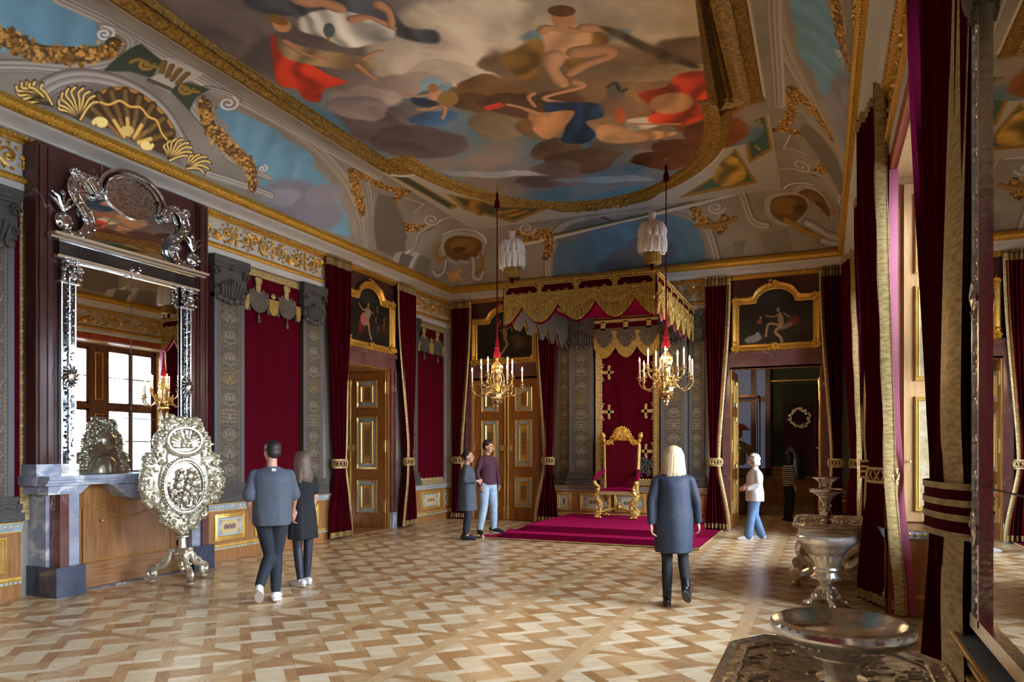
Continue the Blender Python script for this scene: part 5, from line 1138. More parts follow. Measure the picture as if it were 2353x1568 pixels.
# ---------------------------------------------------------------- curtains
def sstep(a, b, t): t = max(0, min(1, (t-a)/(b-a))); return t*t*(3-2*t)
def curtain(label, top, tie, bot, zt=5.15, ztie=1.40, trim=(0, 1), amp=.05, group=None, header=True, tie_style='weave', n=9, trimw=.09, lit_rose=False, tdir=None):
    """top/tie/bot = ((x0,y0),(x1,y1)) outer edge and leading edge in plan; trim at outer/leading edge"""
    t = thing('curtain', label, 'curtain', (*top[0], 0), 0, group); ox, oy = top[0]
    def edge(k, z):
        if z >= ztie: s = sstep(ztie, zt, z)**.75; a, b = tie, top
        else: s = sstep(ztie, .0, z)**.8; a, b = tie, bot
        return [a[k][i]+(b[k][i]-a[k][i])*s for i in (0, 1)]
    dx, dy = top[1][0]-top[0][0], top[1][1]-top[0][1]; L = math.hypot(dx, dy); nx_, ny_ = -dy/L, dx/L
    if True:
        # normal towards the room middle
        if (CXm-top[0][0])*nx_+(6.5-top[0][1])*ny_ < 0: nx_, ny_ = -nx_, -ny_
    def pos(u, z, o=0):
        e0, e1 = edge(0, z), edge(1, z); k = sstep(0, .5, abs(z-ztie)); a = amp*(.45+.55*k); w = math.sin(u*n*2*PI+.5*math.sin(z*.9))+.3*math.sin(u*n*4.7*PI+z)
        bulge = .05*(1-k)*math.sin(u*PI); q = a*w*(1-.0*u)+bulge+o
        return (e0[0]+(e1[0]-e0[0])*u+nx_*q-ox, e0[1]+(e1[1]-e0[1])*u+ny_*q-oy, z)
    zs = [.03+(zt-.03)*i/64 for i in range(65)]; nu = n*10+1; u0 = 0; u1 = 1
    b = MB().grid(lambda u, v: pos(u, .03+(zt-.03)*v), nu, 65); b.build('drapery', M['curtain'], t)
    g = MB(); g.grid(lambda u, v: pos(u, .045+.10*v, .006), nu, 4); g.grid(lambda u, v: pos(u, .155+.012*v, .006), nu, 2) if False else None
    if header: g.grid(lambda u, v: pos(u, zt-.14+.13*v, .007), nu, 4); g.grid(lambda u, v: pos(u, zt+.01+.04*v, .016), nu, 3)
    for k in trim:
        ua, ub = (1-trimw/L*1.0, 1) if k else (0, trimw/L)
        def tp(u, v, k=k):
            z = .03+(zt-.03)*v; uu = 1.0 if k else 0.0
            if tdir and k: e1 = edge(1, z); return (e1[0]-ox+tdir[0]*trimw*(1-u)+.004*math.sin(z*7), e1[1]-oy+tdir[1]*trimw*(1-u)-.004*math.sin(PI*u)-.03, z)
            p0 = pos(uu, z, .008); e0, e1 = edge(0, z), edge(1, z); d = Vector((e1[0]-e0[0], e1[1]-e0[1])).normalized(); sg = -1 if k else 1
            return (p0[0]+d.x*sg*trimw*u+nx_*(.012+.02*math.sin(u*PI)), p0[1]+d.y*sg*trimw*u+ny_*(.012+.02*math.sin(u*PI)), z)
        g.grid(tp, 6, 65)
    g.build('gold_trim', M['galloon'], t)
    if lit_rose:
        b = MB().grid(lambda u, v: (lambda p, z: (p[0]+(tie[1][0]-tie[0][0])/max(.01, math.hypot(tie[1][0]-tie[0][0], tie[1][1]-tie[0][1]))*.07*u-nx_*.05*u, p[1]+(tie[1][1]-tie[0][1])/max(.01, math.hypot(tie[1][0]-tie[0][0], tie[1][1]-tie[0][1]))*.07*u-ny_*.05*u, z))(pos(1, .05+(zt-.1)*v), .05+(zt-.1)*v), 5, 40); b.build('backlit_rose', M['lit_rose'], t)  # pink strip at the leading edge: light through the curtain put into colour
    if tdir:
        b = MB()
        for q0, q1 in ((.86, .90), (.02, .05)): b.grid(lambda u, v: (lambda z: (edge(1, z)[0]-ox+tdir[0]*trimw*(1-q0-(q1-q0)*u), edge(1, z)[1]-oy+tdir[1]*trimw*(1-q0)-.037, z))(.03+(zt-.03)*v), 2, 65)
        b.build('trim_stripe', M['curtain'], t)
    # tieback band
    e0, e1 = edge(0, ztie), edge(1, ztie); m_ = ((e0[0]+e1[0])/2-ox, (e0[1]+e1[1])/2-oy); W = math.hypot(e1[0]-e0[0], e1[1]-e0[1])/2+.03; a0 = math.atan2(e1[1]-e0[1], e1[0]-e0[0]); D = amp*.7+.06
    def el(a, z, o=0): x, y = (W+o)*math.cos(a), (D+o)*math.sin(a); return (m_[0]+x*math.cos(a0)-y*math.sin(a0), m_[1]+x*math.sin(a0)+y*math.cos(a0), z)
    H2 = .12 if tie_style == 'meander' else .08
    tb = MB().grid(lambda u, v: el(u*2*PI, ztie-H2+2*H2*v), 32, 2, True).build('tieback', M['curtain'], t); b = MB()
    for z0, z1 in ((ztie-H2-.005, ztie-H2+.025), (ztie+H2-.025, ztie+H2+.005)): b.grid(lambda u, v: el(u*2*PI, z0+(z1-z0)*v, .008), 32, 2, True)
    if tie_style == 'weave':
        for k in range(14):
            a = k/14*2*PI
            for sg in (-1, 1): b.tube([el(a-sg*.16, ztie-.05, .008), el(a, ztie, .016 if (k+(sg > 0)) % 2 else .004), el(a+sg*.16, ztie+.05, .008)], .012, 4, flat=.5)
    else:
        for z0, z1 in ((ztie-.045, ztie-.015), (ztie+.02, ztie+.05)): b.grid(lambda u, v: el(u*2*PI, z0+(z1-z0)*v, .008), 32, 2, True)
    b.build('gold_bands', M['galloon'], tb); return t
# left-wall door
curtain('crimson curtain left of the left-wall door, gold hem, tied at waist height', ((XL+.16, 10.52), (XL+.16, 11.20)), ((XL+.16, 10.72), (XL+.17, 11.03)), ((XL+.16, 10.58), (XL+.18, 11.2)), trim=(1,), trimw=.06)
curtain('crimson curtain right of the left-wall door with gold leading edge', ((XL+.16, 13.52), (XL+.16, 12.86)), ((XL+.16, 13.42), (XL+.20, 13.10)), ((XL+.16, 13.55), (XL+.2, 12.93)), trim=(1,), trimw=.12)
# end wall, door 2 and door 3
curtain('crimson curtain between the room corner and the closed double doors', ((-8.15, YE-.16), (-7.62, YE-.16)), ((-8.12, YE-.16), (-7.84, YE-.16)), ((-8.15, YE-.16), (-7.70, YE-.16)), trim=(1,), n=7)
curtain('crimson curtain between the closed double doors and the throne canopy', ((-5.48, YE-.18), (-6.05, YE-.16)), ((-5.58, YE-.16), (-5.80, YE-.16)), ((-5.45, YE-.18), (-6.02, YE-.2)), trim=(1,), n=7)
curtain('crimson curtain left of the open doorway, beside the throne wall', ((-2.25, YE-.16), (-1.72, YE-.16)), ((-2.14, YE-.16), (-1.93, YE-.16)), ((-2.25, YE-.16), (-1.72, YE-.2)), trim=(1,), n=7)
curtain('crimson curtain right of the open doorway, next to the far window corner', ((.32, YE-.16), (-.08, YE-.16)), ((.33, YE-.16), (.12, YE-.16)), ((.34, YE-.16), (.02, YE-.16)), trim=(1,), n=7, trimw=.07)
# window curtains on the right wall
curtain('crimson curtain with bright gold edge at the far side of the far window', ((.36, 15.05), (.54, 14.3)), ((.50, 14.95), (.66, 14.55)), ((.40, 15.05), (.66, 14.42)), trim=(1,), zt=5.32, lit_rose=True, trimw=.10, tdir=(-1, 0))
curtain('dark crimson curtain at the near side of the far window, square meander tieback', ((.57, 10.6), (.46, 11.6)), ((.58, 10.8), (.55, 11.15)), ((.58, 10.7), (.50, 11.3)), trim=(0, 1), zt=5.3, tie_style='meander', trimw=.12)
curtain('tall crimson curtain with broad pale gold edge at far side of the near window', ((.38, 8.85), (.565, 7.90)), ((.48, 8.70), (.675, 8.20)), ((.38, 8.80), (.755, 8.05)), trim=(1,), zt=5.32, lit_rose=True, trimw=.115, n=8, tdir=(-1, 0))
curtain('large dark crimson curtain nearest the camera with wide gold edge and striped tieback', ((.60, 3.66), (.47, 4.98)), ((.60, 3.68), (.52, 4.24)), ((.60, 3.64), (.47, 4.42)), zt=5.3, trim=(0,), tie_style='meander', trimw=.30, n=10, amp=.035)
# ---------------------------------------------------------------- overdoor pictures
def overdoor(label, loc, rz, kind, w=1.66, h=1.38):
    t = thing('overdoor_painting', label, 'painting', loc, rz); hw = w/2
    def arch(q=0):
        k = hw-q; p = [(-k, q), (k, q), (k, h-.30-q), (k*.62, h-.30-q)]+[(k*.52*math.cos(a), h-.30-q+(.27)*math.sin(a)) for a in np.linspace(.12, PI-.12, 15)]+[(-k*.62, h-.30-q), (-k, h-.30-q)]; return p
    o, i_ = arch(0), arch(.15); n = len(o); prof = [(0, 0, .02), (0, 0, .07), (.15, 0, .10), (.35, 0, .085), (.55, 0, .05), (.75, 0, .055), (.9, 0, .03), (1, 0, .02)]; b = MB(); vs = []; fs = []; m_ = len(prof)
    for k in range(n):
        for s_, _, y in prof: vs.append((o[k][0]*(1-s_)+i_[k][0]*s_, -y, o[k][1]*(1-s_)+i_[k][1]*s_))
    for k in range(n):
        for j in range(m_-1): a, c = k*m_+j, ((k+1) % n)*m_+j; fs.append((a, c, c+1, a+1))
    b.add(vs, fs); fr = b.build('gilt_frame', M['gold'], t, angle=30); rs_ = random.Random(5)
    for cx_, cz_ in ((-hw+.07, .07), (hw-.07, .07), (-hw+.07, h-.37), (hw-.07, h-.37), (0, h-.07), (0, .07)):
        b = MB()
        for k in range(26): b.ball((cx_+rs_.gauss(0, .05), -.09, cz_+rs_.gauss(0, .045)), rs_.uniform(.012, .03), .02, rs_.uniform(.012, .03), 6, 4)
        for k in range(4): b.tube([(cx_+.07*math.cos(a+k)*(1-a/8), -.10, cz_+.06*math.sin(a+k)*(1-a/8)) for a in np.linspace(0, 4, 10)], .01, 5)
        b.build('corner_carving', M['gold_relief'], fr)
    b = MB()
    for k in range(n):
        p, q = Vector(o[k]), Vector(o[(k+1) % n]); L = (q-p).length
        for j in range(int(L/.045)): c = p+(q-p)*((j+.5)*.045/L); b.ball((c.x*.985, -.085, c.y), .014, .012, .014, 5, 3)
    b.build('bead_row', M['gold_relief'], fr)
    k = Canvas(-hw+.13, hw-.13, .13, h, .009, (34, 28, 22)); Ug, Vg = np.meshgrid(k.u, k.v); k.a = k.a*(1+.9*(fbm(Ug*3, Vg*3, 4)-.5))[..., None]
    k.blob(-.1, h-.35, .3, 0, 0, .12, (56, 64, 66), .6, .8); k.blob(.45, .45, .3, 0, 0, .12, (64, 46, 26), .6, .8)
    FL, RD, WT, BL = (160, 124, 90), (112, 36, 30), (150, 140, 118), (38, 52, 62)
    def ell(x, z, rx, rz_, c, a=0, al=.95, so=.35): k.blob(x, z, rx*math.cos(a), rx*math.sin(a), -rz_*math.sin(a), rz_*math.cos(a), c, al, so)
    def lm(p, w_, c=FL): k.stroke(catmull(p, 5), w_, c, .02)
    if kind == 0:
        ell(-.28, .50, .10, .24, RD, -.3); ell(-.18, .58, .15, .13, (170, 110, 96), .3); ell(-.08, .72, .10, .11, WT, .2); ell(-.06, .88, .035, .05, FL); lm([(-.1, .78), (-.26, .76), (-.38, .86)], .035); lm([(-.02, .78), (.10, .74)], .035); lm([(-.06, .52), (-.02, .34), (.04, .22)], .06)
        for x, z in ((.2, .6), (.28, .42), (.48, .5), (.24, .82), (.5, .62)): ell(x, z, .03, .06, (130, 92, 60), .4, .8); ell(x+.01, z+.07, .02, .024, FL)
        ell(.16, .34, .14, .05, BL, .3)
    elif kind == 1:
        ell(.02, .72, .06, .14, FL, .2); ell(.03, .92, .034, .045, FL); lm([(-.02, .80), (-.16, .78), (-.22, .86)], .03); lm([(.06, .8), (.18, .84), (.2, .74)], .03); lm([(.0, .6), (.08, .45), (-.02, .3), (-.08, .22)], .055); ell(.2, .6, .12, .06, BL, .5); ell(.34, .55, .18, .10, (90, 66, 28), -.2, .8); ell(.36, .4, .14, .06, (96, 92, 78), .2, .5); ell(-.14, .92, .05, .05, (150, 96, 60)); ell(-.1, .99, .03, .03, FL)
        ell(-.35, .8, .2, .14, (40, 50, 52), 0, .5, .9)
    else:
        ell(.10, .60, .055, .15, FL, .15); ell(.05, .80, .035, .045, FL); lm([(.07, .70), (-.04, .66), (-.18, .69)], .03); lm([(.16, .72), (.26, .64)], .03); lm([(.08, .48), (-.06, .52), (-.14, .50), (-.18, .28)], .05); lm([(.1, .46), (.0, .36), (.10, .24), (.12, .14)], .06); ell(.34, .56, .12, .09, (110, 44, 28), .3); ell(.2, .46, .14, .05, WT, .4, .7); ell(-.30, .58, .06, .05, (120, 70, 44)); ell(-.28, .66, .025, .03, FL)
        ell(-.42, .24, .17, .08, (138, 140, 132), .2); ell(-.34, .3, .05, .08, (146, 146, 138), 0)
    pts = arch(.15); Xs = np.linspace(-hw+.13, hw-.13, 150); Zs = np.linspace(.13, h-.1, 130); X_, Z_ = np.meshgrid(Xs, Zs)
    top = np.where(np.abs(X_) < (hw-.15)*.60, h-.45+.27*np.sqrt(np.clip(1-(X_/((hw-.15)*.54))**2, 0, 1)), h-.45)+.02; Zc = np.minimum(Z_, top)
    gridmesh('canvas', np.stack([X_, np.full_like(X_, -.03), Zc], -1), to_lin(k.sample(X_, Zc), .9), M['canvas'], t, False); return t
M['canvas'] = painted('varnished_canvas', .35)
overdoor('dark overdoor painting of draped figures above the left-wall door, arched gilt frame', (XL+.012, 12.02, 3.66), ZA, 0)
overdoor('dark overdoor painting above the closed double doors, partly behind the canopy, gilt frame', (-6.83, YE-.012, 3.66), 0, 1)
overdoor('dark overdoor painting with seated nude and white bird above the open doorway, gilt frame', (-.88, YE-.012, 3.66), 0, 2)
# ---------------------------------------------------------------- chimney breast, fireplace, silver mirror
b = MB().box(XL, -8.13, 5.27, 7.66, 1.36, 5.16)
for y0, y1 in ((5.24, 5.42), (7.50, 7.69)): b.box(XL, -8.10, y0, y1, 1.36, 5.14); b.box(XL, -8.075, y0+.03, y0+.07, 1.47, 5.1); b.box(XL, -8.085, y1-.05, y1-.02, 1.47, 5.1)
cb = struct(b.build('trim_13', M['red_marble_v'], smooth=False)); MB().box(XL, -8.06, 5.22, 5.50, 1.30, 1.50).box(XL, -8.06, 7.42, 7.70, 1.30, 1.50).build('marble_block', M['grey_marble'], cb, False)
t = thing('fireplace', 'grey and red marble fireplace surround with serpentine mantel and oak fireboard', 'fireplace', (XL, 6.43, 0), ZA); t.scale = (.87, 1, 1)
yf = -.50   # front of the jambs from the wall, local -y
b = MB()
for sg in (-1, 1):
    b.box(*sorted((sg*.93, sg*1.12)), yf+.06, 0, .34, 1.16); b.box(*sorted((sg*1.20, sg*1.27)), yf+.2, 0, .34, 1.30)
path = [(-1.36, 1.16), (-.92, 1.16), (-.80, 1.25), (-.60, 1.28), (-.42, 1.22), (-.25, 1.09), (0, 1.03), (.25, 1.09), (.42, 1.22), (.60, 1.28), (.80, 1.25), (.92, 1.16), (1.36, 1.16), (1.36, 1.36), (-1.36, 1.36)]
b.prism(path, lambda x, z: (x, yf+.04, z), lambda x, z: (x, 0, z)); b.build('surround', M['grey_marble'], t, False)
b = MB()
def shelf(u): x = -1.42+2.84*u; return x, -.07*math.exp(-(x/.38)**4)
for z0, z1, o in ((1.26, 1.29, .0), (1.29, 1.325, .03), (1.325, 1.37, .06)):
    pts = [(shelf(i/40)[0], yf-o+shelf(i/40)[1]) for i in range(41)]; pts = pts+[(1.42, 0), (-1.42, 0)]; b.prism(pts, lambda x, y: (x, y, z0), lambda x, y: (x, y, z1))
b.build('mantel_shelf', M['grey_marble'], t, False)
for sg in (-1, 1): MB().box(*sorted((sg*1.10, sg*1.22)), yf+.02, 0, .34, 1.16).build('red_pilaster_strip', M['red_marble'], t, False)
b = MB()
for sg in (-1, 1): b.box(*sorted((sg*.90, sg*1.30)), yf-.02, 0, 0, .34)
b.box(-.9, .9, -.36, 0, -.01, .012); b.build('base_block', M['dark_marble'], t, False)
fb = MB().box(-.94, .94, -.24, -.19, .0, 1.27).build('fireboard', M['oak'], t, False)
bb = MB().box(-.94, .94, -.258, -.24, .0, .30); bb.build('bottom_board', M['oak_x'], fb, False)
bb = MB(); oct2 = [(-.72, .32), (.72, .32), (.72, .96), (.58, 1.0), (.40, .90), (.0, .80), (-.40, .90), (-.58, 1.0), (-.72, .96)]; pp = [(x, -.262, z) for x, z in oct2]; bb.tube(pp+[pp[0]], .008, 4); bb.build('gilt_bead', M['gold_br'], fb)
bb = MB().prism(oct2, lambda x, z: (x, -.255, z), lambda x, z: (x, -.24, z)); bb.build('raised_panel', M['oak'], fb, False)
bb = MB().ball((-.46, -.285, .80), .022); bb.build('knob', M['brass'], fb); bb = MB()
for z in (.36, 1.06):
    for sg in (-1, 1): bb.box(*sorted((sg*.94, sg*.84)), -.28, -.24, z, z+.06)
bb.build('iron_clamp', M['black_metal'], fb, False); bb = MB()
for z in (.36, 1.06):
    for sg in (-1, 1): bb.ball((sg*.89, -.29, z+.03), .017)
bb.build('clamp_screw', M['brass'], fb)
# silver mirror
t = thing('silver_mirror', 'tall silver framed pier mirror with crested scrolled pediment above the fireplace', 'mirror', (-8.12, 6.43, 0), ZA); t.scale = (1.1, 1, 1)
b = MB().box(-.66, .66, -.04, 0, 1.37, 3.98); 
b.prism([(-.60, 3.98), (.60, 3.98), (.56, 4.40), (.68, 4.68), (.60, 4.88), (-.60, 4.88), (-.68, 4.68), (-.56, 4.40)], lambda x, z: (x, -.04, z), lambda x, z: (x, 0, z)); b.build('mirror_glass', M['mirror'], t, False)
b = MB()
for z in (2.06, 3.1): b.box(-.66, .66, -.043, -.038, z-.003, z+.003)
b.box(-.003, .003, -.043, -.038, 1.37, 3.9); b.build('glass_joint', M['black_metal'], t, False)
fr = MB()
for sg in (-1, 1):
    x = sg*.76
    fr.box(x-.10, x+.10, -.09, 0, 1.37, 1.5).box(x-.11, x+.11, -.09, 0, 3.60, 3.62); MB().box(x-.075, x+.075, -.06, 0, 1.5, 3.9).build('column_glass', M['darkened_mirror'], t, False)
    for sx_ in (-1, 1): fr.tube([(x+sx_*.075, -.06, 1.5), (x+sx_*.075, -.06, 3.6)], .009, 5)
MB().box(-.88, .88, -.09, 0, 3.90, 4.08).build('frieze_glass', M['darkened_mirror'], t, False)
for prof, xe in (([(0, 3.865), (.07, 3.87), (.09, 3.885), (.10, 3.90), (0, 3.905)], .92), ([(0, 4.07), (.10, 4.075), (.12, 4.095), (.17, 4.105), (.19, 4.13), (0, 4.135)], 1.0)):
    n_ = len(prof); fr.add([(x, -.04-o, z) for x in (-xe, xe) for o, z in prof], [(k, k+1, n_+k+1, n_+k) for k in range(n_-1)]+[tuple(range(n_)), tuple(range(n_, 2*n_))[::-1]])
fr.build('frame_columns', M['silver'], t, angle=30)
rs = random.Random(11)
for sg in (-1, 1):
    x = sg*.76; b = MB().tube([(x, -.075, 1.5), (x, -.075, 3.75)], .012, 5)
    for k in range(44):
        z = 1.55+k*.046; b.ball((x+.035*math.sin(k*1.7), -.085, z), rs.uniform(.010, .026), .015, rs.uniform(.012, .022), 6, 4); b.ball((x-.035*math.sin(k*1.7), -.072, z+.02), rs.uniform(.006, .014), .012, .012, 6, 4)
    b.ball((x, -.10, 2.52), .055, .04, .085, 10, 7)
    for a in np.linspace(0, 2*PI, 15)[:-1]: b.tube([(x+.06*math.cos(a), -.10, 2.52+.09*math.sin(a)), (x+.10*math.cos(a+.3), -.09, 2.52+.14*math.sin(a+.3))], [.014, .006], 5)
    for k in range(40): b.ball((x+rs.uniform(-.11, .11), -.10-rs.uniform(0, .03), 3.64+rs.uniform(0, .22)), rs.uniform(.014, .03), .025, rs.uniform(.014, .03), 6, 4)
    b.build('column_ornament', M['silver_cut'], t)
b = MB()
for k in range(14): b.ball((rs.uniform(-.08, .08), -.10, 3.92+rs.uniform(-.06, .06)), .025, .02, .025, 6, 4)
b.build('frieze_mask', M['silver_cut'], t)
# pediment: scrolled band each side, rising to a round crest
for sg in (-1, 1):
    b = MB(); cp = [(.80, 4.18), (.62, 4.22), (.54, 4.34), (.57, 4.48), (.68, 4.60), (.73, 4.74), (.66, 4.88), (.54, 4.90), (.43, 4.78)]
    P = catmull([(sg*x, z) for x, z in cp], 6)
    for off, r in ((-.06, .016), (.06, .016), (0, .05)):
        b.tube([(x+sg*off, -.08-(.02 if off else 0), z) for x, z in P], [r]*len(P), 6, flat=.6)
    for x, z in P[::2]: b.ball((x+rs.uniform(-.05, .05), -.11, z+rs.uniform(-.04, .04)), .026, .02, .026, 6, 4)
    for cx_, cz_, r in ((sg*.84, 4.30, .10), (sg*.60, 4.40, .05), (sg*.44, 4.74, .05), (sg*.72, 4.90, .06)):
        b.lathe([(r, 0), (r*.9, .03), (r*.6, .035), (r*.45, .06), (.01, .065)], (cx_, 0, cz_), 12, axis='y') if False else b.ball((cx_, -.10, cz_), r, .03, r, 14, 8)
        for a in np.linspace(0, 2*PI, 9)[:-1]: b.ball((cx_+r*.75*math.cos(a), -.125, cz_+r*.75*math.sin(a)), r*.22, .015, r*.22, 6, 4)
    for i in range(5): a = PI/2+(i-2)*.5; b.tube([(sg*.84, -.08, 4.42), (sg*.84+.12*math.cos(a), -.10, 4.46+.12*math.sin(a)), (sg*.84+.16*math.cos(a+.4*(i-2)), -.09, 4.48+.15*math.sin(a))], [.02, .022, .008], 5)
    b.ball((sg*.84, -.09, 4.62), .03, .02, .04); b.build('pediment_scroll', M['silver_cut'], t)
b = MB()
cr = [( .43*math.cos(a), -.10, 4.84+.34*math.sin(a)) for a in np.linspace(-.35, PI+.35, 30)]
for off in (1, .80): b.tube([(x*off, y, 4.84+(z-4.84)*off) for x, y, z in cr], .022, 6)
b.build('crest_band', M['silver_cut'], t)
b = MB().prism([(.34*math.cos(a), 4.86+.24*math.sin(a)-.02*abs(math.sin(3*a))*(math.sin(a) < 0)) for a in np.linspace(0, 2*PI, 40)[:-1]], lambda x, z: (x, -.07, z), lambda x, z: (x, 0, z)); b.build('crest_plate', M['silver_cut'], t, False)
# ---------------------------------------------------------------- dais, canopy, plumes
t = thing('throne_dais', 'two stepped dais covered in crimson carpet with gold edging beneath the canopy', 'dais', (-3.85, 0, 0), 0)
def drape_steps(nx=90, ny=90):
    def f(u, v):
        x = -1.98+3.96*u; y = 12.02+3.2*v; r = .012
        def stp(h, x0, x1, y0): e = .03; return h*sstep(x0-e, x0+e, x)*(1-sstep(x1-e, x1+e, x))*sstep(y0-e, y0+e, y)
        z = .015+stp(.105, -1.62, 1.62, 12.12)+stp(.11, -1.36, 1.36, 12.55)
        if x < -1.55: z += .02*abs(math.sin(x*17+y*5))*sstep(-1.5, -1.95, x) if False else .035*max(0, math.sin(x*11+y*6))*(1-sstep(-1.75, -1.5, x))
        return (x-(.12 if x < -1.7 and v < .2 else 0)*(1-v*5), y, z)
    return MB().grid(f, nx*2, ny*2)
drape_steps().build('carpet', M['carpet'], t, angle=50); b = MB().box(-1.55, 1.55, 12.17, 15.25, .0, .10).box(-1.3, 1.3, 12.6, 15.25, .10, .215); b.build('step_core', M['oak'], t, False)
b = MB()
for p in ([(-1.95, 12.03), (1.98, 12.03)], [(1.965, 12.03), (1.965, 15.2)]): b.tube([(x, y, .018) for x, y in [(p[0][0]+(p[1][0]-p[0][0])*i/12, p[0][1]+(p[1][1]-p[0][1])*i/12) for i in range(13)]], .014, 6)
b.ball((-2.08, 12.06, .03), .05, .03, .03); b.ball((-1.96, 12.0, .03), .03, .03, .05); b.box(1.90, 1.97, 12.03, 12.10, .012, .03); b.build('gold_edging', M['galloon'], t)
CX0, CX1, CY0, CY1, CZ = -5.21, -2.51, 11.66, 15.22, 4.60
t = thing('throne_canopy', 'crimson and gold fringed throne canopy projecting over the dais', 'canopy', (0, 0, 0), 0)
MB().box(CX0+.02, CX1-.02, CY0+.02, CY1, CZ-.06, CZ-.01).box(CX0+.25, CX1-.25, CY0+.25, CY1-.2, CZ-.075, CZ-.06).build('tester', M['carpet'], t, False)
b = MB()
for q in (.22, .28): b.tube([(CX0+q, CY0+q, CZ-.08), (CX1-q, CY0+q, CZ-.08), (CX1-q, CY1-.1, CZ-.08), (CX0+q, CY1-.1, CZ-.08)], .012, 4, True)
b.build('tester_piping', M['fringe'], t)
def valance(name, p0, p1, n, inner, parent, out=1):
    """hangs between plan points; lobes along it"""
    p0, p1 = Vector(p0), Vector(p1); L = (p1-p0).length; d = (p1-p0).normalized(); nn = Vector((d.y, -d.x))*out
    def W(x, o, z): return (p0.x+d.x*x+nn.x*o, p0.y+d.y*x+nn.y*o, z)
    per = L/n; bot = lambda x: CZ-.42-.30*abs(math.sin(PI*(x/per+.5)))**.9
    v = MB().grid(lambda u, w_: W(u*L, .0, CZ-.05+(CZ-.34-CZ+.05)*w_), 20, 2).build(name, M['velvet'], parent)
    def sheet(zt, off, thick, key, nm, wav=.008):
        bb = MB(); nx_ = int(L/.016); 
        for side in (0, 1): bb.grid(lambda u, w_: W(u*L, off+thick*side+wav*math.sin(u*L*180), (zt(u*L))+(key(u*L)-zt(u*L))*w_), nx_, 6)
        bb.build(nm, M[inner[0]], v)
    sheet(lambda x: CZ-.34-.07*abs(math.sin(PI*(x/per+.5))), .012, .02, bot, 'fringe')
    bb = MB().grid(lambda u, w_: W(u*L, .036, CZ-.20+(-.16-.12*abs(math.sin(PI*(u*n+.5))))*w_), 90, 3)
    bb.tube([W(L*i/60, .02, CZ-.02+.006*(i % 2)) for i in range(61)], .022, 6); bb.tube([W(0, .02, CZ-.06), W(L, .02, CZ-.06)], .016, 6)
    for k in range(int(L/.05)): bb.ball(W(.025+k*.05, .045, CZ-.035), .02, .02, .014, 6, 4)
    for k in range(n+1):
        for c, s_ in ((k*per, 1),):
            x0, x1 = max(0, c-.045), min(L, c+.045); bb.add([W(x0, .03, CZ-.22), W(x1, .03, CZ-.22), W(x1, .03, CZ-.04), W(x0, .03, CZ-.04)], [(0, 1, 2, 3)])
            for sg in (-1, 1):
                if 0 < c+sg*.08 < L: bb.tube([W(c+sg*.03, .035, CZ-.06), W(c+sg*.09, .035, CZ-.075), W(c+sg*.05, .035, CZ-.12)], .014, 5)
    for k in range(n):
        c = (k+.5)*per
        for i in range(7): a = PI*(.1+.8*i/6); bb.tube([W(c, .04, CZ-.27), W(c+.05*math.cos(a), .055, CZ-.27+.05*math.sin(a)), W(c+.09*math.cos(a), .04, CZ-.27+.10*math.sin(a))], [.010, .013, .005], 5)
        for sg in (-1, 1): bb.tube([W(c+sg*(.04+.05*math.cos(a)), .045, CZ-.34+.045*math.sin(a)) for a in np.linspace(0, 4.5, 9)], .010, 5); bb.tube([W(c+sg*.19, .04, CZ-.2), W(c+sg*.16, .05, CZ-.17), W(c+sg*.13, .04, CZ-.2)], .009, 5)
    for k in range(n+1):
        c = k*per
        for i in range(5):
            for sg in (-1, 1):
                x = c+sg*(.02+.045*i)
                if 0 < x < L: bb.ball(W(x, .04, CZ-.36-.02*(4-i)), .018, .018, .04, 6, 4)
        for i in range(9):
            a = PI+PI*i/8; x = c+.12*math.cos(a)
            if 0 < x < L: bb.ball(W(x, .04, CZ-.44+.1*math.sin(a)), .014, .014, .014, 6, 4)
    bb.build('embroidery', M['gold_emb'], v)
    if inner[1]:
        bb = MB()
        for side in (0,): bb.grid(lambda u, w_: W(u*L, -.03, CZ-.06+(bot(u*L)-.03-CZ+.06)*w_), int(L/.03), 4)
        bb.build('inner_lining', M[inner[1]], v)
valance('front_valance', (CX0, CY0), (CX1, CY0), 4, ('fringe', 'carpet'), t)
valance('right_valance', (CX1, CY0), (CX1, CY1), 6, ('fringe', 'lit_rose'), t)
valance('left_valance', (CX0, CY1), (CX0, CY0), 6, ('fringe', 'grey_fringe'), t)
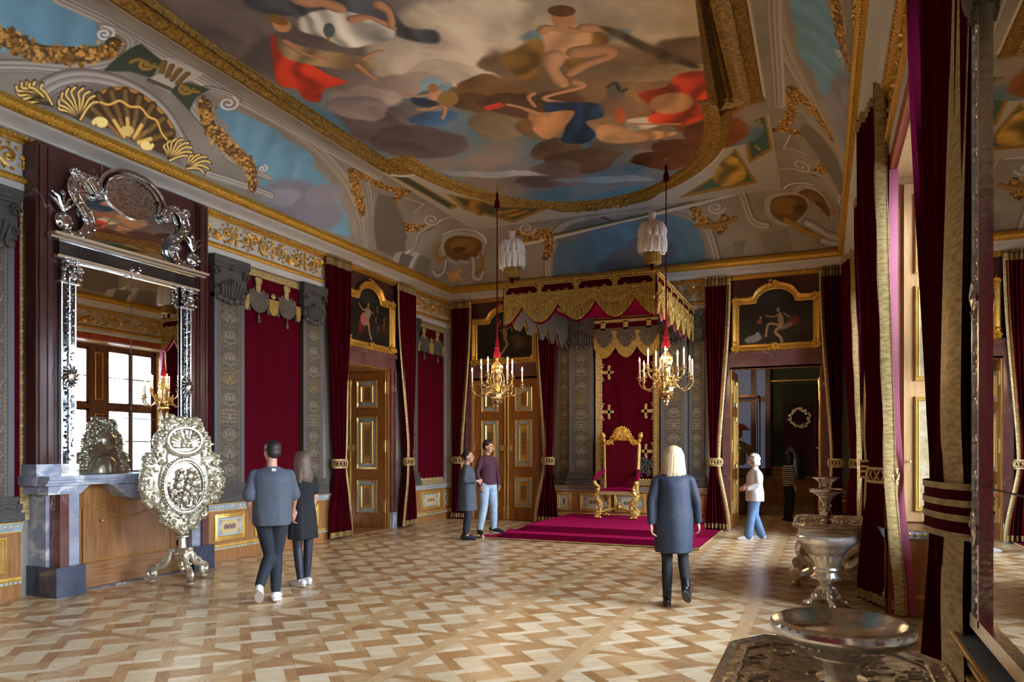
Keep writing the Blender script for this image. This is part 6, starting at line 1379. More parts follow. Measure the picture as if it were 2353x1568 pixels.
def plume(label, loc):
    t = thing('plume_finial', label, 'plume', loc, 0, 'ostrich plumes on the canopy corners')
    MB().lathe([(.05, 0), (.03, .03), (.022, .06), (.03, .10), (.045, .14), (.05, .2)], n=12).build('velvet_neck', M['velvet'], t)
    MB().lathe([(.13, .12), (.145, .13), (.15, .20), (.14, .28), (.10, .31)], n=48, fn=24, flute=.035).build('gold_cup', M['fringe'], t); f0 = None
    def feather(r0, r1, zb, zt, zd, w):
        P = catmull([(0, .03, zb), (0, r0*.6, zt-.03), (0, r0, zt), (0, r1, (zt+zd)/2), (0, r1*.98, zd)], 5); n = len(P); return MB().tube(P, [w*(.5+.6*math.sin(PI*(.15+.75*i/(n-1)))) for i in range(n)], 8)
    for ring, (r0, r1, zt, zd, w, n) in enumerate(((.14, .20, .74, .54, .046, 12), (.17, .205, .56, .30, .046, 12), (.06, .11, .76, .60, .04, 7))):
        fo = feather(r0, r1, .25, zt, zd, w).build('feather', M['plume'], t)
        for k in range(1, n): c = fo.copy(); C.objects.link(c); c.parent = t; c.rotation_euler = (0, 0, 2*PI*k/n+.13*ring); c.scale = (1, 1, 1+.03*math.sin(k*5))
    b = MB()
    for k in range(9): a = 2*PI*k/9; b.tube([(0, 0, .68), (.03*math.cos(a), .03*math.sin(a), .84), (.055*math.cos(a), .055*math.sin(a), .97)], [.022, .02, .012], 5)
    b.build('top_tuft', M['plume'], t)
plume('white ostrich plume finial on the left front corner of the canopy', (CX0+.10, CY0+.1, CZ)); plume('white ostrich plume finial on the right front corner of the canopy', (CX1-.08, CY0+.1, CZ))
# ---------------------------------------------------------------- throne
t = thing('throne', 'gilded carved throne with shell crest and crimson velvet seat on the dais', 'throne', (-3.92, 14.58, .23), math.radians(4))
G = 'gold_br'; rs = random.Random(2)
def scroll_leg(name, x, y, sg, h):
    P = catmull([(x, y-.02, .06), (x+sg*.05, y, .10), (x-sg*.03, y, .18), (x-sg*.05, y, .30), (x+sg*.03, y, .40), (x+sg*.05, y, .48), (x, y, h)], 5); n = len(P)
    b = MB().tube(P, [.034+.02*math.sin(PI*i/n*2.5)**2 for i in range(n)], 8)
    b.ball((x+sg*.02, y-.01, .035), .06, .05, .035, 10, 6).ball((x+sg*.05, y-.03, .04), .04, .03, .028, 8, 5).ball((x-sg*.04, y-.03, .035), .03, .03, .028, 8, 5)
    b.tube([(x+sg*(.05+.035*math.cos(a)), y-.045, .46+.035*math.sin(a)) for a in np.linspace(0, 5.5, 12)], .011, 5).tube([(x-sg*(.02+.04*math.cos(a)), y-.045, .17+.04*math.sin(a)) for a in np.linspace(0, 5.5, 12)], .012, 5)
    for k in range(9): b.ball((x+rs.uniform(-.04, .04), y-.04, .1+k*.045), .018, .012, .02, 6, 4)
    b.build(name, M[G], t)
for sx_ in (-1, 1): scroll_leg('leg', sx_*.36, -.28, sx_, .56); scroll_leg('leg', sx_*.31, .28, sx_, .56)
b = MB()
for sx_ in (-1, 1): b.tube(catmull([(sx_*.35, -.26, .12), (sx_*.25, -.12, .16), (0, 0, .20), (-sx_*.22, .12, .15), (-sx_*.30, .26, .12)], 5), .024, 6)
b.ball((0, 0, .23), .06, .06, .05, 10, 6).ball((0, 0, .29), .03, .03, .04); b.build('stretcher', M[G], t)
MB().box(-.38, .38, -.31, .31, .50, .57).build('seat_rail', M['galloon'], t, False)
b = MB().grid(lambda u, v: (-.36+.72*u, -.30+.58*v, .565+.075*(math.sin(PI*min(max(u, .0), 1))*math.sin(PI*v))**.35), 20, 16); b.build('seat_cushion', M['carpet'], t)
def arch_pts(hw, z0, z1, rise, lean0=.30, n=10):
    P = [(-hw, z0), (-hw*1.08, (z0+z1)/2), (-hw*1.12, z1)]+[(-hw*1.12*math.cos(PI*i/n), z1+rise*math.sin(PI*i/n)) for i in range(1, n)]+[(hw*1.12, z1), (hw*1.08, (z0+z1)/2), (hw, z0)]; return [(x, lean0+(z-z0)*.09, z) for x, z in P]
O = arch_pts(.33, .50, 1.52, .13); MB().tube(O, .04, 8).build('back_frame', M[G], t)
b = MB(); I = arch_pts(.30, .60, 1.50, .11); n = len(I); b.add([(x, y-.025, z) for x, y, z in I]+[(x, y+.02, z) for x, y, z in I], [tuple(range(n))[::-1], tuple(range(n, 2*n))]+[(k, (k+1) % n, n+(k+1) % n, n+k) for k in range(n)]); b.build('backrest', M['velvet'], t)
b = MB(); MB_y = .40
for i in range(13):
    a = PI*(.04+.92*i/12); b.tube([(0, MB_y, 1.66), (.11*math.cos(a), MB_y-.04, 1.66+.13*math.sin(a)), (.19*math.cos(a), MB_y-.01, 1.66+.235*math.sin(a))], [.018, .03, .03], 6); b.ball((.20*math.cos(a), MB_y-.02, 1.66+.25*math.sin(a)), .026)
for k in range(46): a = rs.uniform(0, PI); r = rs.uniform(0, .19); b.ball((r*math.cos(a), MB_y-.06, 1.63+r*.6*math.sin(a)), rs.uniform(.014, .03), .02, rs.uniform(.014, .03), 6, 4)
for sg in (-1, 1):
    b.tube([(sg*(.20+.05*math.cos(a)), MB_y-.03, 1.66+.05*math.sin(a)) for a in np.linspace(0, 5.6, 14)], .016, 5)
    for k in range(20): b.ball((sg*rs.uniform(.18, .36), MB_y-.04, 1.58-rs.uniform(-.02, .05)), .022, .02, .022, 6, 4)
    b.ball((sg*.40, MB_y-.03, 1.72), .055, .05, .07, 10, 7).ball((sg*.38, MB_y-.03, 1.62), .04, .04, .05).ball((sg*.42, MB_y-.06, 1.77), .035, .03, .03)
b.build('shell_crest', M['gold'], t)
for sg in (-1, 1):
    P = catmull([(sg*.37, .32, .98), (sg*.40, .12, .92), (sg*.43, -.12, .88), (sg*.44, -.26, .85), (sg*.44, -.31, .79)], 5)
    ar = MB().tube(P, [.034, .036]+[.042]*(len(P)-4)+[.045, .04], 8).build('armrest', M['carpet'], t)
    P = catmull([(sg*.44, -.28, .80), (sg*.42, -.33, .72), (sg*.36, -.28, .66), (sg*.38, -.26, .56)], 5); b = MB().tube(P, .034, 8); b.ball((sg*.42, -.33, .74), .045); b.ball((sg*.37, -.3, .60), .045); b.build('arm_support', M[G], ar)
# ---------------------------------------------------------------- chandeliers
def chandelier(label, x, y, seed):
    t = thing('chandelier', label, 'chandelier', (x, y, 0), .3*seed, 'gilt candle chandeliers')
    b = MB().tube([(0, 0, 3.55), (0, 0, 3.8), (0, 0, 5.0), (0, 0, 6.1)], [.034, .014, .011, .009], 8); b.build('cord', M['red_cord'], t)
    MB().lathe([(.006, 6.36), (.02, 6.33), (.024, 6.26), (.018, 6.25), (.045, 6.18), (.05, 6.08), (.01, 6.07)], n=12).build('upper_tassel', M['velvet'], t)
    b = MB().lathe([(.05, 6.44), (.05, 6.435), (.012, 6.43), (.01, 6.40), (.01, 6.34)], n=12); b.tube([(.025*math.cos(a), 0, 6.37+.03*math.sin(a)) for a in np.linspace(-1, 4, 12)], .008, 6); b.build('ceiling_hook', M['brass'], t)
    MB().lathe([(.02, 3.62), (.036, 3.58), (.03, 3.55), (.048, 3.51), (.036, 3.49), (.055, 3.44), (.070, 3.34), (.012, 3.335)], n=16).build('tassel', M['red_cord'], t)
    b = MB().lathe([(.012, 3.34), (.035, 3.32), (.02, 3.29), (.05, 3.25), (.075, 3.21), (.10, 3.17), (.105, 3.14), (.085, 3.12), (.088, 3.05), (.04, 3.03), (.035, 2.98), (.055, 2.93), (.03, 2.88), (.045, 2.83), (.07, 2.79), (.10, 2.73), (.12, 2.68), (.11, 2.62), (.13, 2.59), (.10, 2.55), (.05, 2.53), (.075, 2.50), (.04, 2.47), (.045, 2.44), (.02, 2.42), (.028, 2.39), (.004, 2.35)], n=24, fn=8, flute=.06)
    rs = random.Random(seed)
    for k in range(70): a = rs.uniform(0, 2*PI); z = rs.choice((rs.uniform(2.52, 2.86), rs.uniform(3.04, 3.18))); r = .10 if z < 2.9 else .095; b.ball((r*math.cos(a), r*math.sin(a), z), .018, .018, .024, 6, 4)
    for k in range(6): a = k*PI/3; b.tube([(.09*math.cos(a), .09*math.sin(a), 3.06), (.13*math.cos(a), .13*math.sin(a), 2.95), (.07*math.cos(a), .07*math.sin(a), 2.82)], [.008, .012, .008], 5)
    b.build('body', M['brassgilt'], t)
    def arm(R, zc, z0, low):
        P = catmull([(.09, 0, z0), (.16, 0, z0+.06), (.20, 0, low+.08), (R*.62, 0, low), (R*.85, 0, low+.02), (R, 0, low+.10), (R, 0, zc)], 5); n = len(P)
        a = MB().tube(P, [.013]*n, 6); a.tube([(.17+.04*math.cos(q), 0, z0+.06+.04*math.sin(q)) for q in np.linspace(0, 5, 10)], .009, 5).ball((.2, 0, z0+.03), .02).ball((R, 0, zc-.03), .022); return a.build('arm', M['brassgilt'], t)
    for R, zc, z0, low, n, ph in ((.46, 2.82, 2.66, 2.64, 6, 0), (.30, 2.98, 2.76, 2.82, 5, .5)):
        a0 = arm(R, zc, z0, low)
        MB().lathe([(.012, zc-.02), (.05, zc), (.055, zc+.01), (.02, zc+.012), (.018, zc+.05), (.032, zc+.07), (.018, zc+.075)], (R, 0, 0), 12).build('drip_pan', M['brassgilt'], a0)
        MB().lathe([(.013, zc+.03), (.013, zc+.27)], (R, 0, 0), 10).build('candle', M['candle'], a0)
        MB().lathe([(.003, zc+.265), (.013, zc+.285), (.010, zc+.31), (.001, zc+.345)], (R, 0, 0), 8).build('flame_bulb', M['flame'], a0); a0.rotation_euler = (0, 0, ph)
        for k in range(1, n):
            c = a0.copy(); C.objects.link(c); c.parent = t; c.rotation_euler = (0, 0, ph+2*PI*k/n)
            for g in a0.children: d = g.copy(); C.objects.link(d); d.parent = c
        for k in range(n):
            l = bpy.data.lights.new('candle_light', 'POINT'); l.energy = .5; l.color = (1, .66, .34); l.shadow_soft_size = .012; lo = bpy.data.objects.new('candle_light', l); C.objects.link(lo)
            q = ph+2*PI*k/n; lo.location = (R*math.cos(q), R*math.sin(q), zc+.36); lo.parent = t
    return t
M['brassgilt'] = noisy('gilt_bronze', lin((244, 222, 170)), lin((176, 144, 88)), 30, rough=.22, metal=.85, bs=.4, bd=.004)
chandelier('gilt candle chandelier on red cord in front of the closed double doors', -5.46, 11.88, 1)
ch2 = chandelier('gilt candle chandelier on red cord in front of the right side of the canopy', -2.37, 11.81, 2)
# ---------------------------------------------------------------- silver furniture on the right
def tazza(label, loc, top_dish, s=1, kz=1.0):
    t = thing('silver_tazza', label, 'bowl', loc, 0); dz = -(1-kz)*.375*s
    prof = [(.001, 0), (.075, .0), (.078, .03), (.05, .05), (.058, .075), (.082, .11), (.075, .15), (.03, .185), (.04, .2), (.03, .215), (.07, .235), (.078, .25), (.045, .265), (.055, .3), (.082, .35), (.10, .375), (.10, .385)]
    b = MB().lathe([(r*s, z*s*kz, .05 if .05 < z < .2 or .27 < z < .36 else 0) for r, z in prof], n=40, fn=10)
    for k in range(4): a = k*PI/2+.7; b.tube([(s*(.075*math.cos(a)+.02*math.cos(q)*math.cos(a)), s*(.075*math.sin(a)+.02*math.cos(q)*math.sin(a)), s*kz*(.215+.03*math.sin(q))) for q in np.linspace(0, 5.6, 10)], .006*s, 5)
    b.build('stem', M['silver_gilt'], t); b = MB().lathe([(.07*s, .375*s), (.12*s, .385*s), (.135*s, .41*s), (.16*s, .425*s), (.185*s, .432*s), (.205*s, .436*s), (.219*s, .45*s), (.222*s, .468*s), (.213*s, .485*s), (.196*s, .491*s), (.18*s, .482*s), (.165*s, .462*s), (.15*s, .448*s), (.08*s, .43*s), (.001, .426*s)], n=56)
    for k in range(40): a = k/40*2*PI; b.ball((.208*s*math.cos(a), .208*s*math.sin(a), .478*s), .012*s, .012*s, .007*s, 6, 4); 
    for k in range(32): a = k/32*2*PI; b.ball((.155*s*math.cos(a), .155*s*math.sin(a), .418*s), .012*s, .012*s, .008*s, 6, 4)
    b.build('bowl', M['silver'], t, loc=(0, 0, dz))
    if top_dish: MB().lathe([(.05, .45), (.04, .47), (.08, .50), (.12, .535), (.155, .545), (.16, .56), (.15, .563), (.07, .54), (.001, .535)], n=40).build('upper_dish', M['silver_gilt'], t)
    return t
def scroll_table(label, loc, w=.92, l=1.5, h=.76):
    t = thing('silver_table', label, 'table', loc, 0); hw, hl = w/2, l/2; c = .18
    o = [(-hw, -hl+c), (-hw+c*.7, -hl), (hw-c*.7, -hl), (hw, -hl+c), (hw, hl-c), (hw-c*.7, hl), (-hw+c*.7, hl), (-hw, hl-c)]
    b = MB().prism(o, lambda x, y: (x, y, h-.035), lambda x, y: (x, y, h)); b.tube([(x, y, h-.01) for x, y in o], .022, 6, True); tp = b.build('table_top', M['silver_chased'], t, angle=25)
    rs = random.Random(int(loc[1])); b = MB()
    for k in range(90): x, y = rs.uniform(-hw*.85, hw*.85), rs.uniform(-hl*.85, hl*.85); a0 = rs.uniform(0, 6); r = rs.uniform(.02, .07); b.tube([(x+r*math.cos(a0+q)*(1-q/8), y+r*math.sin(a0+q)*(1-q/8), h+.001) for q in np.linspace(0, 4.5, 9)], .006, 4)
    b.tube([(x*.84, y*.86, h+.002) for x, y in o], .008, 5, True); b.build('chased_scrolls', M['silver_chased'], tp)
    b = MB().prism([(x*.9, y*.92) for x, y in o], lambda x, y: (x, y, h-.12), lambda x, y: (x, y, h-.035)); b.build('apron', M['silver_gilt'], t, False)
    for sg in (-1, 1):
        for sx_ in (-1, 1):
            P = catmull([(sx_*hw*.30, sg*hl*.6, h-.12), (sx_*hw*.72, sg*hl*.6, h-.22), (sx_*hw*.85, sg*hl*.6, h-.36), (sx_*hw*.5, sg*hl*.6, h-.50), (sx_*hw*.45, sg*hl*.6, .22), (sx_*hw*.75, sg*hl*.6, .12), (sx_*hw*.95, sg*hl*.6, .12)], 5); n = len(P)
            b = MB().tube(P, [.05+.02*math.sin(i/n*PI*3)**2 for i in range(n)], 8, flat=.9)
            b.tube([(sx_*(hw*.72+.07*math.cos(q)*(1-q/9)), sg*hl*.6-.05, h-.24+.07*math.sin(q)*(1-q/9)) for q in np.linspace(0, 7, 18)], .016, 5)
            b.lathe([(.065, -.06), (.07, 0), (.065, .06)], (sx_*hw*.98, sg*hl*.6, .15), 14, axis='y'); b.lathe([(.04, -.07), (.02, -.075)], (sx_*hw*.98, sg*hl*.6, .15), 12, axis='y')
            b.lathe([(.02, .0), (.06, .01), (.065, .03), (.03, .05), (.05, .07), (.02, .09)], (sx_*hw*.95, sg*hl*.6, 0), 12); b.build('leg', M['silver_gilt'], t)
    b = MB()
    for sg in (-1, 1): b.tube([(-hw*.8, sg*hl*.6, .1), (0, sg*hl*.45, .13), (hw*.8, sg*hl*.6, .1)], .03, 6)
    b.tube([(0, -hl*.45, .13), (0, hl*.45, .13)], .03, 6).lathe([(.02, .1), (.09, .13), (.07, .2), (.03, .24), (.01, .28)], n=12); b.build('stretcher', M['silver_gilt'], t); return t
scroll_table('engraved silver gilt table with scroll legs between the windows, behind the footed bowl stand', (.10, 9.95, 0), .86, 1.5)
scroll_table('near silver table with chased top cut by the bottom edge of the view', (.04, 2.93, 0), .86, 1.55)
tazza('two tiered small silver bowl standing on the far silver table', (.03, 9.62, .765), True, .86)
tz = tazza('large silver bowl on stem standing on the near table at the bottom edge', (.055, 2.64, .765), False, 1.02, .58)
t = thing('bowl_stand', 'tall footed silver gilt stand with wide rimmed bowl on the parquet, before the far table', 'stand', (.03, 8.35, 0), .3); t.scale = (.88, .88, 1.02)
MB().lathe([(.001, .50), (.19, .53), (.22, .555), (.26, .60), (.27, .62), (.32, .655), (.345, .69), (.345, .72), (.325, .74), (.29, .745), (.24, .72), (.10, .70), (.001, .70)], n=56).build('bowl', M['silver'], t)
b = MB().lathe([(.05, .06), (.085, .08), (.09, .11), (.06, .15), (.06, .20), (.085, .225), (.07, .24), (.12, .26, .05), (.175, .29, .06), (.18, .31, .06), (.15, .34), (.14, .36), (.16, .37), (.165, .39), (.15, .41), (.165, .46, .04), (.185, .51, .05), (.20, .56, .05), (.215, .575)], n=60, fn=20); b.build('vase_stem', M['silver_gilt'], t)
for k in range(4):
    a = k*PI/2; b = MB(); P = catmull([(.05, 0, .19), (.10, 0, .16), (.13, 0, .10), (.18, 0, .05), (.23, 0, .035)], 5); b.tube(P, [.034]*len(P), 8).ball((.235, 0, .03), .05, .045, .03, 10, 6).ball((.14, 0, .09), .045, .045, .05, 10, 6)
    b.tube([(.09+.03*math.cos(q), 0, .15+.03*math.sin(q)) for q in np.linspace(0, 5.5, 10)], .008, 5); o = b.build('foot', M['silver_gilt'], t); o.rotation_euler = (0, 0, a)
MB().box(.02, .24, -.003, .003, .004, .008).build('floor_bracket', M['silver'], t)
# ---------------------------------------------------------------- silver firescreen
t = thing('fire_screen', 'ornate silver fire screen with oval relief medallion on scrolled tripod foot before the fireplace', 'fire screen', (-7.36, 6.58, 0), math.radians(74)); t.scale = (1.06, 1, 1)
def outl(a):
    x, z = math.cos(a), math.sin(a); r = .47*(1+.0*x) if z < 0 else .47
    s_ = 1+.05*abs(math.sin(a*7+.4))+.03*math.sin(a*19); return s_
zc0 = 1.33
prof_o = catmull([(0, .60), (.10, .66), (.19, .74), (.28, .80), (.27, .93), (.38, .98), (.46, 1.08), (.49, 1.22), (.48, 1.35), (.45, 1.48), (.42, 1.58), (.33, 1.64), (.34, 1.76), (.30, 1.88), (.22, 1.90), (.22, 2.02), (.14, 2.07), (.05, 2.04), (0, 2.06)], 4)
half = [(x*(1+.0), z) for x, z in prof_o]; full_o = half+[(-x, z) for x, z in half[::-1][1:-1]]
b = MB(); n = len(full_o); rings = ((1, 0), (.93, -.03), (.8, -.02), (.62, -.03), (.58, -.055), (.5, -.05), (.3, -.06), (.05, -.07))
cz_ = 1.30; vs = []; fs = []
for s_, y in rings:
    for x, z in full_o: vs.append((x*s_, y, cz_+(z-cz_)*s_))
for i in range(len(rings)-1):
    for k in range(n): fs.append((i*n+k, i*n+(k+1) % n, (i+1)*n+(k+1) % n, (i+1)*n+k))
fs.append(tuple(range((len(rings)-1)*n, len(rings)*n))); b.add(vs, fs)
b.add([(x, .03, z) for x, z in full_o]+[(x*1.0, 0, z) for x, z in full_o], [tuple(range(n))]+[(k, (k+1) % n, n+(k+1) % n, n+k) for k in range(n)])
plate = b.build('relief_plate', M['screen_silver'], t, angle=50); rs = random.Random(21); b = MB()
for x, z in full_o[::1]:
    k_ = rs.uniform(.90, 1.02); b.ball((x*k_, -.005, cz_+(z-cz_)*k_), rs.uniform(.018, .042), .055, rs.uniform(.018, .042), 7, 5)
for k in range(150):
    a = rs.uniform(0, 2*PI); q = rs.uniform(.66, .96); x, z = full_o[int(a/2/PI*n) % n]; b.ball((x*q, -.045, cz_+(z-cz_)*q), rs.uniform(.01, .032), .022, rs.uniform(.01, .028), 6, 4)
for k in range(26):
    x, z = full_o[int(k/26*n) % n]; q = .86; c_ = (x*q, cz_+(z-cz_)*q); r = rs.uniform(.035, .06); a0 = rs.uniform(0, 6); sg = rs.choice((-1, 1)); b.tube([(c_[0]+r*math.cos(a0+sg*w_)*(1-w_/8), -.06, c_[1]+r*math.sin(a0+sg*w_)*(1-w_/8)) for w_ in np.linspace(0, 6, 14)], [.013]*9+[.010]*5, 5)
b.build('chased_foliage', M['screen_silver'], plate)
b = MB()
for r, w_ in ((1, .024), (.9, .012)): b.tube([(.245*r*math.cos(a), -.075, 1.22+.33*r*math.sin(a)) for a in np.linspace(0, 2*PI, 49)[:-1]], w_, 6, True)
for k in range(56): a = k/56*2*PI; b.ball((.268*math.cos(a), -.075, 1.22+.355*math.sin(a)), .012, .012, .012, 5, 3)
for k in range(90): a = rs.uniform(0, 2*PI); r = math.sqrt(rs.random())*.8; b.ball((.24*r*math.cos(a), -.085, 1.19+.31*r*math.sin(a)), rs.uniform(.008, .026), .02, rs.uniform(.012, .04), 7, 5)
for x, z in ((-.06, 1.36), (.05, 1.36), (-.09, 1.25), (.02, 1.22), (.10, 1.27), (-.02, 1.08)): b.ball((x, -.11, z+.05), .024, .024, .028, 8, 6).ball((x, -.10, z-.03), .035, .025, .06, 8, 6)
b.build('oval_medallion', M['silver_chased'], plate); b = MB()
b.tube([(.20*math.cos(a), -.07, 1.78+.16*math.sin(a)) for a in np.linspace(0, 2*PI, 41)[:-1]], .022, 6, True)
for k in range(13): a = PI*(-.15+1.3*k/12); b.tube([(0, -.06, 1.70), (.09*math.cos(a), -.10, 1.72+.08*math.sin(a)+.02), (.17*math.cos(a), -.085, 1.78+.13*math.sin(a))], [.012, .024, .018], 6)
for k in range(14): b.ball((rs.uniform(-.06, .06), -.12, 1.78+rs.uniform(-.08, .06)), .024, .024, .026, 7, 5)
for k in range(26): a = PI+PI*k/25; b.ball((.21*math.cos(a), -.09, 1.72+.13*math.sin(a)), .026, .022, .02, 6, 4)
b.build('shell', M['screen_silver'], plate)
b = MB().ball((0, .04, 1.24), .27, .09, .36, 24, 12)
for k in range(12): a = k/12*2*PI; b.tube([(0, .125, 1.24), (.14*math.cos(a), .115, 1.24+.19*math.sin(a)), (.25*math.cos(a), .05, 1.24+.33*math.sin(a))], [.01, .028, .02], 6)
b.ball((0, .04, 1.78), .17, .07, .13, 20, 10); [b.ball((x*.8+rs.uniform(-.05, .05), .035, cz_+(z-cz_)*.82+rs.uniform(-.05, .05)), .035, .02, .03, 7, 5) for x, z in full_o]; b.build('back_boss', M['screen_silver'], plate)
b = MB().lathe([(.03, .60), (.075, .59), (.08, .575), (.04, .56), (.045, .50), (.05, .44), (.075, .42), (.085, .39), (.07, .36), (.09, .33), (.085, .30), (.05, .27), (.06, .22), (.03, .19), (.035, .17), (.005, .13)], n=20)
for k in range(24): a = k/24*2*PI; b.ball((.085*math.cos(a), .085*math.sin(a), .37), .018, .018, .022, 6, 4)
b.build('baluster', M['screen_silver'], t)
for k in range(3):
    a = math.radians(-100+120*k); b = MB(); P = catmull([(.06, 0, .38), (.12, 0, .40), (.15, 0, .30), (.20, 0, .22), (.27, 0, .20), (.33, 0, .17)], 5); b.tube(P, [.035]*len(P), 8)
    b.tube([(.33+.07*math.cos(q)*(1-q/10), 0, .15+.07*math.sin(q)*(1-q/10)) for q in np.linspace(1.6, -5.5, 20)] if False else [(.33+.07*math.cos(1.8-q)*(1-q/10), 0, .13+.07*math.sin(1.8-q)*(1-q/10)) for q in np.linspace(0, 7, 20)], .026, 7)
    b.ball((.33, 0, .13), .03, .045, .03).ball((.14, 0, .40), .03).lathe([(.01, 0), (.035, .012), (.05, .03), (.05, .045), (.02, .06)], (.34, 0, 0), 14)
    for j in range(12): b.ball((.13+.015*j, rs.uniform(-.025, .025), .37-.014*j), .02, .02, .02, 6, 4)
    o = b.build('leg', M['screen_silver'], t); o.rotation_euler = (0, 0, a)
# pier mirror nearest the camera
t = thing('silver_mirror', 'silver framed pier mirror at the right edge reflecting floor and curtain', 'mirror', (XR-.03, 2.70, 0), -PI/2)
MB().box(-.70, .70, -.02, 0, .98, 3.9).build('mirror_glass', M['mirror'], t, False)
b = MB()
for sg in (-1, 1):
    b.box(*sorted((sg*.70, sg*.73)), -.045, 0, .95, 3.95).box(*sorted((sg*.73, sg*.87)), -.02, 0, .95, 3.95).box(*sorted((sg*.87, sg*.89)), -.04, 0, .95, 3.95)
b.box(-.9, .9, -.045, 0, .92, .98); b.build('frame', M['silver'], t, False)
for sg in (-1, 1):
    b = MB()
    for k in range(56): z = 1.0+k*.052; b.ball((sg*(.80+.03*math.sin(k*1.9)), -.026, z), .03, .014, .024, 6, 4); b.ball((sg*(.80-.03*math.sin(k*1.9)), -.024, z+.02), .016, .012, .018, 6, 4)
    for z in (1.35, 2.3): b.ball((sg*.79, -.04, z), .07, .02, .05, 10, 6); b.tube([(sg*(.79+.06*math.cos(a)), -.045, z+.07*math.sin(a)) for a in np.linspace(0, 5.5, 12)], .012, 5)
    b.build('frame_ornament', M['silver_cut'], t)
b = MB().box(-.003, .003, -.023, -.018, .98, 3.9).box(-.7, .7, -.023, -.018, 1.52, 1.526); b.build('glass_joint', M['black_metal'], t, False)
t = thing('pier_lambrequin', 'dark grey fringed lambrequin hanging above the pier mirror at top right', 'valance', (XR-.07, 2.66, 0), -PI/2)
b = MB(); pts = [(-.98, 4.5)]+[(-.98+1.96*i/72, 3.62-.14*abs(math.sin(PI*(i/72*6)))-.05*(i//6 % 2)) for i in range(73)]+[(.98, 4.5)]; b.prism(pts, lambda x, z: (x, -.03, z), lambda x, z: (x, 0, z)); b.build('grey_lobes', M['grey_fringe'], t)
b = MB()
for k in range(44): b.ball((-.96+k*.0447, -.04, 3.84), .018, .012, .018, 6, 4)
b.build('bead_row', M['galloon'], t)
for y0, y1, nm in ((1.77, 4.58, 14), (8.22, 11.08, 15)):
    b = MB().box(XR-.012, XR+.01, y0+.16, y1-.16, .86, 4.56); struct(b.build('trim_%d' % nm, M['velvet'], smooth=False))
# camera head standing on the left cornice
t = thing('cornice_sensor', 'tiny black sensor on white rod standing on the left cornice', 'sensor', (-8.02, 11.36, 5.49)); MB().cyl((0, 0, 0), .012, .17, 8).build('rod', M['white'], t); MB().box(-.03, .03, -.03, .03, .16, .21).build('sensor_head', M['black_metal'], t, False)
# ---------------------------------------------------------------- visitors
def melt(o, vox, sm=3):
    r = o.modifiers.new('r', 'REMESH'); r.mode = 'VOXEL'; r.voxel_size = vox; r.use_smooth_shade = True
    s = o.modifiers.new('s', 'SMOOTH'); s.factor = .5; s.iterations = sm
    dg = bpy.context.evaluated_depsgraph_get(); me = bpy.data.meshes.new_from_object(o.evaluated_get(dg)); o.modifiers.clear()
    old = o.data; me.materials.clear(); [me.materials.append(m) for m in old.materials]; o.data = me; me.shade_smooth(); return o
def rings(b, R, n=24, fold=None):
    """stack of ellipses (cx, cy, cz, rx, ry[, yaw]) closed at both ends"""
    vs = []; m = len(R); fs = []
    for i, r in enumerate(R):
        yw = r[5] if len(r) > 5 else 0
        for k in range(n):
            a = 2*PI*k/n; q = 1+(fold(i/(m-1), a) if fold else 0); x, y = r[3]*q*math.cos(a), r[4]*q*math.sin(a)
            vs.append((r[0]+x*math.cos(yw)-y*math.sin(yw), r[1]+x*math.sin(yw)+y*math.cos(yw), r[2]))
    for i in range(m-1):
        for k in range(n): fs.append((i*n+k, i*n+(k+1) % n, (i+1)*n+(k+1) % n, (i+1)*n+k))
    fs.append(tuple(range(n))[::-1]); fs.append(tuple(range((m-1)*n, m*n))); return b.add(vs, fs)
def limb_(b, pts, rad, n=12, sub=5):
    P = catmull(pts, sub); R = catmull([(r, 0) for r in rad], sub); b.tube(P, [max(.004, r[0]) for r in R], n); b.ball(pts[0], rad[0], n=10, m=8); b.ball(pts[-1], rad[-1], n=10, m=8); return b
def lerp(a, b, t): return tuple(a[i]+(b[i]-a[i])*t for i in range(3))
DEF = dict(hipL=(-.09, 0, .93), hipR=(.09, 0, .93), kneeL=(-.10, .02, .50), kneeR=(.10, .02, .50), ankL=(-.10, -.03, .09), ankR=(.10, -.03, .09), toeL=(-.12, .15, .03), toeR=(.12, .15, .03),
           shL=(-.175, 0, 1.405), shR=(.175, 0, 1.405), elL=(-.24, -.02, 1.16), elR=(.24, -.02, 1.16), wrL=(-.23, .05, .91), wrR=(.23, .05, .91), hdL=(-.225, .07, .81), hdR=(.225, .07, .81),
           pel=(0, 0, .96), wst=(0, .005, 1.12), chs=(0, 0, 1.32), nek=(0, -.005, 1.49), hed=(0, .02, 1.635))
SKIN = noisy('skin', lin((212, 164, 140)), lin((200, 148, 124)), 12, rough=.5)
def cloth(name, c1, k=.8, sc=40, rough=.8, sheen=.2, bs=.15): return noisy(name, lin(c1), tuple(v*k for v in lin(c1)), sc, rough=rough, det=3, bs=bs, bd=.004, sheen=sheen, sr=.5)
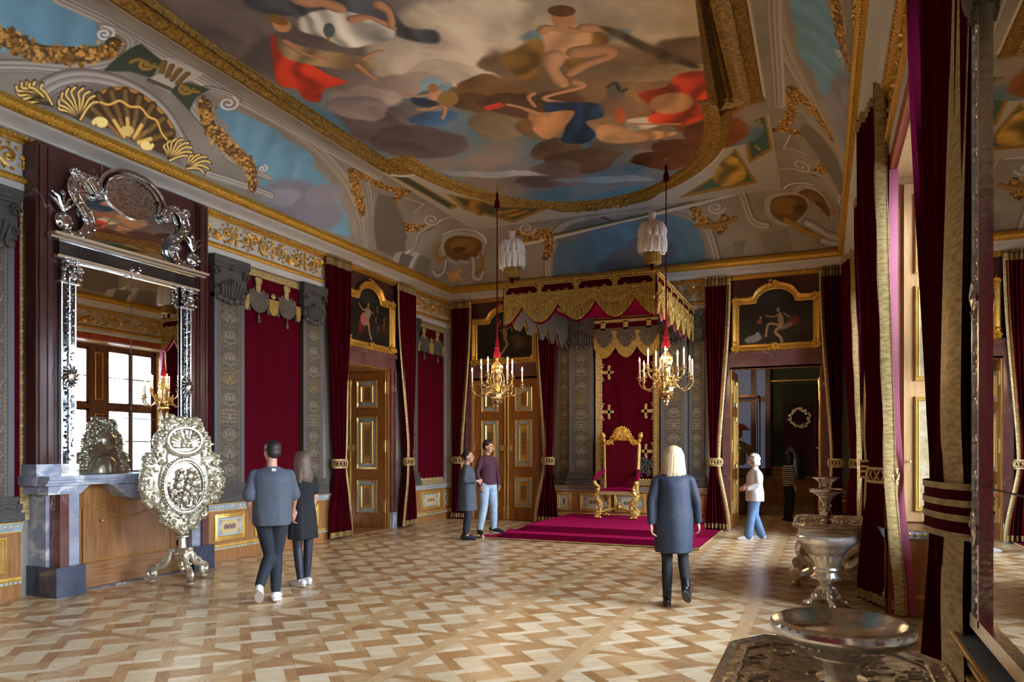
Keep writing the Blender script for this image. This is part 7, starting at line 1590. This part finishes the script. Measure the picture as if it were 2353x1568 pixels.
def person(label, loc, rz, H, J=None, wd=1, yaw=0, pitch=0, hair=None, top=None, bottom=None, shoes=None, skin_vox=.007, extras=None, gripR=0, gripL=0, fem=False, group=None):
    t = thing('person', label, 'person', loc, rz, group); s = H/1.76; D = dict(DEF); D.update(J or {})
    P = {k: tuple(c*s for c in v) for k, v in D.items()}; b = MB(); w = wd*s
    hipw, chw = (.170, .148) if fem else (.155, .168)
    tor = [(P['pel'], hipw*.80, .10, -.08), (P['pel'], hipw, .118, 0), (P['wst'], .128 if fem else .138, .095, 0), (P['chs'], chw, .115, -.04), (P['chs'], chw*.98, .11, .05), (lerp(P['chs'], P['nek'], .75), .12, .075, 0)]
    rings(b, [(c[0], c[1], c[2]+dz*s, rx*w, ry*w) for c, rx, ry, dz in tor]); limb_(b, [lerp(P['chs'], P['nek'], .7), P['nek'], lerp(P['nek'], P['hed'], .6)], [.062*s, .056*s, .054*s])
    for q in 'LR':
        limb_(b, [P['sh'+q], lerp(P['sh'+q], P['el'+q], .5), P['el'+q]], [.034*w, .042*w, .037*s]); limb_(b, [P['el'+q], lerp(P['el'+q], P['wr'+q], .35), P['wr'+q]], [.038*s, .037*s, .024*s])
        limb_(b, [P['hip'+q], lerp(P['hip'+q], P['knee'+q], .5), P['knee'+q]], [.088*w, .072*w, .052*s]); limb_(b, [P['knee'+q], lerp(P['knee'+q], P['ank'+q], .35), P['ank'+q]], [.052*s, .053*s, .034*s]); limb_(b, [P['ank'+q], lerp(P['ank'+q], P['toe'+q], .5), lerp(P['ank'+q], P['toe'+q], .9)], [.034*s, .024*s, .016*s])
        W, Hd = Vector(P['wr'+q]), Vector(P['hd'+q]); d = (Hd-W).normalized(); sgx = -1 if q == 'L' else 1; side = d.cross(Vector((sgx, 0, 0))); side = side.normalized() if side.length > .1 else Vector((0, 1, 0)); inn = side.cross(d)*1.0
        if inn.x*sgx > 0: inn = -inn
        pc = W+d*.05*s; rot = Matrix((side, inn, d)).transposed(); b.ball(pc, .040*s, .017*s, .052*s, 12, 8, rot)
        g = gripR if q == 'R' else gripL
        for k, (fl, of) in enumerate(((.072, -.028), (.080, -.010), (.074, .009), (.058, .026))):
            f0 = pc+d*.038*s+side*of*s; c_ = .25+g; p1 = f0+(d*math.cos(c_*.6)+inn*math.sin(c_*.6))*fl*.5*s; p2 = p1+(d*math.cos(c_*1.6)+inn*math.sin(c_*1.6))*fl*.55*s; b.tube([f0-d*.02*s, f0, p1, p2], [.0095*s, .0095*s, .009*s, .007*s], 8).ball(p2, .0075*s, n=8, m=6)
        sd = -1 if side.y < 0 else 1; th0 = pc-d*.015*s+side*sd*.030*s; th1 = th0+(d*.65+side*sd*.6+inn*.3).normalized()*.034*s; th2 = th1+(d*.9+inn*.4).normalized()*.03*s; b.tube([th0, th1, th2], [.012*s, .011*s, .008*s], 8).ball(th2, .0085*s, n=8, m=6)
    hM = Matrix.Translation(Vector(P['hed'])) @ Matrix.Rotation(yaw, 4, 'Z') @ Matrix.Rotation(pitch, 4, 'X') @ Matrix.Scale(s*1.07, 4); i0 = len(b.v)
    b.ball((0, -.008, .025), .074, .092, .088, 16, 12).ball((0, .022, -.035), .058, .066, .072, 14, 10).ball((0, .052, -.088), .024, .022, .022, 10, 8).ball((0, .078, .030), .05, .014, .012, 10, 6)
    b.tube([(0, .082, .028), (0, .100, .0), (0, .110, -.022), (0, .088, -.034)], [.009, .011, .014, .012], 8).ball((-.012, .092, -.026), .009, n=8, m=6).ball((.012, .092, -.026), .009, n=8, m=6).ball((0, .084, -.052), .022, .010, .006, 10, 6).ball((0, .082, -.062), .019, .010, .006, 10, 6)
    for sg in (-1, 1): b.ball((sg*.036, .058, -.02), .022, .022, .02, 10, 8).ball((sg*.076, -.005, -.005), .010, .018, .030, 8, 8)
    b.xf(hM, i0); body = melt(b.build('body', SKIN, t), skin_vox, 2)
    e = MB(); 
    for sg in (-1, 1): e.ball((sg*.030, .079, .012), .012, .008, .006, 8, 6)
    e.xf(hM).build('eyes', M['eye'], body); e = MB()
    for sg in (-1, 1): e.tube([(sg*.014, .089, .030), (sg*.032, .087, .036), (sg*.050, .074, .030)], [.003, .004, .002], 5)
    if hair: e.xf(hM).build('eyebrows', hair[0], body)
    if hair:
        hm, kind = hair; h = MB()
        if kind == 'short': h.ball((0, -.020, .045), .083, .092, .088, 18, 12).ball((0, -.05, .0), .074, .062, .062, 14, 10).ball((0, .045, .09), .055, .035, .03, 12, 8)
        elif kind == 'bun': h.ball((0, -.024, .040), .083, .092, .086, 18, 12).ball((0, -.045, -.005), .076, .062, .060, 14, 10).ball((0, -.11, .02), .04, .036, .04, 12, 8)
        else:
            h.ball((0, -.016, .042), .088, .096, .088, 18, 12); L = .30 if kind == 'long' else .22
            if kind == 'curly': L = .06
            for k in range(17):
                a = PI*(.94+1.12*k/16); x, y = .078*math.cos(a), .082*math.sin(a); j = random.uniform(-.012, .012); h.tube([(x*.7, y*.7, .10), (x*1.08, y*1.08, .03), (x*1.18, y*1.15, -.08), (x*1.32+j, y*1.15, -.02-L*.62), (x*1.34+j*2, y*1.05+.0, -.02-L+random.uniform(-.02, .03))], [.02, .026, .029, .028, .012], 8)
            h.ball((0, .03, .10), .06, .045, .03, 12, 8)
            if kind == 'curly':
                for k in range(60):
                    a = random.uniform(0, 2*PI); z = random.uniform(-.4, 1); r = math.sqrt(max(0, 1-z*z)); 
                    if math.sin(a)*r > .55 and z < .6: continue
                    h.ball((.088*r*math.cos(a), -.01+.098*r*math.sin(a), .045+.09*z), .024, n=8, m=6)
        h.xf(hM); melt(h.build('hair', hm, t), .008, 1 if kind in ('long', 'bob', 'curly') else 2)
    def fold_(amp, n_): return lambda t_, a: amp*(1-t_)*math.sin(n_*a+t_*3)+amp*.35*math.sin((n_*2+1)*a+t_*7)
    if top:
        tm, o = top; b = MB(); ez = o.get('hem', .85)*s; ease = o.get('ease', .03)*s; px_, py_ = P['pel'][0], P['pel'][1]; fl = o.get('flare', 0)*s
        R = [(px_, py_-.0, ez, (hipw*w+ease*.9+fl), .118*w+ease+fl*.8), (px_, py_, ez+.02*s, hipw*w+ease*.9+fl, .118*w+ease+fl*.8)]
        if ez < .78*s: R.append((px_, py_, .80*s, hipw*w+ease+fl*.5, .122*w+ease+fl*.4))
        R += [(P['pel'][0], P['pel'][1], P['pel'][2]+.02*s, hipw*w+ease, .118*w+ease), (*P['wst'], .14*w+ease*o.get('waist', 1), .10*w+ease*o.get('waist', 1)), (*P['chs'], chw*w+ease*.8, .118*w+ease*.7), (P['chs'][0], P['chs'][1], P['chs'][2]+.06*s, chw*w+ease*.6, .112*w+ease*.4), (*lerp(P['chs'], P['nek'], .55), .192*w+ease*.15, .088*w+ease*.25), (*lerp(P['chs'], P['nek'], .76), .140*w+ease*.1, .076*w), (*lerp(P['chs'], P['nek'], .96), .068*s, .064*s)]
        rings(b, R, 32, fold_(o.get('fold', .03), o.get('nf', 5)))
        for q in 'LR':
            S0, E0, W0 = P['sh'+q], P['el'+q], P['wr'+q]; r = .048*w+ease*.28; f = o.get('sleeve', 1.0); S0 = (S0[0]*.98, S0[1], S0[2]-.004*s)
            if f <= .5: b0 = lerp(S0, E0, f*2); limb_(b, [lerp(P['chs'], S0, .6), S0, lerp(S0, b0, .5), b0], [r*.6, r*.84, r*1.02, r*1.1*o.get('cuff', 1)])
            else: b0 = lerp(E0, W0, (f-.5)*2); limb_(b, [lerp(P['chs'], S0, .6), S0, lerp(S0, E0, .5), E0, lerp(E0, b0, .5), b0], [r*.6, r*.88, r*.98, r*.88, r*.82, r*.78*o.get('cuff', 1)])
        melt(b.build(o.get('name', 'top'), tm, t), .009, o.get('sm', 9))
        if o.get('collar'): c = lerp(P['chs'], P['nek'], .95); MB().lathe([(.066*s, -.012), (.07*s, .0), (.066*s, .02), (.058*s, .03)], c, 20, cap=False).build('collar', o['collar'], t)
    if bottom:
        bm, o = bottom; b = MB(); e = o.get('ease', .012)*s; rings(b, [(P['pel'][0], P['pel'][1], P['pel'][2]+dz*s, hipw*w*k+e, .118*w*k+e) for dz, k in ((-.12, .8), (-.05, .98), (0, 1), (.08, .93))])
        for q in 'LR':
            limb_(b, [P['hip'+q], lerp(P['hip'+q], P['knee'+q], .5), P['knee'+q]], [.090*w+e, .076*w+e, .056*s+e]); f = o.get('len', 1.0); b0 = lerp(P['knee'+q], P['ank'+q], f); limb_(b, [P['knee'+q], lerp(P['knee'+q], b0, .4), b0], [.056*s+e, .055*s+e*1.1, (.040*s+e*1.1)*o.get('cuff', 1)])
        melt(b.build(o.get('name', 'trousers'), bm, t), .009, 2)
    if shoes:
        for q in 'LR':
            A, T = Vector(P['ank'+q]), Vector(P['toe'+q]); d = T-A; dn = d.normalized(); up = Vector((0, 0, 1)); upn = (up-dn*up.dot(dn)).normalized(); heel = A-up*0+(-dn*.045-upn*.045)*s
            b = MB(); b.tube([heel, lerp(heel, T, .35), lerp(heel, T, .7), T+dn*.02*s], [.042*s, .048*s, .045*s, .030*s], 12).ball(heel, .042*s, n=10, m=8).ball(T+dn*.02*s, .028*s, n=10, m=8).ball(A-upn*.01*s, .047*s, n=12, m=8)
            if shoes[1] == 'boot': b.tube([A, A+(Vector(P['knee'+q])-A).normalized()*.10*s], [.05*s, .052*s], 12)
            so = melt(b.build('shoe', shoes[0], t), .007, 2)
            if shoes[2] is not None:
                bb = MB(); side = dn.cross(upn); N_ = 20; pts = []
                for k in range(N_): a = 2*PI*k/N_; pts.append((heel+(T-heel)*.5)+(T-heel)*(.62*math.cos(a))+side*(.045*s*math.sin(a)*(1.0+.12*math.cos(a))))
                dz = upn*(-.030*s); bb.add([p+dz for p in pts]+[p+dz-upn*.018*s for p in pts], [tuple(range(N_)), tuple(range(N_, 2*N_))[::-1]]+[(k, (k+1) % N_, N_+(k+1) % N_, N_+k) for k in range(N_)]); bb.build('sole', shoes[2], so, False)
    if extras: extras(t, P, s, hM)
    return t
M['eye'] = mat('eye', (.05, .04, .035), .2); DENIM = cloth('black_denim', (36, 42, 54)); BLUEJ = cloth('blue_denim', (96, 128, 168), .7, 10); PALEJ = cloth('pale_blue_denim', (168, 194, 218), .75, 8)
WHITE = cloth('white_leather', (226, 226, 228), .95, 8, .5, 0, .05); BLACKL = cloth('black_leather', (22, 22, 26), .8, 20, .35, 0, .05); DKSHOE = cloth('dark_trainer_cloth', (34, 38, 46)); SOLEW = mat('white_rubber', (.75, .75, .74), .6); SOLEB = mat('black_rubber', (.03, .03, .035), .6)
HAIRB = noisy('dark_brown_hair', lin((48, 36, 32)), lin((28, 22, 20)), 60, (4, 4, .4), .5, bs=.4, bd=.004); HAIRM = noisy('mid_brown_hair', lin((126, 100, 82)), lin((72, 54, 44)), 60, (4, 4, .3), .45, bs=.5, bd=.004)
HAIRBL = noisy('blonde_hair', lin((232, 214, 176)), lin((188, 156, 108)), 50, (4, 4, .3), .4, bs=.5, bd=.004); HAIRG = noisy('grey_white_hair', lin((214, 208, 200)), lin((150, 140, 130)), 40, rough=.6, bs=.5, bd=.005); HAIRK = noisy('black_hair', lin((24, 20, 22)), lin((12, 10, 12)), 60, (4, 4, .4), .4, bs=.4, bd=.004)
def wl(loc, rz, p):  # world point -> person frame divided by height scale
    x, y = p[0]-loc[0], p[1]-loc[1]; c, s_ = math.cos(-rz), math.sin(-rz); return (x*c-y*s_, x*s_+y*c, p[2])
TEE = cloth('charcoal_marl_jersey', (88, 96, 110), .72, 60)
def back_label(t, P, s, hM):
    MB().box(-.022, .022, -.1, -.098, 0, .03).build('white_back_label', SOLEW, t, False).location = (.02, -.035, 1.435)
L1, r1 = (-5.55, 6.16, 0), math.radians(42); hold = (-5.63, 6.60, .86)
h = wl(L1, r1, hold)
person('man seen from behind in charcoal t-shirt, black jeans and white trainers', L1, r1, 1.76, dict(shL=(-.185, 0, 1.41), shR=(.185, 0, 1.41), elR=(.235, .04, 1.15), wrR=(h[0]-.01, h[1]-.08, .96), hdR=(h[0], h[1]-.02, .87), elL=(-.235, -.05, 1.15), wrL=(-.215, .06, .93), hdL=(-.19, .10, .85),
       kneeR=(.045, .08, .50), ankR=(.04, .03, .09), toeR=(.08, .21, .03), kneeL=(-.02, .05, .50), ankL=(-.13, -.20, .20), toeL=(-.13, -.06, .055)), 1.0, yaw=.45, pitch=.0, hair=(HAIRB, 'short'),
       top=(TEE, dict(hem=.84, ease=.05, sleeve=.46, fold=.035, name='t_shirt', cuff=1.1, waist=1.25)), bottom=(DENIM, dict(name='jeans', ease=.012, len=.92)), shoes=(WHITE, 'low', SOLEW), gripR=.8, gripL=.5, extras=back_label)
L2, r2 = (-5.84, 7.02, 0), math.radians(74); h = wl(L2, r2, hold); k = 1.76/1.64
def glasses(t, P, s, hM):
    b = MB()
    for sg in (-1, 1): b.tube([(sg*.032+.02*math.cos(a), .092, .012+.018*math.sin(a)) for a in np.linspace(0, 2*PI, 13)[:-1]], .0018, 4, True); b.tube([(sg*.052, .09, .014), (sg*.076, .0, .01)], .002, 4)
    b.xf(hM).build('spectacles', M['black_metal'], t)
BLK = cloth('black_jersey', (26, 28, 34), .7, 50); TIGHTS = cloth('dark_tights', (40, 44, 60), .85, 30, .5)
person('woman in short black dress and dark tights, long brown hair, holding hands with the man', L2, r2, 1.64, dict(elL=(-.24, .02, 1.17), wrL=(h[0]*k+.03, h[1]*k+.0, 1.0), hdL=(h[0]*k, h[1]*k+.01, .92), elR=(.20, .02, 1.16), wrR=(.19, .10, .92), hdR=(.18, .12, .83), kneeR=(.08, .0, .5), ankR=(.07, .02, .09), toeR=(.07, .2, .03), kneeL=(-.07, .02, .5), ankL=(-.07, -.05, .09), toeL=(-.08, .13, .03)), .92, yaw=.25, pitch=-.08,
       hair=(HAIRM, 'long'), top=(BLK, dict(hem=.62, ease=.025, flare=.03, sleeve=.35, fold=.05, nf=8, name='dress')), bottom=(TIGHTS, dict(name='tights', ease=.003)), shoes=(WHITE, 'low', SOLEW), fem=True, gripL=.8, extras=glasses)
COAT = cloth('slate_linen', (78, 88, 100), .75, 40)
person('woman in long slate grey coat, dark hair tied back, before the double doors', (-6.02, 11.78, 0), math.radians(-70), 1.64, dict(elR=(.24, -.02, 1.18), wrR=(.13, .22, 1.16), hdR=(.07, .30, 1.17), elL=(-.24, -.02, 1.18), wrL=(-.14, .20, 1.12), hdL=(-.06, .28, 1.13), toeL=(-.13, .13, .03)), 1.05, yaw=-.1, pitch=.02,
       hair=(HAIRB, 'bun'), top=(COAT, dict(hem=.58, ease=.045, flare=.03, sleeve=.88, fold=.035, nf=5, name='coat', waist=1.5)), bottom=(DENIM, dict(name='trousers', len=.86, ease=.015)), shoes=(DKSHOE, 'low', SOLEB), fem=True, gripR=.9, gripL=.9)
MAR = cloth('maroon_wool', (78, 36, 56), .72, 60)
person('man in maroon jumper and pale blue jeans standing beside the woman in grey coat', (-6.12, 12.86, 0), math.radians(-112), 1.84, dict(kneeL=(-.13, .03, .5), kneeR=(.14, .05, .5), ankL=(-.16, 0, .09), ankR=(.22, .02, .09), toeL=(-.22, .16, .03), toeR=(.30, .17, .03), elR=(.27, .0, 1.16), elL=(-.27, -.03, 1.16), wrL=(-.25, .04, .92), hdL=(-.24, .06, .83)), 1.03, yaw=.35, pitch=-.12,
       hair=(HAIRB, 'short'), top=(MAR, dict(hem=.92, ease=.03, sleeve=.97, fold=.025, name='jumper')), bottom=(PALEJ, dict(name='jeans', ease=.02, len=.98)), shoes=(DKSHOE, 'low', SOLEW), gripL=.5, gripR=.5)
NAVY = cloth('navy_viscose', (46, 56, 74), .72, 30, .7)
person('blonde woman walking towards the throne in long navy shirt, black leggings and ankle boots', (-1.46, 7.66, 0), math.radians(8), 1.70, dict(kneeL=(-.07, .05, .50), ankL=(-.07, .02, .09), toeL=(-.08, .20, .03), kneeR=(.10, .10, .52), ankR=(.14, -.14, .24), toeR=(.16, .0, .10), elR=(.245, .02, 1.16), wrR=(.26, .10, .93), hdR=(.275, .13, .83), elL=(-.235, -.05, 1.16), wrL=(-.235, -.08, .92), hdL=(-.23, -.09, .83), hed=(.0, .03, 1.635)), .98, yaw=.1,
       hair=(HAIRBL, 'bob'), top=(NAVY, dict(hem=.60, ease=.04, flare=.0, sleeve=.96, fold=.035, nf=4, name='shirt', collar=NAVY, waist=1.2)), bottom=(BLK, dict(name='leggings', ease=.004)), shoes=(BLACKL, 'boot', SOLEB), fem=True, gripR=.5, gripL=.4)
OFFW = cloth('off_white_jacket_cloth', (206, 206, 208), .85, 20)
person('grey haired woman in off-white jacket and blue jeans walking past the open doorway', (-1.16, 13.92, 0), math.radians(113), 1.56, dict(elL=(-.23, .0, 1.16), wrL=(-.17, .2, 1.06), hdL=(-.12, .28, 1.06), elR=(.24, .02, 1.16), wrR=(.15, .22, 1.04), hdR=(.08, .3, 1.04), kneeL=(-.08, .10, .5), ankL=(-.08, .16, .09), toeL=(-.08, .35, .03), kneeR=(.08, -.02, .5), ankR=(.08, -.16, .09), toeR=(.09, .03, .03)), 1.08, pitch=-.05,
       hair=(HAIRG, 'curly'), top=(OFFW, dict(hem=.80, ease=.05, sleeve=.97, fold=.03, name='jacket', collar=OFFW)), bottom=(BLUEJ, dict(name='jeans', ease=.03, len=1.0, cuff=1.25)), shoes=(WHITE, 'low', SOLEW), fem=True, gripL=.6, gripR=.6)
m = cloth('striped_jersey', (60, 48, 46)); v_ = coords(m); w_ = N(m, 'TexWave'); w_.bands_direction = 'Z'; w_.inputs['Scale'].default_value = 6.5; Lk(m, v_, w_.inputs['Vector']); Lk(m, ramp(m, w_.outputs[0], [(.62, lin((44, 34, 34))), (.70, lin((216, 196, 176)))]), bsdf(m).inputs['Base Color'])
person('woman with dark hair in striped jumper and black trousers, seen through the open doorway', (-.72, 17.45, 0), math.radians(-60), 1.60, dict(wrR=(.22, .03, .93), toeL=(-.1, .18, .03)), .95, hair=(HAIRK, 'bob'), top=(m, dict(hem=.90, ease=.03, sleeve=.95, name='striped_jumper')), bottom=(BLK, dict(name='trousers', ease=.015, len=.92)), shoes=(DKSHOE, 'low', SOLEW), fem=True)
# ---------------------------------------------------------------- the room beyond the open door
M['dimglass'] = mat('dark_reflection_glass', (.03, .035, .03), .05, 0, .6); M['green'] = mat('green_wall', lin((66, 76, 64)), .8)  # wall mirror pane coloured dark in place of its reflection
b = MB().box(-8.8, 3.2, 22.3, 22.6, 0, 6); w = struct(b.build('wall_green', M['green'], smooth=False))
struct(MB().box(-9.0, -8.8, 15.6, 22.6, 0, 6).build('wall_west', M['green'], smooth=False)); struct(MB().box(3.2, 3.4, 15.6, 22.6, 0, 6).build('wall_east', M['green'], smooth=False)); struct(MB().box(-9.0, 3.4, 15.6, 22.6, 6, 6.2).build('trim_16', M['white'], smooth=False)); struct(MB().box(1.6, 3.4, 15.35, 15.6, 0, 6.2).build('wall_south', M['green'], smooth=False))
struct(MB().box(-9.0, 3.4, 15.61, 22.6, -.1, 0).build('floor_beyond', M['parquet'], smooth=False))
b = MB().box(-8.8, 3.2, 22.2, 22.3, 0, 1.15); dado = struct(b.build('baseboard_green', M['door_oak'], smooth=False)); b = MB()
for z in (.98, 1.12): b.box(-8.8, 3.2, 22.18, 22.21, z, z+.02)
for k in range(6): frame_rect(b, -5.9+1.5*k, -4.7+1.5*k, .3, .85, .03, 22.2)
b.build('gilt_lines', M['gold'], dado)
b = MB()
for x in (-3.9, -2.95, -1.95, -1.55): b.box(x, x+.14, 22.05, 22.2, .9, 5.2)
b.box(-3.9, -1.4, 22.0, 22.2, 5.0, 5.5).box(-3.9, -1.4, 22.08, 22.2, 3.05, 3.2).box(-3.9, -1.4, 22.05, 22.2, .9, 1.1); wn4 = struct(b.build('window_4', M['darkoak'], smooth=False))
M['blind'] = emit('glowing_blind', lin((92, 98, 120)), .05); MB().box(-3.8, -1.5, 22.14, 22.19, 1.1, 5.0).build('blind', M['blind'], wn4, False)  # blind glows faintly by emission in place of daylight behind it
# display case with bare-breasted armour and plumed helmet, on a stand
t = thing('display_case', 'tall glass display case on low plinth beyond the open door', 'display case', (-2.0, 19.3, 0)); MB().box(-.5, .5, -.4, .4, 0, .7).build('plinth', M['darkoak'], t, False); b = MB()
for x in (-.5, .47):
    for y in (-.4, .37): b.box(x, x+.03, y, y+.03, .7, 3.0)
b.box(-.5, .5, -.4, .4, 2.97, 3.03); b.build('case_frame', M['darkoak'], t, False); MB().box(-.49, .49, -.385, -.38, .7, 2.97).build('pane', M['glass'], t, False)
t = thing('ceremonial_costume', 'gilded scale body costume and red plumed mask on a stand inside the display case', 'costume', (-2.02, 19.3, .7)); MB().cyl((0, 0, 0), .015, .62, 8).build('stand', M['black_metal'], t)
b = MB().lathe([(.14, .55), (.19, .62), (.2, .75), (.17, .88), (.2, 1.02), (.19, 1.12), (.08, 1.18)], n=20, sy=.7, fn=10, flute=.04)
for k in range(5): b.tube([(.18, 0, 1.08-.04*k), (.32, -.02, 1.02-.06*k), (.42, -.02, .95-.07*k)], [.04, .035, .008], 6)
b.build('scale_bodice', M['galloon'], t); b = MB().ball((0, 0, 1.36), .11, .12, .14, 14, 10); b.build('mask', M['gold_relief'], t); b = MB()
for k in range(12): a = -1.2+2.4*k/11; b.tube([(.05*math.sin(a), 0, 1.45), (.2*math.sin(a), -.02, 1.45+.16*math.cos(a)), (.3*math.sin(a), -.02, 1.42+.10*math.cos(a))], [.03, .05, .02], 6)
M['red_plume'] = mat('red_feathers', lin((190, 70, 50)), .8); b.build('plumes', M['red_plume'], t)
t = thing('glass_cabinet', 'tall narrow glass cabinet against the dark wall right inside the open doorway', 'display case', (.15, 19.0, 0)); MB().box(-.35, .35, -.3, .3, 0, .95).build('plinth', M['darkoak'], t, False); MB().box(-.35, .35, -.3, .3, 2.9, 2.96).box(-.35, -.32, -.3, -.27, .95, 2.9).box(.32, .35, -.3, -.27, .95, 2.9).build('case_frame', M['black_metal'], t, False); MB().box(-.34, .34, -.295, -.29, .95, 2.9).box(-.345, -.34, -.29, .29, .95, 2.9).build('pane', M['glass'], t, False)
t = thing('wall_mirror', 'dark wall mirror under brass rail on the green wall beyond the doorway', 'mirror', (-.62, 22.18, 0)); MB().box(-.45, .45, -.03, 0, .8, 3.5).build('glass', M['dimglass'], t, False); b = MB().box(-.8, .8, -.06, -.02, 3.62, 3.66).ball((-.8, -.05, 3.64), .04).ball((.8, -.05, 3.64), .04); b.build('brass_rail', M['brass'], t)
t = thing('wreath_ornament', 'round silver gilt wreath hanging on the wall mirror beyond the doorway', 'wreath', (-.62, 22.05, 2.55)); b = MB()
for k in range(50): a = k/50*2*PI; r = .25+random.uniform(-.05, .05); b.ball((r*math.cos(a), -.03, r*math.sin(a)), .04, .03, .04, 6, 4)
b.build('wreath', M['silver_gilt'], t)
c3 = dup(ch2, (-2.35, 18.4, .1), .8, 'gilt candle chandelier in the dim room beyond the open doorway')
for o in list(c3.children):
    if o.name.startswith('cord'): o.scale = (1, 1, 1)
# ---------------------------------------------------------------- outside the windows
M['facade'] = noisy('pale_facade', (.62, .63, .62), (.56, .57, .57), .4, rough=.9); M['fac_glass'] = mat('dark_window', (.12, .14, .17), .2); M['asphalt'] = mat('street', (.25, .25, .26), .9); M['roof'] = mat('grey_roof', (.38, .40, .42), .8)
struct(MB().box(2.2, 90, -70, 120, -12.2, -12).build('ground', M['asphalt'], smooth=False))
def building(label, x, y0, y1, z1, nf, nw):
    t = thing('building', label, 'building', (x, (y0+y1)/2, -12), PI/2*0); L = y1-y0; MB().box(0, 12, -L/2, L/2, 0, z1+12).build('wall', M['facade'], t, False); MB().box(-.3, 12, -L/2-.3, L/2+.3, z1+12, z1+12.4).build('roof', M['roof'], t, False); fh = (z1+12)/nf; w0 = MB().box(-.02, .02, -.6, .6, 0, 1.8).build('window', M['fac_glass'], t, False)
    first = True
    for i in range(nf):
        for j in range(nw):
            o = w0 if first else w0.copy()
            if not first: C.objects.link(o); o.parent = t
            first = False; o.location = (-.03, -L/2+L*(j+.5)/nw, fh*(i+.35))
building('long pale office block across the street, reflected in the mirror over the fireplace', 40, 4, 40, 4.2, 5, 9); building('taller pale block across the street behind the near window', 36, -30, 1, 9, 6, 8); building('pale corner block farther along the street, reflected at the right of the mirror', 44, 43, 80, 7.0, 6, 9)
